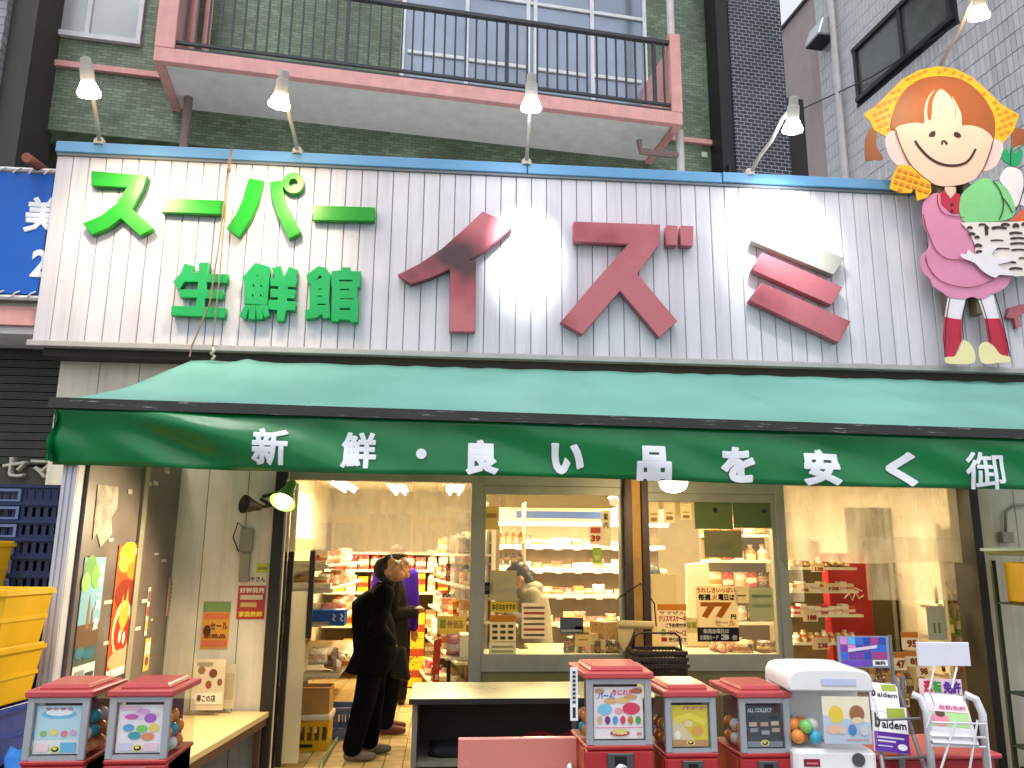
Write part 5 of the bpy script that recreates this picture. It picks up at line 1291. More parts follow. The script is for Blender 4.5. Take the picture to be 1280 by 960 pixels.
tubcrate('yellow_crate', 'yellow crate barely showing at the left edge behind the others', (atY(4, 680, 4.6).x-.26, 4.75, atY(2, 676, 4.6).z-.28), .5, .3, .28, M_yc, 'yellow crates in a stack', False)
tubcrate('blue_tub', 'royal blue plastic crate under the yellow ones', (yx-.29, 4.40, yz-.845), .52, .38, .28, M_bl2, 'blue tubs', False)
tubcrate('blue_tub', 'royal blue plastic crate at the bottom of the yellow stack', (yx-.29, 4.40, yz-1.13), .52, .38, .28, M_bl2, 'blue tubs', False)
dk = thing('pallet', 'dark pallet under the yellow and blue crates', 'pallet'); box_part('board', M_wood, dk, yx-.6, 4.2, -.02, yx, 4.6, yz-1.135)
hp = heap('plastic_bag', 'bright blue plastic bag stuffed beside the crates', (atY(32, 915, 3.9).x, 3.95, .55), mat('bag_blue', '#2f7ed0', .3, trans=.2), .10, .08, .16, 7)
tag(hp, cat='bag'); bst = thing('low_box', 'dark red box behind the leftmost capsule machine', 'box'); box_part('body', mat('maroon_box', '#5c1a20', .6), bst, atY(0, 930, 3.9).x-.3, 3.85, 0, atY(50, 930, 3.9).x, 4.1, .60)
# ================================================================== RACK AT THE RIGHT EDGE
M_gr = mat('rack_dark_green', '#1d3026', .5)
rk = thing('steel_rack', 'dark green steel rack with pale board top at the right edge', 'rack')
a = atY(1240, 684, 5.3); rx0 = a.x+.34; rz = a.z
for x, y in ((rx0, 5.33), (rx0+.9, 5.33), (rx0, 5.8), (rx0+.9, 5.8)): box_part('upright', M_gr, rk, x, y, 0, x+.03, y+.03, rz-.09, bevel=.002)
MB().hexa([(rx0-.05, 5.25, rz-.02), (rx0+1.0, 5.25, rz-.02), (rx0+1.0, 5.85, rz-.02), (rx0-.05, 5.85, rz-.02), (rx0-.05, 5.25, rz), (rx0+1.0, 5.25, rz), (rx0+1.0, 5.85, rz), (rx0-.05, 5.85, rz)]).build('top_board', mat('pale_blue_board', '#b4cfd0', .5, dirt=.1), rk)
heapM = mat('folded_vinyl', '#8b8f6a', .35)
MB().hexa([(rx0-.04, 5.26, rz-.06), (rx0+.95, 5.26, rz-.08), (rx0+.95, 5.8, rz-.06), (rx0-.02, 5.8, rz-.05), (rx0-.05, 5.25, rz-.022), (rx0+1, 5.25, rz-.022), (rx0+1, 5.84, rz-.022), (rx0-.05, 5.84, rz-.022)]).build('vinyl_cover', heapM, rk, bevel=.01)
zs1 = atY(1265, 757, 5.36).z
for z in (zs1, .66, .30): box_part('shelf', M_gr, rk, rx0, 5.34, z-.012, rx0+.93, 5.82, z)
yb = thing('yellow_bin', 'tall yellow plastic bin on the dark rack at right edge', 'bin'); box_part('shell', M_yc, yb, rx0+.07, 5.36, zs1+.002, rx0+.6, 5.78, rz-.10, bevel=.01)
box_part('rib', M_yc, yb, rx0+.16, 5.352, zs1+.002, rx0+.175, 5.36, rz-.10)
bg1 = heap('goods_bag', 'clear bag of pale goods hanging on the dark rack', (rx0+.22, 5.32, .98), mat('grey_poly', '#8a8378', .3, trans=.2), .14, .10, .15, 3); tag(bg1, cat='bag')
bg2 = heap('goods_bag', 'round white packet on the lower shelf of the dark rack', (rx0+.22, 5.40, .662), mat('white_poly', '#d8d4c4', .3, trans=.2), .12, .10, .12, 6); tag(bg2, cat='bag')
gb_ = thing('green_box', 'yellow green carton low on the dark rack at right edge', 'box'); box_part('carton', mat('lime_carton', '#9aa63c', .5), gb_, rx0+.18, 5.36, .302, rx0+.5, 5.7, .52, bevel=.004)
cnd = thing('wall_conduit', 'bent grey conduit and box on the wall at right', 'conduit')
pz_ = atY(1254, 665, WALL_Y)
MB().tube([(pz_.x, WALL_Y-.03, pz_.z), (pz_.x+.02, WALL_Y-.03, pz_.z+.16), (pz_.x+.10, WALL_Y-.03, pz_.z+.22), (pz_.x+.5, WALL_Y-.03, pz_.z+.24)], .012, 8).build('pipe', M_alu, cnd, smooth=True)
box_part('box', M_alu, cnd, pz_.x-.05, WALL_Y-.06, pz_.z-.09, pz_.x+.05, WALL_Y-.003, pz_.z, bevel=.004)
# ================================================================== SHOPPING BASKETS
def baskets():
    P = atY(825, 815, 5.9); zt_ = P.z
    M_bk = mat('basket_brown', '#2f2219', .45)
    w, d, h = .36, .30, .20
    base = thing('basket_stand', 'dark stand carrying the stack of shopping baskets', 'stand', (P.x, 6.0, 0)); box_part('post', M_bk, base, -.12, -.1, 0, .12, .1, zt_-.30)
    for k in range(3):
        T = thing('shopping_basket', 'brown shopping basket, %s of the stack by the post' % ('topmost', 'middle', 'lowest')[k], 'basket', (P.x, 6.0, zt_-.20-.045*k), R(3*k-3), group='stacked shopping baskets')
        b = MB(); f = .86
        for z, s in ((0.0, f), (h, 1.0)):
            x, y = w/2*s, d/2*s; r = .012 if z else .006
            b.box(-x-r, -y-r, z-.012, x+r, -y+r, z+.012); b.box(-x-r, y-r, z-.012, x+r, y+r, z+.012); b.box(-x-r, -y+r, z-.012, -x+r, y-r, z+.012); b.box(x-r, -y+r, z-.012, x+r, y-r, z+.012)
        b.build('rim', M_bk, T)
        for i in range(15):
            t = -1+2*i/14
            for s in (-1, 1): MB().tube([(t*w/2*f, s*d/2*f, 0), (t*w/2, s*d/2, h)], .005, 4, False).build('slat', M_bk, T)
        for i in range(1, 10):
            t = -1+2*i/10
            for s in (-1, 1): MB().tube([(s*w/2*f, t*d/2*f, 0), (s*w/2, t*d/2, h)], .005, 4, False).build('slat', M_bk, T)
        for z in (.07, .135):
            s = f+(1-f)*z/h; x, y = w/2*s, d/2*s
            MB().tube([(-x, -y, z), (x, -y, z), (x, y, z), (-x, y, z), (-x, -y, z)], .005, 4, False).build('hoop', M_bk, T)
        box_part('floor', M_bk, T, -w/2*f, -d/2*f, -.004, w/2*f, d/2*f, .004)
        if k == 0: MB().tube([(-w/2, -.02, h), (-w/2+.015, -.03, h+.10), (-w/2+.05, -.03, h+.125), (w/2-.05, -.03, h+.125), (w/2-.015, -.03, h+.10), (w/2, -.02, h)], .008, 6).build('handle', M_bk, T, smooth=True)
baskets()
vb = thing('vinyl_roll', 'cream roll of thin bags hung by the brown post', 'bag roll'); P = atY(800, 780, 6.2)
MB().tube([(P.x-.17, 6.2, P.z), (P.x+.10, 6.2, P.z-.01)], .03, 10).build('roll', mat('bag_cream', '#d8bd84', .6, trans=.2), vb, smooth='auto')
MB().prism([(P.x-.17, 6.19, P.z), (P.x-.04, 6.19, P.z-.02), (P.x-.08, 6.19, P.z-.12), (P.x-.13, 6.19, P.z-.20), (P.x-.17, 6.19, P.z-.12)], .006).build('bag_tail', _mats['bag_cream'], vb)
MB().tube([(P.x-.17, 6.22, P.z+.18), (P.x, 6.15, P.z+.30), (P.x+.12, 6.22, P.z+.15), (P.x+.13, 6.22, P.z-.02)], .006, 6).build('hanger', M_alud, vb)
# ================================================================== INSIDE THE SHOP
M_sw = mat('shelf_white', '#e6ddc4', .45, var=.06)
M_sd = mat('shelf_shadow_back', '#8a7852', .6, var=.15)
PCOL = {'white': '#ece4d2', 'cream': '#e6cf98', 'red': '#b8302a', 'orange': '#d9802c', 'brown': '#6e4526', 'yellow': '#e6c62e', 'green': '#6f9a3c', 'blue': '#2a62b8', 'pink': '#dd9a94', 'tan': '#b98d58', 'dark': '#3a2a20'}
def packmat(k, c, c2):
    """printed wrapper: body colour, a label band and specks of print in object space"""
    M = bpy.data.materials.new('pack_'+k); M.use_nodes = True; n = M.node_tree; L = n.links.new; b = n.nodes['Principled BSDF']
    tc = N(n, 'ShaderNodeTexCoord'); oi = N(n, 'ShaderNodeObjectInfo'); sp_ = N(n, 'ShaderNodeSeparateXYZ'); L(tc.outputs['Object'], sp_.inputs[0])
    r0 = N(n, 'ShaderNodeMath', operation='MULTIPLY_ADD'); L(oi.outputs['Random'], r0.inputs[0]); r0.inputs[1].default_value = .35; r0.inputs[2].default_value = .25
    df = N(n, 'ShaderNodeMath', operation='SUBTRACT'); L(sp_.outputs['Z'], df.inputs[0]); L(r0.outputs[0], df.inputs[1])
    ab = N(n, 'ShaderNodeMath', operation='ABSOLUTE'); L(df.outputs[0], ab.inputs[0])
    ls = N(n, 'ShaderNodeMath', operation='LESS_THAN'); L(ab.outputs[0], ls.inputs[0]); ls.inputs[1].default_value = .16
    m1 = N(n, 'ShaderNodeMix', data_type='RGBA'); L(ls.outputs[0], m1.inputs['Factor']); m1.inputs['A'].default_value = (*lin(c), 1); m1.inputs['B'].default_value = (*lin(c2), 1)
    ad = N(n, 'ShaderNodeVectorMath', operation='ADD'); L(tc.outputs['Object'], ad.inputs[0]); L(oi.outputs['Location'], ad.inputs[1])
    vo = N(n, 'ShaderNodeTexNoise'); vo.inputs['Scale'].default_value = 13; vo.inputs['Detail'].default_value = 2; L(ad.outputs[0], vo.inputs['Vector'])
    gt = N(n, 'ShaderNodeMath', operation='GREATER_THAN'); L(vo.outputs['Fac'], gt.inputs[0]); gt.inputs[1].default_value = .62
    m2 = N(n, 'ShaderNodeMix', data_type='RGBA'); L(gt.outputs[0], m2.inputs['Factor']); L(m1.outputs['Result'], m2.inputs['A'])
    m2.inputs['B'].default_value = (*lin('#7a4a30' if k in ('white', 'cream', 'yellow', 'tan', 'pink') else '#e8dcc0'), 1)
    L(m2.outputs['Result'], b.inputs['Base Color']); b.inputs['Roughness'].default_value = .3
    _mats['pack_'+k] = M; return M
P2 = {'white': '#d8b49c', 'cream': '#c8702c', 'red': '#e8d8b8', 'orange': '#ecdcb0', 'brown': '#c8a468', 'yellow': '#b8401c', 'green': '#e4dca0', 'blue': '#e0e0e0', 'pink': '#efe0d0', 'tan': '#e8d8b0', 'dark': '#8a6a40'}
pm = {k: packmat(k, v, P2[k]) for k, v in PCOL.items()}
def pouch(seed, n=8):
    """standing pillow bag with crimped top and bottom and creases"""
    rn = random.Random(seed); vs = []; fs = []
    for side in (-1, 1):
        k0 = len(vs)
        for j in range(n+1):
            for i in range(n+1):
                u = -1+2*i/n; v = -1+2*j/n
                t = max(0, (1-abs(u)**3)*(1-abs(v)**4))*.42 + .015
                t *= 1+.16*math.sin(5*u+4*v+seed)+.10*math.sin(9*u-7*v+2*seed)
                w = .5*(1-.10*(1-abs(v))*0 - .12*(1-v*v)*.3)
                vs.append((u*w*(1+.04*math.sin(6*v+seed)), side*t*(.75-.25*v), .5+.5*v+.02*math.sin(5*u+seed)*(v > .5)))
        for j in range(n):
            for i in range(n):
                a = k0+j*(n+1)+i; q = (a, a+1, a+n+2, a+n+1); fs.append(q if side < 0 else q[::-1])
    me = MB().add(vs, fs).mesh('packet'); me.materials.append(pm['white']); me.polygons.foreach_set('use_smooth', [True]*len(me.polygons)); return me
bagm = [pouch(s_) for s_ in (1, 2, 3, 4, 5)]
def simple(b, name, smooth=False):
    me = b.mesh(name); me.materials.append(pm['white'])
    if smooth: me.polygons.foreach_set('use_smooth', [True]*len(me.polygons))
    return me
boxm = simple(MB().box(-.5, -.5, 0, .5, .5, 1), 'carton')
def jarprof(k): return [(.46, 0), (.5, .05), (.5, .62), (.40, .74), (.24, .80), (.24, .86), (.30, .87), (.30, 1.0), (.0, 1.0)] if k else [(.4, 0), (.42, .5), (.30, .64), (.15, .78), (.15, .92), (.19, .93), (.19, 1.0), (0, 1.0)]
jarm = simple(MB().lathe(jarprof(1), 12), 'jar'); botm = simple(MB().lathe(jarprof(0), 12), 'bottle')
KM = {'packet': None, 'carton': boxm, 'jar': jarm, 'bottle': botm}
CATN = {'packet': 'packet', 'carton': 'box', 'jar': 'jar', 'bottle': 'bottle'}
def product(kind, loc, size, colour, where, group, rz=0.0, parent=None, extra=''):
    me = KM[kind] or random.choice(bagm)
    o = bpy.data.objects.new('food_packet' if kind == 'packet' else kind, me); col.objects.link(o)
    o.location = loc; o.scale = size; o.rotation_euler = (0, 0, rz)
    o.material_slots[0].link = 'OBJECT'; o.material_slots[0].material = pm[colour]
    return tag(o, ('%s %s %s' % (extra+colour, 'food packet' if kind == 'packet' else kind, where)).strip(), CATN[kind], group)
def pcard(px0, py0, px1, py1, Y, label, txt, top='#d98a34'):
    return wposter('price_card', label, 'price card', px0, py0, px1, py1, Y, '#ecdfc0', [('r', 0, .68, 1, 1, top), ('t', txt, .3, .12, .9, .56, '#a83a1c', .05)], rough=.6)
# ---- left wall shelving, seen end on
gon = thing('wall_shelving', 'cream wall shelving with scalloped brackets left inside the doorway', 'shelf unit')
gx0, gx1, gy0, gy1 = -1.60, -1.02, 7.45, 10.2
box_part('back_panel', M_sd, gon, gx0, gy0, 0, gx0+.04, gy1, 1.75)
zsh = [atY(400, y, gy0).z for y in (706, 736, 777, 842)]
for i, z in enumerate(zsh):
    xx = gx1 + .05*i
    box_part('shelf_board', M_sw, gon, gx0+.04, gy0+.012, z-.02, xx, gy1, z)
    pr = [(gx0+.04, z-.021)] + [(gx0+.04+(xx-gx0-.04)*(k/8), z-.021-(.12*(1-(k/8))**1.8 if k < 8 else .0)-(.012 if k < 8 else 0)) for k in range(9)]
    pr = [(gx0+.04, z-.020), (xx, z-.020), (xx, z-.035)] + [(gx0+.04+(xx-gx0-.04)*t, z-.035-.13*(1-t)**2) for t in (.85, .7, .55, .4, .25, .1, 0)]
    for y in (gy0, gy0+.9, gy0+1.8): MB().prism([(x, y, zz) for x, zz in pr], .012, (0, 1, 0)).build('bracket', M_sw, gon)
rn = random.Random(31)
for i, z in enumerate(zsh[:3]):
    for k in range(14):
        y = gy0+.10+k*.17; s = rn.uniform(.11, .16)
        product('packet', (gx1-.12+.05*i+rn.uniform(-.03, .03), y, z), (s, s*.9, s*rn.uniform(.6, 1.0)), rn.choice(['white', 'cream', 'pink', 'orange', 'white', 'red']), 'on the %s board of the left shelving' % ('top', 'second', 'third')[i], 'packets on the left shelving', rn.uniform(-.6, .6))
tr1 = thing('display_tray', 'white display tray on the top board of the left shelving', 'tray'); box_part('tray', M_sw, tr1, gx0+.1, gy0-.02, zsh[0]+.001, gx1-.02, gy0+.07, zsh[0]+.035, bevel=.004)
tr1 = thing('display_tray', 'white display tray on the second board of the left shelving', 'tray'); box_part('tray', M_sw, tr1, gx0+.22, gy0-.02, zsh[1]+.001, gx1+.03, gy0+.07, zsh[1]+.05, bevel=.004)
bb = thing('blue_box', 'long blue box with white marks on the third board of the left shelving', 'box')
a = atY(379, 768, gy0-.04); b = atY(432, 756, gy0-.04)
box_part('carton', mat('box_blue', '#1a5fc0', .4), bb, a.x, gy0-.04, zsh[2]+.004, b.x-.13, gy0+.14, zsh[2]+.10, bevel=.002)
box_part('carton', _mats['box_blue'], bb, b.x-.126, gy0-.08, zsh[2]-.03, b.x, gy0+.12, zsh[2]+.105, bevel=.002)
for x in (b.x-.10, b.x-.035): MB().tube([(x, gy0-.082, zsh[2]+.07), (x+.02, gy0-.082, zsh[2]+.05), (x, gy0-.082, zsh[2]+.03), (x+.02, gy0-.082, zsh[2]+.01)], .007, 5).build('mark', M_sw, bb)
rn = random.Random(8)
for k in range(10):
    P = atY(390+rn.uniform(0, 42), 800, gy0+.05); s = rn.uniform(.11, .17)
    product('packet', (P.x, gy0+rn.uniform(0, .25), zsh[3]+rn.uniform(.0, .10)), (s, s, s*.8), rn.choice(['white', 'cream', 'pink', 'white']), 'heaped low on the left shelving', 'bagged goods heaped by the doorway', rn.uniform(0, 3))
# boxes on the floor at the left
yc = atY(384, 876, 7.15)
b_, b2_ = crate_mesh(.36, .30, .24, 6, M_yc)
cr = thing('yellow_crate', 'yellow crate on the tiles just inside the doorway', 'crate', (yc.x, 7.32, 0.0), 0)
b_.build('wall', M_yc, cr); b2_.build('rim', M_yc, cr); box_part('hand_slot', _mats['hole_dark'], cr, -.06, -.154, .03, .06, -.150, .055)
ft = thing('white_tray', 'flat white foam tray between the yellow crate and the cardboard box', 'tray', (yc.x-.02, 7.30, .242)); box_part('tray', M_sw, ft, -.22, -.17, 0, .22, .16, .045, bevel=.01)
cb = thing('cardboard_box', 'open cardboard box standing on the foam tray inside the doorway', 'box', (yc.x-.02, 7.30, .289))
MC = mat('cardboard', '#c2914e', .7, var=.12)
for nm, bx in (('side', (-.20, -.14, 0, .20, -.135, .20)), ('side', (-.20, .135, 0, .20, .14, .20)), ('side', (-.20, -.134, 0, -.195, .134, .20)), ('side', (.195, -.134, 0, .20, .134, .20)), ('bottom', (-.19, -.13, 0, .19, .13, .01)), ('flap', (-.21, -.16, .20, .21, -.13, .21))):
    box_part(nm, MC, cb, *bx)
box_part('stamp', cmat('#8a6a44'), cb, -.15, -.142, .06, -.06, -.1405, .15)
gc = atY(427, 868, 7.6)
b_, b2_ = crate_mesh(.30, .30, .26, 5, M_bh)
cr = thing('grey_blue_crate', 'grey blue crate on the tiles beside the standing customer', 'crate', (gc.x, 7.75, 0.0), 0)
MGB = mat('crate_greyblue', '#6f7fb0', .45)
b_.build('wall', MGB, cr); b2_.build('rim', MGB, cr)
# ---- right aisle shelving
ai = thing('aisle_shelving', 'aisle shelving packed with food packets right of the customers', 'shelf unit', (.20, 7.75, 0), R(7.5))
for z, d in ((.22, .40), (.62, .34), (.98, .30), (1.30, .28), (1.60, .26)):
    box_part('shelf_board', M_sw, ai, -d+.28, 0, z-.025, .30, 2.7, z)
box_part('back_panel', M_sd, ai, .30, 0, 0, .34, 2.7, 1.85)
box_part('kick_board', mat('kick_dark', '#5a4426', .7), ai, -.08, .03, 0, .30, 2.67, .19)
for y in (-.012, .9, 1.8): box_part('upright', M_sw, ai, .26, y, 0, .30, y+.012, 1.85)
A = ai.matrix_basis.copy() if False else (Matrix.Translation((.20, 7.75, 0)) @ Matrix.Rotation(R(7.5), 4, 'Z'))
rn = random.Random(17)
for li, (z, d) in enumerate(((.22, .40), (.62, .34), (.98, .30), (1.30, .28), (1.60, .26))):
    for k in range(13):
        y = .08+k*.20+rn.uniform(-.03, .03); s = rn.uniform(.14, .21)
        P = A @ Vector((-d+.36+rn.uniform(-.02, .05), y, z))
        kind = rn.choice(['packet', 'packet', 'packet', 'carton'])
        product(kind, P, (s*.8, s*.85, s*rn.uniform(.7, 1.15)), rn.choice(['white', 'white', 'cream', 'pink', 'red', 'tan', 'orange', 'dark', 'yellow'] if li < 4 else ['white', 'tan', 'brown', 'dark', 'cream']), 'on the %s board of the aisle shelving' % ('floor', 'second', 'third', 'fourth', 'top')[li], 'packets on the aisle shelving', rn.uniform(-.5, .5)+R(7.5))
wposter('yellow_sign', 'yellow handwritten card stuck on the aisle shelving end', 'sign', 546, 770, 583, 792, 7.55, '#d9bf58', [('r', .1, .3, .3, .8, '#8a9a4a'), ('t', '特価品', .35, .3, .9, .75, '#8a6a2a', .02)])
tb = thing('side_table', 'low table with white sheet against the door mullion', 'table')
a = atY(556, 824, 7.1); b = atY(592, 815, 7.1)
box_part('top', M_sw, tb, a.x, 7.02, a.z, b.x+.04, 7.42, a.z+.02)
for x in (a.x+.02, b.x+.0): box_part('leg', M_alud, tb, x, 7.05, 0, x+.03, 7.40, a.z)
wb = thing('white_box', 'small white box on the low table by the mullion', 'box'); box_part('carton', M_sw, wb, b.x-.12, 7.05, a.z+.021, b.x+.0, 7.3, a.z+.20, bevel=.003)
sash = thing('red_banner', 'narrow red and white banner hanging off the low table', 'banner'); c_ = atY(547, 800, 7.0)
MB().prism([(c_.x-.03, 7.0, a.z+.16), (c_.x+.03, 7.0, a.z+.18), (c_.x+.02, 7.0, a.z-.1), (c_.x+.03, 7.0, .25), (c_.x-.02, 7.0, .22), (c_.x-.035, 7.0, a.z-.1)], .006).build('cloth', mat('banner_red', '#c8381c', .5), sash)
for k in range(4): box_part('mark', pm['cream'], sash, c_.x-.012, 6.996, .40+k*.09, c_.x+.010, 6.999, .44+k*.09)
product('packet', (a.x+.12, 7.2, a.z+.021), (.22, .2, .17), 'pink', 'of snacks on the low table by the mullion', 'snack on table')
# ---- far end of the aisle
fs_ = thing('end_shelving', 'bright end shelving across the back of the aisle', 'shelf unit')
ex0, ex1, ey = atY(432, 760, 10.9).x, atY(530, 760, 10.9).x, 10.9
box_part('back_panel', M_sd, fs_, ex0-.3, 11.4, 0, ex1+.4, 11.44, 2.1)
zz = [atY(480, y, ey).z for y in (820, 782, 740, 712, 690)]
for z in zz: box_part('shelf_board', M_sw, fs_, ex0-.3, ey, z-.03, ex1+.4, 11.4, z)
rn = random.Random(41)
for z, kinds, cols in ((zz[2], ['bottle', 'carton'], ['yellow', 'yellow', 'white', 'blue']), (zz[3], ['carton', 'packet'], ['red', 'white', 'orange']), (zz[1], ['carton'], ['yellow', 'tan']), (zz[0], ['carton'], ['yellow', 'cream', 'tan'])):
    for k in range(11):
        h = {'bottle': .34, 'carton': .20, 'packet': .16}[kinds[0]]
        kd = rn.choice(kinds)
        product(kd, (ex0-.1+k*.15, ey+.1, z), (.13, .13, h if kd == 'bottle' else rn.uniform(.15, .26)), rn.choice(cols), 'on the end shelving at the far end of the aisle', 'goods on the end shelving')
for k in range(3):
    P = atY(508, 830, 10.2)
    product('carton', (P.x, 10.45, .02+.28*k), (.40, .30, .275), 'yellow', 'stacked at the end of the aisle, %s' % ('lowest', 'middle', 'uppermost')[k], 'yellow cartons at the aisle end', extra='large ')
# ---- refrigerated cases behind the windows
M_tagw = mat('price_tag_white', '#e9dfc8', .6)
def chiller(x0, x1, y, label, seed):
    T = thing('chiller_case', label, 'chiller')
    box_part('plinth', M_sd, T, x0, y, 0, x1, y+.8, .35)
    box_part('back', M_sd, T, x0, y+.7, .35, x1, y+.8, 2.0)
    box_part('canopy', M_sw, T, x0, y-.05, 1.98, x1, y+.8, 2.14, bevel=.01)
    box_part('blue_band', mat('band_blue', '#3a63b8', .4), T, x0+.3, y-.06, 2.02, x1-.2, y-.052, 2.10)
    MB().tube([(x0+.05, y+.02, 1.955), (x1-.05, y+.02, 1.955)], .018, 8).build('strip_light', emis('fluor_tube', (1, .88, .66), 14), T)
    ld = bpy.data.lights.new('lamp_light', 'AREA'); ld.shape = 'RECTANGLE'; ld.size = x1-x0-.2; ld.size_y = .06; ld.energy = 30; ld.color = (1, .85, .62)
    lo = bpy.data.objects.new('lamp_light', ld); col.objects.link(lo); lo.parent = T; lo.location = ((x0+x1)/2, y+.08, 1.93); lo.rotation_euler = (R(25), 0, 0)
    rn = random.Random(seed)
    for i, (z, dd) in enumerate(((.45, 0.0), (.80, .16), (1.12, .26), (1.42, .34), (1.70, .40))):
        box_part('shelf_board', M_sw, T, x0, y+dd, z-.02, x1, y+.7, z)
        box_part('price_rail', M_sw, T, x0, y+dd-.012, z-.03, x1, y+dd-.001, z+.015)
        for k in range(9): box_part('price_tag', M_tagw, T, x0+.1+k*.24, y+dd-.018, z-.045, x0+.18+k*.24, y+dd-.013, z+.012)
        n = int((x1-x0-.1)/.125)
        for k in range(n):
            s = rn.uniform(.10, .15)
            product('packet' if rn.random() < .7 else 'carton', (x0+.10+k*.125, y+dd+.09, z), (s, .14, s*rn.uniform(.5, 1.0)), rn.choice(['pink', 'pink', 'red', 'white', 'cream', 'tan', 'orange', 'brown']), 'in the %s tier of the %s chiller' % (('lowest', 'second', 'third', 'fourth', 'top')[i], 'long' if seed == 1 else 'right'), 'packs in the chiller', rn.uniform(-.2, .2))
chiller(.55, 2.75, 9.6, 'long chiller case of meat packs behind the clerk', 1)
# shelving with jars seen at the left of the first window
js = thing('jar_shelf', 'open shelf of jars and bottles at the left of the first window', 'shelf unit')
jx0, jx1, jy = .42, .80, 7.9
zj = [atY(625, y, jy).z for y in (704, 677, 748)]
for z in zj: box_part('shelf_board', M_sw, js, jx0, jy, z-.02, jx1, jy+.25, z)
for x in (jx0, jx1-.02): box_part('upright', M_sw, js, x, jy+.01, 0, x+.02, jy+.24, 2.1)
for r_, z in enumerate(zj):
    for k in range(5): product(('jar', 'bottle', 'carton')[r_], (jx0+.07+k*.065, jy+.08, z), (.055, .055, (.10, .15, .16)[r_]), ('brown', 'cream', 'tan')[r_], 'in the row on the jar shelf, %s board' % ('middle', 'top', 'lowest')[r_], 'goods on the jar shelf')
# till counter
tc = thing('till_counter', 'cream till counter behind the two shop windows', 'counter')
box_part('top', M_ct, tc, .75, 7.10, .78, 2.65, 7.55, .81, bevel=.004)
box_part('front', M_sw, tc, .78, 7.13, 0, 2.62, 7.17, .78)
rg = thing('cash_register', 'white cash register with upright display behind the second window', 'till')
P = atY(873, 725, 7.3)
MB().hexa([(P.x-.13, 7.25, .95), (P.x+.12, 7.25, .95), (P.x+.12, 7.32, .95), (P.x-.13, 7.32, .95), (P.x-.10, 7.30, P.z+.14), (P.x+.10, 7.30, P.z+.16), (P.x+.10, 7.36, P.z+.16), (P.x-.10, 7.36, P.z+.14)]).build('screen', M_sw, rg, bevel=.006)
box_part('base', mat('till_beige', '#cfc3a4', .5), rg, P.x-.18, 7.2, .812, P.x+.18, 7.5, .95, bevel=.006)
pb = thing('cream_partition', 'plain cream board in front of the capped clerk', 'board'); a = atY(806, 762, 7.05); b = atY(845, 718, 7.05); box_part('board', mat('plain_cream', '#dcc894', .6, var=.05), pb, a.x, 7.05, .82, b.x, 7.07, b.z)
rn = random.Random(12)
for k in range(9):
    P = atY(700+rn.uniform(0, 70), 812, 7.0); s = rn.uniform(.10, .2)
    product(rn.choice(['packet', 'packet', 'carton']), (P.x, rn.uniform(6.75, 7.02), .70 if False else .812), (s, s*.8, s*rn.uniform(.7, 1.3)), rn.choice(['white', 'white', 'cream', 'tan', 'dark']), 'piled on the sill behind the first window', 'clutter behind the first window', rn.uniform(0, 3))
sl = thing('window_sill_shelf', 'narrow cream shelf just behind the windows', 'shelf'); box_part('board', M_ct, sl, .34, 6.62, .785, 2.66, 7.09, .81)
for k in range(9):
    P = atY(900+rn.uniform(0, 60), 812, 6.85); s = rn.uniform(.12, .2)
    product('packet', (P.x, rn.uniform(6.72, 7.0), .812), (s, s*.8, s*rn.uniform(.5, .9)), rn.choice(['pink', 'brown', 'green', 'cream', 'dark']), 'piled on the sill behind the second window', 'clutter behind the second window', rn.uniform(0, 3))
# arched shelf with bagged goods at the right of the second window
ar = thing('bag_shelf', 'cream shelf of bagged goods at the right of the second window', 'shelf unit')
ax0, ax1, ay = atY(890, 740, 7.8).x, atY(962, 740, 7.8).x, 7.8
za = [atY(925, y, ay).z for y in (735, 700, 668, 778)]
for z in za: box_part('shelf_board', M_sw, ar, ax0, ay, z-.025, ax1+.1, ay+.3, z)
box_part('back_panel', M_sd, ar, ax0, ay+.3, .4, ax1+.1, ay+.33, 2.0)
for i, z in enumerate(za):
    for k in range(5): product('packet' if i != 1 else 'bottle', (ax0+.08+k*.12, ay+.10, z), (.13, .13, .15), rn.choice(['white', 'cream', 'white', 'dark', 'red']), 'on the %s board of the bag shelf' % ('third', 'second', 'top', 'lowest')[i], 'goods on the bag shelf', rn.uniform(-.4, .4))
# ---- papers fixed to the window glass
GY = GLASS_Y-.008
def gpaper(label, r, base, items=(), cat='paper', name='window_notice'): return wposter(name, label, cat, *r, GY, base, list(items), thick=.001, rough=.6)
gpaper('faded grey chart upper left on the first window', (612, 713, 646, 750), '#b9b08c', [('r', .1, .5, .9, .7, '#cfc6a4'), ('r', .3, .25, .9, .4, '#c9bf9a')])
gpaper('yellow heading strip on the first window', (613, 752, 646, 765), '#c9b83c', [('t', '本日のおすすめ', .06, .2, .95, .8, '#2a2410', .03)])
gpaper('orange headed price list on the first window', (612, 769, 645, 802), '#ded2ae', [('r', 0, .74, 1, 1, '#cf8a2c')] + [('r', .1+.3*i, .08+.22*j, .3+.3*i, .2+.22*j, '#4a4436') for i in range(3) for j in range(3)])
gpaper('white slip at the foot of the first window', (611, 803, 645, 819), '#ddd8bc', [('r', .1, .55, .9, .75, '#b0aa88'), ('r', .1, .2, .9, .4, '#b0aa88')])
gpaper('pale ruled list in the middle of the first window', (652, 754, 683, 798), '#e4d6bc', [('r', .08, .06+.155*j, .92, .13+.155*j, ('#7c6a50', '#b05a3c', '#8a7a60')[j % 3]) for j in range(6)])
gpaper('small black frame at the left edge of the first window', (602, 728, 616, 743), '#2c241c', [('r', .3, .3, .7, .7, '#6a5a48')])
gpaper('yellow tilted note high on the first window', (605, 633, 624, 662), '#d8c274', [('r', .15, .5, .85, .7, '#b89a4c')])
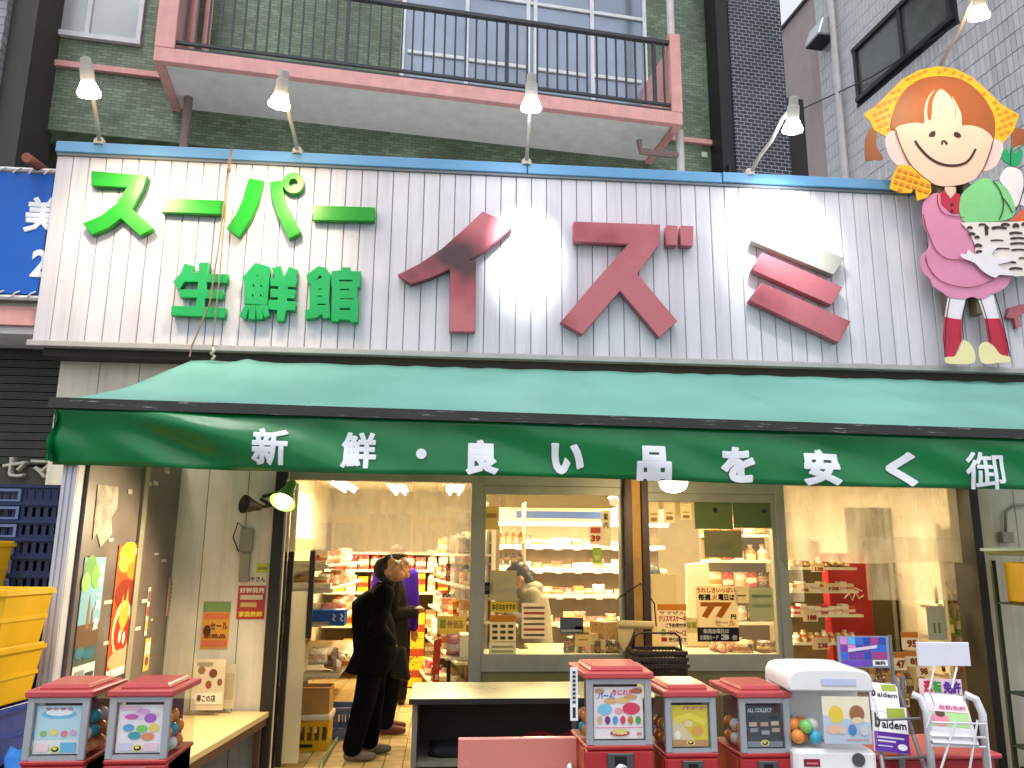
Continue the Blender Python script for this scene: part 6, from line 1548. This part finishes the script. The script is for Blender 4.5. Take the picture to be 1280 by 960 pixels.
gpaper('tall narrow strip at the right of the first window', (752, 638, 763, 683), '#e0d6b4', [('t', '案', .25, .72, .75, .92, '#4a3c2c'), ('t', '内', .25, .5, .75, .68, '#4a3c2c')])
gpaper('red and white price tag right on the first window', (737, 657, 752, 681), '#e2d4bc', [('t', '39', .1, .15, .9, .5, '#c03a2c', .06), ('r', .1, .6, .9, .9, '#d05a44')])
gpaper('lime green card right on the first window', (741, 684, 752, 704), '#a8bc4c', [('r', .2, .2, .8, .5, '#e0d890')])
gpaper('cream card near the foot of the first window', (719, 783, 738, 808), '#d8c48c', [('r', .1, .6, .9, .7, '#8a6a3c'), ('r', .2, .3, .8, .36, '#8a6a3c')])
gpaper('white framed photo strip at the foot of the first window', (700, 772, 729, 792), '#5f6670', [('r', .05, .1, .95, .25, '#c9c6b8')])
gpaper('left of the two dull green papers high on the second window', (869, 628, 915, 661), '#6c7a4c', [('e', .55, .7, .06, .1, '#3a2c20')])
gpaper('right of the two dull green papers high on the second window', (917, 629, 964, 660), '#66764a', [('r', .74, .62, .86, .74, '#3a3a2c')])
gpaper('grey green paper hung below the pair on the second window', (881, 663, 927, 697), '#8a8660', [('r', .2, .3, .7, .5, '#948f6a')])
for i, (r_, w_) in enumerate((((811, 623, 823, 655), 'left'), ((830, 623, 843, 653), 'middle'), ((851, 625, 864, 650), 'right'))):
    gpaper('cream tag with small print hung high on the second window, %s of three' % w_, r_, '#e4d4ac', [('r', .2, .1, .8, .25, '#a08a5c'), ('r', .2, .35, .8, .42, '#b8a070')])
gpaper('pale green sheet at the right of the second window', (938, 735, 966, 776), '#b4b48c', [('r', .1, .7, .9, .8, '#9a9a74'), ('r', .1, .4, .9, .5, '#a4a47c')])
gpaper('small cream slip beside the orange price poster', (918, 733, 936, 754), '#d8caa0', [('r', .2, .4, .8, .5, '#8a7c54')])
gpaper('yellow coupon slip left of the orange price poster', (857, 772, 872, 791), '#d8cc94', [('r', .1, .3, .45, .7, '#b8a83c'), ('r', .52, .3, .9, .7, '#a8b04c')])
wposter('price_poster', 'orange 77 yen price poster with black foot on the second window', 'poster', 872, 733, 921, 802, GY-.012, '#ead9b0',
        [('t', 'うれしさいっぱい', .02, .88, .96, .98, '#c8761c', .05), ('t', '毎週', .05, .74, .36, .86, '#1c1814', .05), ('t', '火', .39, .74, .52, .86, '#d88a1c', .05), ('t', '曜日は', .54, .74, .93, .86, '#1c1814', .05), ('t', '77', .10, .42, .86, .71, '#d07c14', .07), ('t', '円', .82, .40, .95, .49, '#1c1814', .05), ('t', 'セール', .42, .28, .92, .39, '#d8b060', .04), ('r', .0, .0, 1, .255, '#231d1a'), ('t', '毎週金曜日は', .14, .145, .76, .23, '#e8dcc8', .04), ('t', 'お買物カード', .06, .03, .5, .12, '#e8dcc8', .04), ('t', '3', .56, .03, .76, .13, '#f2e8d8', .07), ('t', '倍', .82, .03, .95, .12, '#e8dcc8', .04)], rough=.6)
wposter('cake_poster', 'hand drawn Christmas cake order notice on the second window', 'poster', 823, 755, 858, 806, GY-.012, '#ecdcbc',
        [('r', 0, .84, 1, 1, '#d8902c'), ('t', 'サマぜん', .05, .74, .95, .82, '#7c4a3c', .02), ('t', 'クリスマスケーキ', .03, .56, .97, .72, '#c0282c', .05), ('t', 'ご予約受付中', .25, .42, .96, .53, '#4a2420', .04), ('e', .18, .30, .10, .09, '#a8bc4c'), ('t', '10/10〜12', .35, .22, .95, .36, '#b8404c', .04), ('r', .1, .08, .3, .18, '#c83a2c'), ('t', '受付会まで', .35, .07, .95, .18, '#3a2a28', .03)], rough=.6)
# ---- vinyl curtains in the openings
M_vinyl = clear('cloudy_vinyl', (.97, .96, .92), haze=.45, hazec=(.70, .66, .54), refl=.08, rough=.12, noise=.2)
M_vinyl2 = clear('clear_vinyl', (.97, .96, .93), haze=.30, hazec=(.70, .66, .55), refl=.12, rough=.10, noise=.2)
def vinyl(name, label, r, Y, M, amp=.012, fr_=9.0, edge=0.0):
    a = atY(r[0], r[3], Y); b = atY(r[2], r[1], Y); n, m_ = 36, 10
    vs = []; fs = []
    for j in range(m_+1):
        for i in range(n+1):
            x = a.x+(b.x-a.x)*i/n; t = j/m_; z = b.z+(a.z-b.z)*t + (edge*math.sin(5*x)*t)
            vs.append((x, Y+amp*math.sin(fr_*x+1.5*t)*(.3+.7*t)+.4*amp*math.sin(2.7*fr_*x-2*t), z))
    for j in range(m_):
        for i in range(n): k = j*(n+1)+i; fs.append((k, k+n+1, k+n+2, k+1))
    o = MB().add(vs, fs).build(name, M, None, smooth=True)
    return tag(o, label, 'vinyl curtain')
vinyl('vinyl_curtain', 'cloudy vinyl sheet across the top of the left doorway', (352, 603, 592, 690), 6.47, M_vinyl, edge=.01)
vinyl('vinyl_curtain', 'clear vinyl strip hanging at the right of the left doorway', (562, 640, 590, 750), 6.455, M_vinyl2)
vinyl('vinyl_curtain', 'cloudy vinyl sheet across the top of the right doorway', (977, 608, 1196, 702), 6.47, M_vinyl, edge=.01)
vinyl('vinyl_curtain', 'lower vinyl sheet hanging right of centre in the right doorway', (1086, 672, 1190, 750), 6.445, M_vinyl2)
vinyl('vinyl_curtain', 'narrow vinyl strip at the left of the right doorway', (978, 640, 999, 752), 6.455, M_vinyl2)
for r_, lb in (((394, 654, 455, 694), 'left'), ((457, 643, 514, 689), 'middle'), ((515, 657, 562, 695), 'right')):
    vinyl('vinyl_patch', 'squarish cloudy vinyl patch on the doorway sheet, %s of three' % lb, r_, 6.44, M_vinyl2, .004)
# ---- right doorway: tiered shelf, red cooler, dark door
ts = thing('tier_shelf', 'four tier cream shelf of small packs in the right doorway', 'shelf unit')
tx0, tx1, ty = atY(990, 760, 7.35).x, atY(1075, 760, 7.35).x, 7.35
zt4 = [atY(1030, y, ty).z for y in (709, 738, 768, 803)]
for i, z in enumerate(zt4): box_part('shelf_board', M_sw, ts, tx0, ty, z-.025, tx1+.03*(i == 2), ty+.4, z)
box_part('back_panel', M_sd, ts, tx0, ty+.4, 0, tx1-.15, ty+.43, 1.75)
for i, z in enumerate(zt4):
    for k in range(9):
        kd = ('packet', 'carton', 'carton', 'jar')[i]; hgt = (.07, .06, .07, .08)[i]
        product(kd, (tx0+.05+k*.066, ty+.06, z), (.062, .10, hgt*(1+.3*(k % 3 == 1))), ('brown', 'white', 'white', 'cream')[i] if k % 4 else ('orange', 'cream', 'red', 'white')[i], 'on the %s tier of the right doorway shelf' % ('top', 'second', 'third', 'lowest')[i], 'small packs on the tier shelf')
for i, (r_, tx) in enumerate((((1014, 704, 1030, 715), '138'), ((997, 731, 1012, 741), '98'), ((1030, 729, 1050, 739), '128'), ((1004, 762, 1022, 777), '188'), ((1016, 797, 1036, 812), '238'))):
    pcard(*r_, 7.32, 'white price card marked %s %s of the tier shelf' % (tx, ('on the top board', 'at the left of the second board', 'at the right of the second board', 'on the third board', 'on the lowest board')[i]), tx, '#ecd8b4')
rcl = thing('red_cooler', 'red drinks cooler panel with white script behind the tier shelf', 'cooler')
a = atY(1050, 757, 7.9); b = atY(1086, 698, 7.9)
box_part('panel', mat('cooler_red', '#9e1420', .35), rcl, a.x-.1, 7.9, .2, b.x, 8.5, b.z+.05, bevel=.006)
cx_ = (a.x+b.x)/2-.02; cz_ = atY(1062, 748, 7.9).z
MB().tube([(cx_-.10, 7.895, cz_), (cx_-.05, 7.895, cz_+.05), (cx_-.02, 7.895, cz_-.02), (cx_+.02, 7.895, cz_+.06), (cx_+.05, 7.895, cz_), (cx_+.10, 7.895, cz_+.03)], .008, 6).build('script', M_sw, rcl, smooth=True)
MB().tube([(cx_-.06, 7.895, cz_+.07), (cx_+.02, 7.895, cz_+.10), (cx_+.09, 7.895, cz_+.07)], .006, 6).build('script', M_sw, rcl, smooth=True)
dd = thing('dark_door', 'dark glazed inner door behind the right doorway', 'door')
a = atY(1090, 900, 8.0); b = atY(1190, 900, 8.0)
box_part('leaf', mat('door_brown', '#5a4c26', .5), dd, a.x-.1, 8.0, 0, a.x+.30, 8.04, 2.1)
box_part('leaf', mat('door_dim', '#33301c', .3), dd, a.x+.34, 8.02, 0, b.x+.25, 8.06, 2.1)
box_part('stile', M_alu, dd, a.x+.30, 7.98, 0, a.x+.34, 8.06, 2.1)
bs = thing('bottle_shelf', 'cream shelf of bottles at the right jamb', 'shelf unit')
sx0, sy = atY(1176, 800, 7.0).x, 7.0
for z in (1.20, .93, .62): box_part('shelf_board', M_sw, bs, sx0, sy, z-.02, 4.42, sy+.35, z)
box_part('end_panel', M_sw, bs, 4.42, sy-.02, 0, 4.46, sy+.4, 1.9)
for i, z in enumerate((1.20, .93, .62)):
    for k in range(5): product('bottle', (sx0+.06+k*.085, sy+.07, z), (.075, .075, .22), ('brown', 'green', 'orange')[i] if k % 3 else 'dark', 'on the %s board of the jamb shelf' % ('top', 'middle', 'lowest')[i], 'bottles by the right jamb')
# display table with jars and orange price cards
dt = thing('display_table', 'display table of jars at the mouth of the right doorway', 'table')
dx0, dx1 = atY(1010, 850, 5.9).x, atY(1160, 850, 5.9).x
zt_ = atY(1130, 868, 5.9).z
box_part('top', M_sd, dt, dx0, 5.9, zt_-.03, dx1, 6.25, zt_)
for x in (dx0+.02, dx1-.06): box_part('leg', M_wood, dt, x, 5.95, 0, x+.04, 6.2, zt_-.03)
for k in range(11): product('jar', (dx0+.08+k*.083, 5.98+.05*(k % 2), zt_), (.075, .075, .13), ('brown', 'tan', 'orange')[k % 3], 'in the row on the display table', 'jars on the display table')
ds = thing('goods_stack', 'second row of dark jars behind on the display table', 'jars') if False else None
for k in range(6): product('jar', (dx1-.46+k*.075, 6.12, zt_+.0), (.07, .07, .24), ('dark', 'brown', 'tan')[k % 3], 'at the back of the display table', 'tall jars on the display table', extra='tall ')
for i, (r_, tx) in enumerate((((1128, 790, 1147, 812), '95'), ((1115, 815, 1132, 838), '47'), ((1132, 814, 1150, 833), '85'), ((1146, 826, 1160, 846), '98'), ((1126, 868, 1136, 884), '78'))):
    pcard(*r_, 5.86-.01*i, 'orange topped price card reading %s, %s on the display table' % (tx, ('highest', 'leftmost', 'middle', 'rightmost', 'lowest')[i]), tx)
wposter('wine_card', 'tall pale card with bottle drawings inside the right doorway', 'card', 1161, 758, 1181, 800, 6.6, '#d8d0b4', [('r', .3, .2, .42, .5, '#8a9a3c'), ('r', .55, .2, .67, .5, '#8a9a3c')])
# ================================================================== PEOPLE
def join(b, o, M=None):
    k = len(b.v)
    b.v += [tuple((M @ Vector(p)) if M else p) for p in o.v]; b.f += [tuple(i+k for i in f) for f in o.f]; return b
def loft(b, rings, n=16):
    """ellipses (centre, rx, ry) stacked upwards"""
    vs = []; fs = []
    for (c, rx, ry) in rings:
        for k in range(n): a = 2*math.pi*k/n; vs.append((c[0]+rx*math.cos(a), c[1]+ry*math.sin(a), c[2]))
    for i in range(len(rings)-1):
        for k in range(n): fs.append((i*n+k, i*n+(k+1) % n, (i+1)*n+(k+1) % n, (i+1)*n+k))
    fs.append(tuple(range(n-1, -1, -1))); m_ = (len(rings)-1)*n; fs.append(tuple(range(m_, m_+n)))
    return b.add(vs, fs)
def limb(b, pts, rs):
    b.tube(pts, rs, 12)
    for p, r in zip(pts, rs): b.ball(tuple(p), r*.99, n=12, m=8)
    return b
def fuse(b, name, M, parent, vox, smooth=4):
    o = b.build(name, M, parent, smooth=True)
    r = o.modifiers.new('fuse', 'REMESH'); r.mode = 'VOXEL'; r.voxel_size = vox; r.use_smooth_shade = True
    s = o.modifiers.new('soft', 'SMOOTH'); s.iterations = smooth; s.factor = .5
    return o
def headmat(c, yaw, tilt): return Matrix.Translation(c) @ Matrix.Rotation(yaw, 4, 'Z') @ Matrix.Rotation(-tilt, 4, 'Y') @ Matrix.Scale(1.10, 4)
def hand(b, w, d, side, curl=.5):
    """palm, four unequal fingers and a thumb off the side; w wrist, d pointing direction"""
    d = Vector(d).normalized(); up = Vector((0, 0, 1)); s = d.cross(up)
    s = s.normalized() if s.length > .1 else Vector((0, 1, 0)); t = s.cross(d)
    limb(b, [w, w+d*.05, w+d*.085], [.026, .034, .030])
    for k, L in enumerate((.062, .074, .070, .055)):
        o = w+d*.085+s*(-.027+.018*k)
        limb(b, [o, o+d*L*.5-t*.012*curl, o+d*L*.8-t*.035*curl], [.0095, .009, .0075])
    o = w+d*.03+s*(-.030*side); limb(b, [o, o+d*.035-s*(.018*side)-t*.01, o+d*.06-s*(.012*side)-t*.02], [.011, .010, .008])
SK = mat('skin', '#c08c62', .55, var=.06)
def person(label, loc, rz, J, top, topc, legc, shoec, hairc, hem=.62, hairlen=0, glasses=False, mask=False, vox=.009, topname='coat', hood=False, legs=True):
    T = thing('person', label, 'person', loc, rz)
    H = headmat(J['head'], J.get('hyaw', 0), J.get('htilt', 0))
    hb_ = MB()
    hb_.ball((0, 0, .012), .092, .074, .098, 18, 12); hb_.ball((.024, 0, -.048), .058, .056, .064, 14, 10); hb_.ball((.050, 0, -.090), .024, .028, .022, 10, 8)
    hb_.ball((.096, 0, -.022), .016, .012, .022, 8, 6); hb_.ball((.088, 0, -.060), .012, .022, .008, 8, 6); hb_.ball((.080, 0, .020), .016, .050, .014, 10, 6)
    for s in (-1, 1): hb_.ball((-.005, s*.076, -.012), .018, .009, .030, 8, 6)
    bd = MB(); join(bd, hb_, H)
    limb(bd, [J['neck'], J['head']+Vector((-.01, 0, -.05))], [.056, .052])
    loft(bd, [(J['pelvis']+Vector((0, 0, -.06)), .09, .13), (J['pelvis']+Vector((0, 0, .05)), .09, .13), (J['chest']+Vector((0, 0, -.1)), .09, .13), (J['chest'], .10, .15), (J['neck'], .06, .08)])
    for s, k in ((1, 'l'), (-1, 'r')):
        limb(bd, [J['sh_'+k], J['el_'+k], J['wr_'+k]], [.044, .036, .024])
        d = J['wr_'+k]-J['el_'+k]; hand(bd, J['wr_'+k]+d.normalized()*.01, J.get('hd_'+k, d), s)
        if legs: limb(bd, [J['hip_'+k], J['kn_'+k], J['an_'+k]], [.075, .05, .036])
    fuse(bd, 'body', SK, T, vox, 3)
    # eyes
    for s in (-1, 1): 
        e = MB(); e.ball((.083, s*.030, .0), .010, .014, .006, 8, 6); q = MB(); join(q, e, H); q.build('eye', mat('eye_dark', '#1c1512', .3), T, smooth=True)
    # hair
    hr = MB(); h1 = MB()
    h1.ball((-.020, 0, .038), .095, .083, .098, 18, 12); h1.ball((.045, .0, .085), .045, .05, .03, 12, 8); h1.ball((-.055, 0, -.015), .056, .072, .080, 14, 10)
    if hairlen: h1.ball((-.075, 0, -.055), .05, .06, .07, 12, 8); h1.ball((-.10, 0, -.02), .045, .045, .05, 12, 8)
    join(hr, h1, H); fuse(hr, 'hair', mat('hair_'+hairc.lstrip('#'), hairc, .45, var=.3, scale=60), T, .008, 3)
    if glasses:
        g_ = MB()
        for s in (-1, 1): g_.tube([(.098, s*.032+.022*math.cos(t*math.pi/5), .0+.018*math.sin(t*math.pi/5)) for t in range(11)], .004, 5); g_.tube([(.096, s*.055, .006), (.0, s*.080, .006)], .0025, 5)
        g_.tube([(.100, -.010, .004), (.100, .010, .004)], .0025, 5)
        q = MB(); join(q, g_, H); q.build('glasses', mat('spectacle_frame', '#c9c2b4', .3, metal=.5), T)
    if mask:
        g_ = MB(); g_.ball((.070, 0, -.055), .040, .056, .046, 14, 10); q = MB(); join(q, g_, H); q.build('mask', mat('mask_white', '#e4e0d8', .7), T, smooth=True)
    # top
    MT = mat('cloth_'+topc.lstrip('#'), topc, .95, var=.15, scale=8, bump=.3, bscale=90, spec=.1)
    tp = MB(); P_, C_h = J['pelvis'], J['chest']; hz = hem
    mid = P_.lerp(C_h, .5)
    hemc = J.get('hem', Vector((P_.x-.01, P_.y, hz)))
    loft(tp, [(hemc, .160*top, .20*top), (P_+Vector((0, 0, -.05)), .158*top, .195*top), (mid, .150*top, .18*top), (C_h, .126*top, .19*top), (C_h.lerp(J['neck'], .35), .116*top, .175*top), (C_h.lerp(J['neck'], .65), .100*top, .135*top), (C_h.lerp(J['neck'], .88), .080, .095), (J['neck']+Vector((0, 0, .01)), .066, .075)], 20)
    for k in ('l', 'r'): limb(tp, [J['sh_'+k], J['sh_'+k].lerp(J['el_'+k], .5), J['el_'+k], J['wr_'+k]], [.078*top, .070*top, .064*top, .048*top])
    if hood: tp.ball(tuple(J['neck']+Vector((-.08, 0, .0))), .10, .13, .06, 14, 8)
    tp.tube([J['neck']+Vector((0, 0, -.03)), J['neck']+Vector((.0, 0, .03))], [.085, .068], 14)
    fuse(tp, topname, MT, T, vox+.002, 5)
    if legs:
        ML = mat('cloth_'+legc.lstrip('#'), legc, .95, var=.15, scale=8, spec=.1)
        tr = MB(); loft(tr, [(P_+Vector((0, 0, -.16)), .12, .16), (P_+Vector((0, 0, .06)), .13, .17)])
        for k in ('l', 'r'): limb(tr, [J['hip_'+k], J['kn_'+k], J['an_'+k]+Vector((0, 0, .02))], [.108, .092, .080])
        fuse(tr, 'trousers', ML, T, vox+.003, 5)
        for k in ('l', 'r'):
            sh = MB(); a = J['an_'+k]; d = (J['to_'+k]-a); d.z = 0; d.normalize(); zf = min(a.z-.05, .04)
            limb(sh, [a+Vector((0, 0, -.02)), a-d*.03+Vector((0, 0, -.045)), a+d*.08+Vector((0, 0, -.05)), a+d*.16+Vector((0, 0, -.055))], [.040, .040, .040, .030])
            for i, v in enumerate(sh.v): sh.v[i] = (v[0], v[1], max(v[2], a.z-.09))
            fuse(sh, 'shoe', mat('shoe_'+shoec.lstrip('#'), shoec, .6), T, .008, 3)
    return T
V = Vector
def pose(lean=.0, chest=None, **k):
    J = dict(pelvis=V((0, 0, .88)), chest=V((.01, 0, 1.20)), neck=V((.01, 0, 1.36)), head=V((.035, 0, 1.475)),
             sh_l=V((0, .17, 1.30)), el_l=V((-.03, .22, 1.04)), wr_l=V((.03, .22, .80)), sh_r=V((0, -.17, 1.30)), el_r=V((-.03, -.22, 1.04)), wr_r=V((.03, -.22, .80)),
             hip_l=V((0, .085, .84)), kn_l=V((.02, .095, .47)), an_l=V((-.02, .10, .09)), to_l=V((.12, .11, .03)), hip_r=V((0, -.085, .84)), kn_r=V((.02, -.095, .47)), an_r=V((-.02, -.10, .09)), to_r=V((.12, -.11, .03)))
    J.update(k); return J
# front customer: seen from the side, looking up to the right
P = atZ(452, 948, 0)
person('customer in a long black coat gazing up in the doorway', (P.x, P.y, 0), R(8),
       pose(pelvis=V((.08, 0, .86)), chest=V((.115, 0, 1.17)), neck=V((.125, 0, 1.335)), head=V((.17, 0, 1.45)), htilt=R(44), hyaw=R(-28),
            sh_l=V((.11, .17, 1.27)), el_l=V((.04, .22, 1.02)), wr_l=V((.16, .20, .86)), sh_r=V((.11, -.17, 1.27)), el_r=V((.06, -.22, 1.02)), wr_r=V((.17, -.13, .90)), hd_r=V((.3, 1, -.5)),
            hip_l=V((.08, .08, .82)), kn_l=V((.08, .10, .46)), an_l=V((.06, .12, .09)), to_l=V((.2, .14, .03)), hip_r=V((.06, -.08, .82)), kn_r=V((.0, -.09, .46)), an_r=V((-.08, -.10, .09)), to_r=V((.08, -.1, .03)), hem=V((.02, 0, .66))),
       1.17, '#060607', '#070708', '#6f675c', '#080606', glasses=True)
P = atZ(487, 915, 0)
person('second customer in dark jacket with clasped hands behind the first', (P.x-.02, P.y, 0), R(2),
       pose(head=V((.05, 0, 1.47)), htilt=R(18), hyaw=R(-15), el_l=V((.02, .21, 1.06)), wr_l=V((.22, .06, 1.06)), el_r=V((.02, -.21, 1.06)), wr_r=V((.21, -.05, 1.05)), hd_l=V((.3, -.8, .3)), hd_r=V((.3, .8, .2))),
       .98, '#221e1a', '#100f14', '#7a4a40', '#1a1210', glasses=True)
bgx = thing('shoulder_bag', 'black shoulder bag hanging beside the second customer', 'bag')
A_ = atY(488, 800, P.y-.26); c_ = atY(510, 826, P.y-.26)
MB().hexa([(c_.x-.15, P.y-.32, c_.z-.14), (c_.x+.03, P.y-.32, c_.z-.17), (c_.x+.03, P.y-.22, c_.z-.17), (c_.x-.15, P.y-.22, c_.z-.14), (c_.x-.17, P.y-.30, c_.z+.14), (c_.x-.02, P.y-.30, c_.z+.12), (c_.x-.02, P.y-.24, c_.z+.12), (c_.x-.17, P.y-.24, c_.z+.14)]).build('pouch', mat('bag_black', '#100e10', .6), bgx, bevel=.03, segs=3)
q = atY(484, 745, P.y-.24)
MB().tube([(c_.x-.15, P.y-.27, c_.z+.13), (q.x, P.y-.22, q.z), (q.x-.06, P.y-.10, q.z+.13)], .012, 6).build('strap', _mats['bag_black'], bgx)
P = atY(493, 760, 9.3)
person('customer in a violet shirt seen from behind under the vinyl sheet', (P.x, 9.3, 0), R(80), pose(neck=V((.01, 0, 1.42)), head=V((.03, 0, 1.55)), chest=V((.01, 0, 1.26)), sh_l=V((0, .18, 1.36)), sh_r=V((0, -.18, 1.36))), 1.05, '#3a1f9a', '#2a2830', '#3a3430', '#5a3420', hem=.80, topname='shirt')
# clerk at the till, bent over her work, facing left
P = atY(668, 750, 7.75)
person('masked clerk in grey hoodie working behind the first window', (P.x+.02, 7.85, 0), R(182),
       pose(chest=V((.06, 0, 1.13)), neck=V((.10, 0, 1.29)), head=V((.16, 0, 1.385)), htilt=R(-22), sh_l=V((.05, .17, 1.22)), el_l=V((.08, .22, .98)), wr_l=V((.27, .10, 1.05)), sh_r=V((.05, -.17, 1.22)), el_r=V((.08, -.22, .98)), wr_r=V((.27, -.10, 1.05))),
       1.04, '#8b8878', '#2e2c2a', '#3a3836', '#080504', hem=.72, hairlen=1, mask=True, topname='hoodie', hood=True)
P = atY(818, 705, 7.95)
person('second clerk with dark hair lowered behind the cream board', (P.x, 7.95, -.12), R(170), pose(head=V((.04, 0, 1.49)), htilt=R(-30)), 1.0, '#6f7a5c', '#2e2c2a', '#3a3836', '#1c1a10', hem=.72, topname='apron_shirt')
# ================================================================== LABELS OF LOOK-ALIKES: ORDER FROM THE LEFT
ORDW = ['first', 'second', 'third', 'fourth', 'fifth', 'sixth', 'seventh', 'eighth', 'ninth', 'tenth', 'eleventh', 'twelfth', 'thirteenth', 'fourteenth', 'fifteenth', 'sixteenth', 'seventeenth', 'eighteenth', 'nineteenth', 'twentieth']
by = {}
for o in bpy.data.objects:
    if o.parent is None and 'label' in o and 'group' in o: by.setdefault(o['label'], []).append(o)
for lb, os_ in by.items():
    if len(os_) < 2 or 'navy plastic crate' in lb: continue
    def pxx(o):
        d = o.location-CAM; return d.dot(_r)/d.dot(_f)
    os_.sort(key=pxx)
    for i, o in enumerate(os_):
        if i < 20: o['label'] = (lb + ', %s from left' % ORDW[i]) if len(lb.split()) < 14 else (lb + ', %s' % ORDW[i])
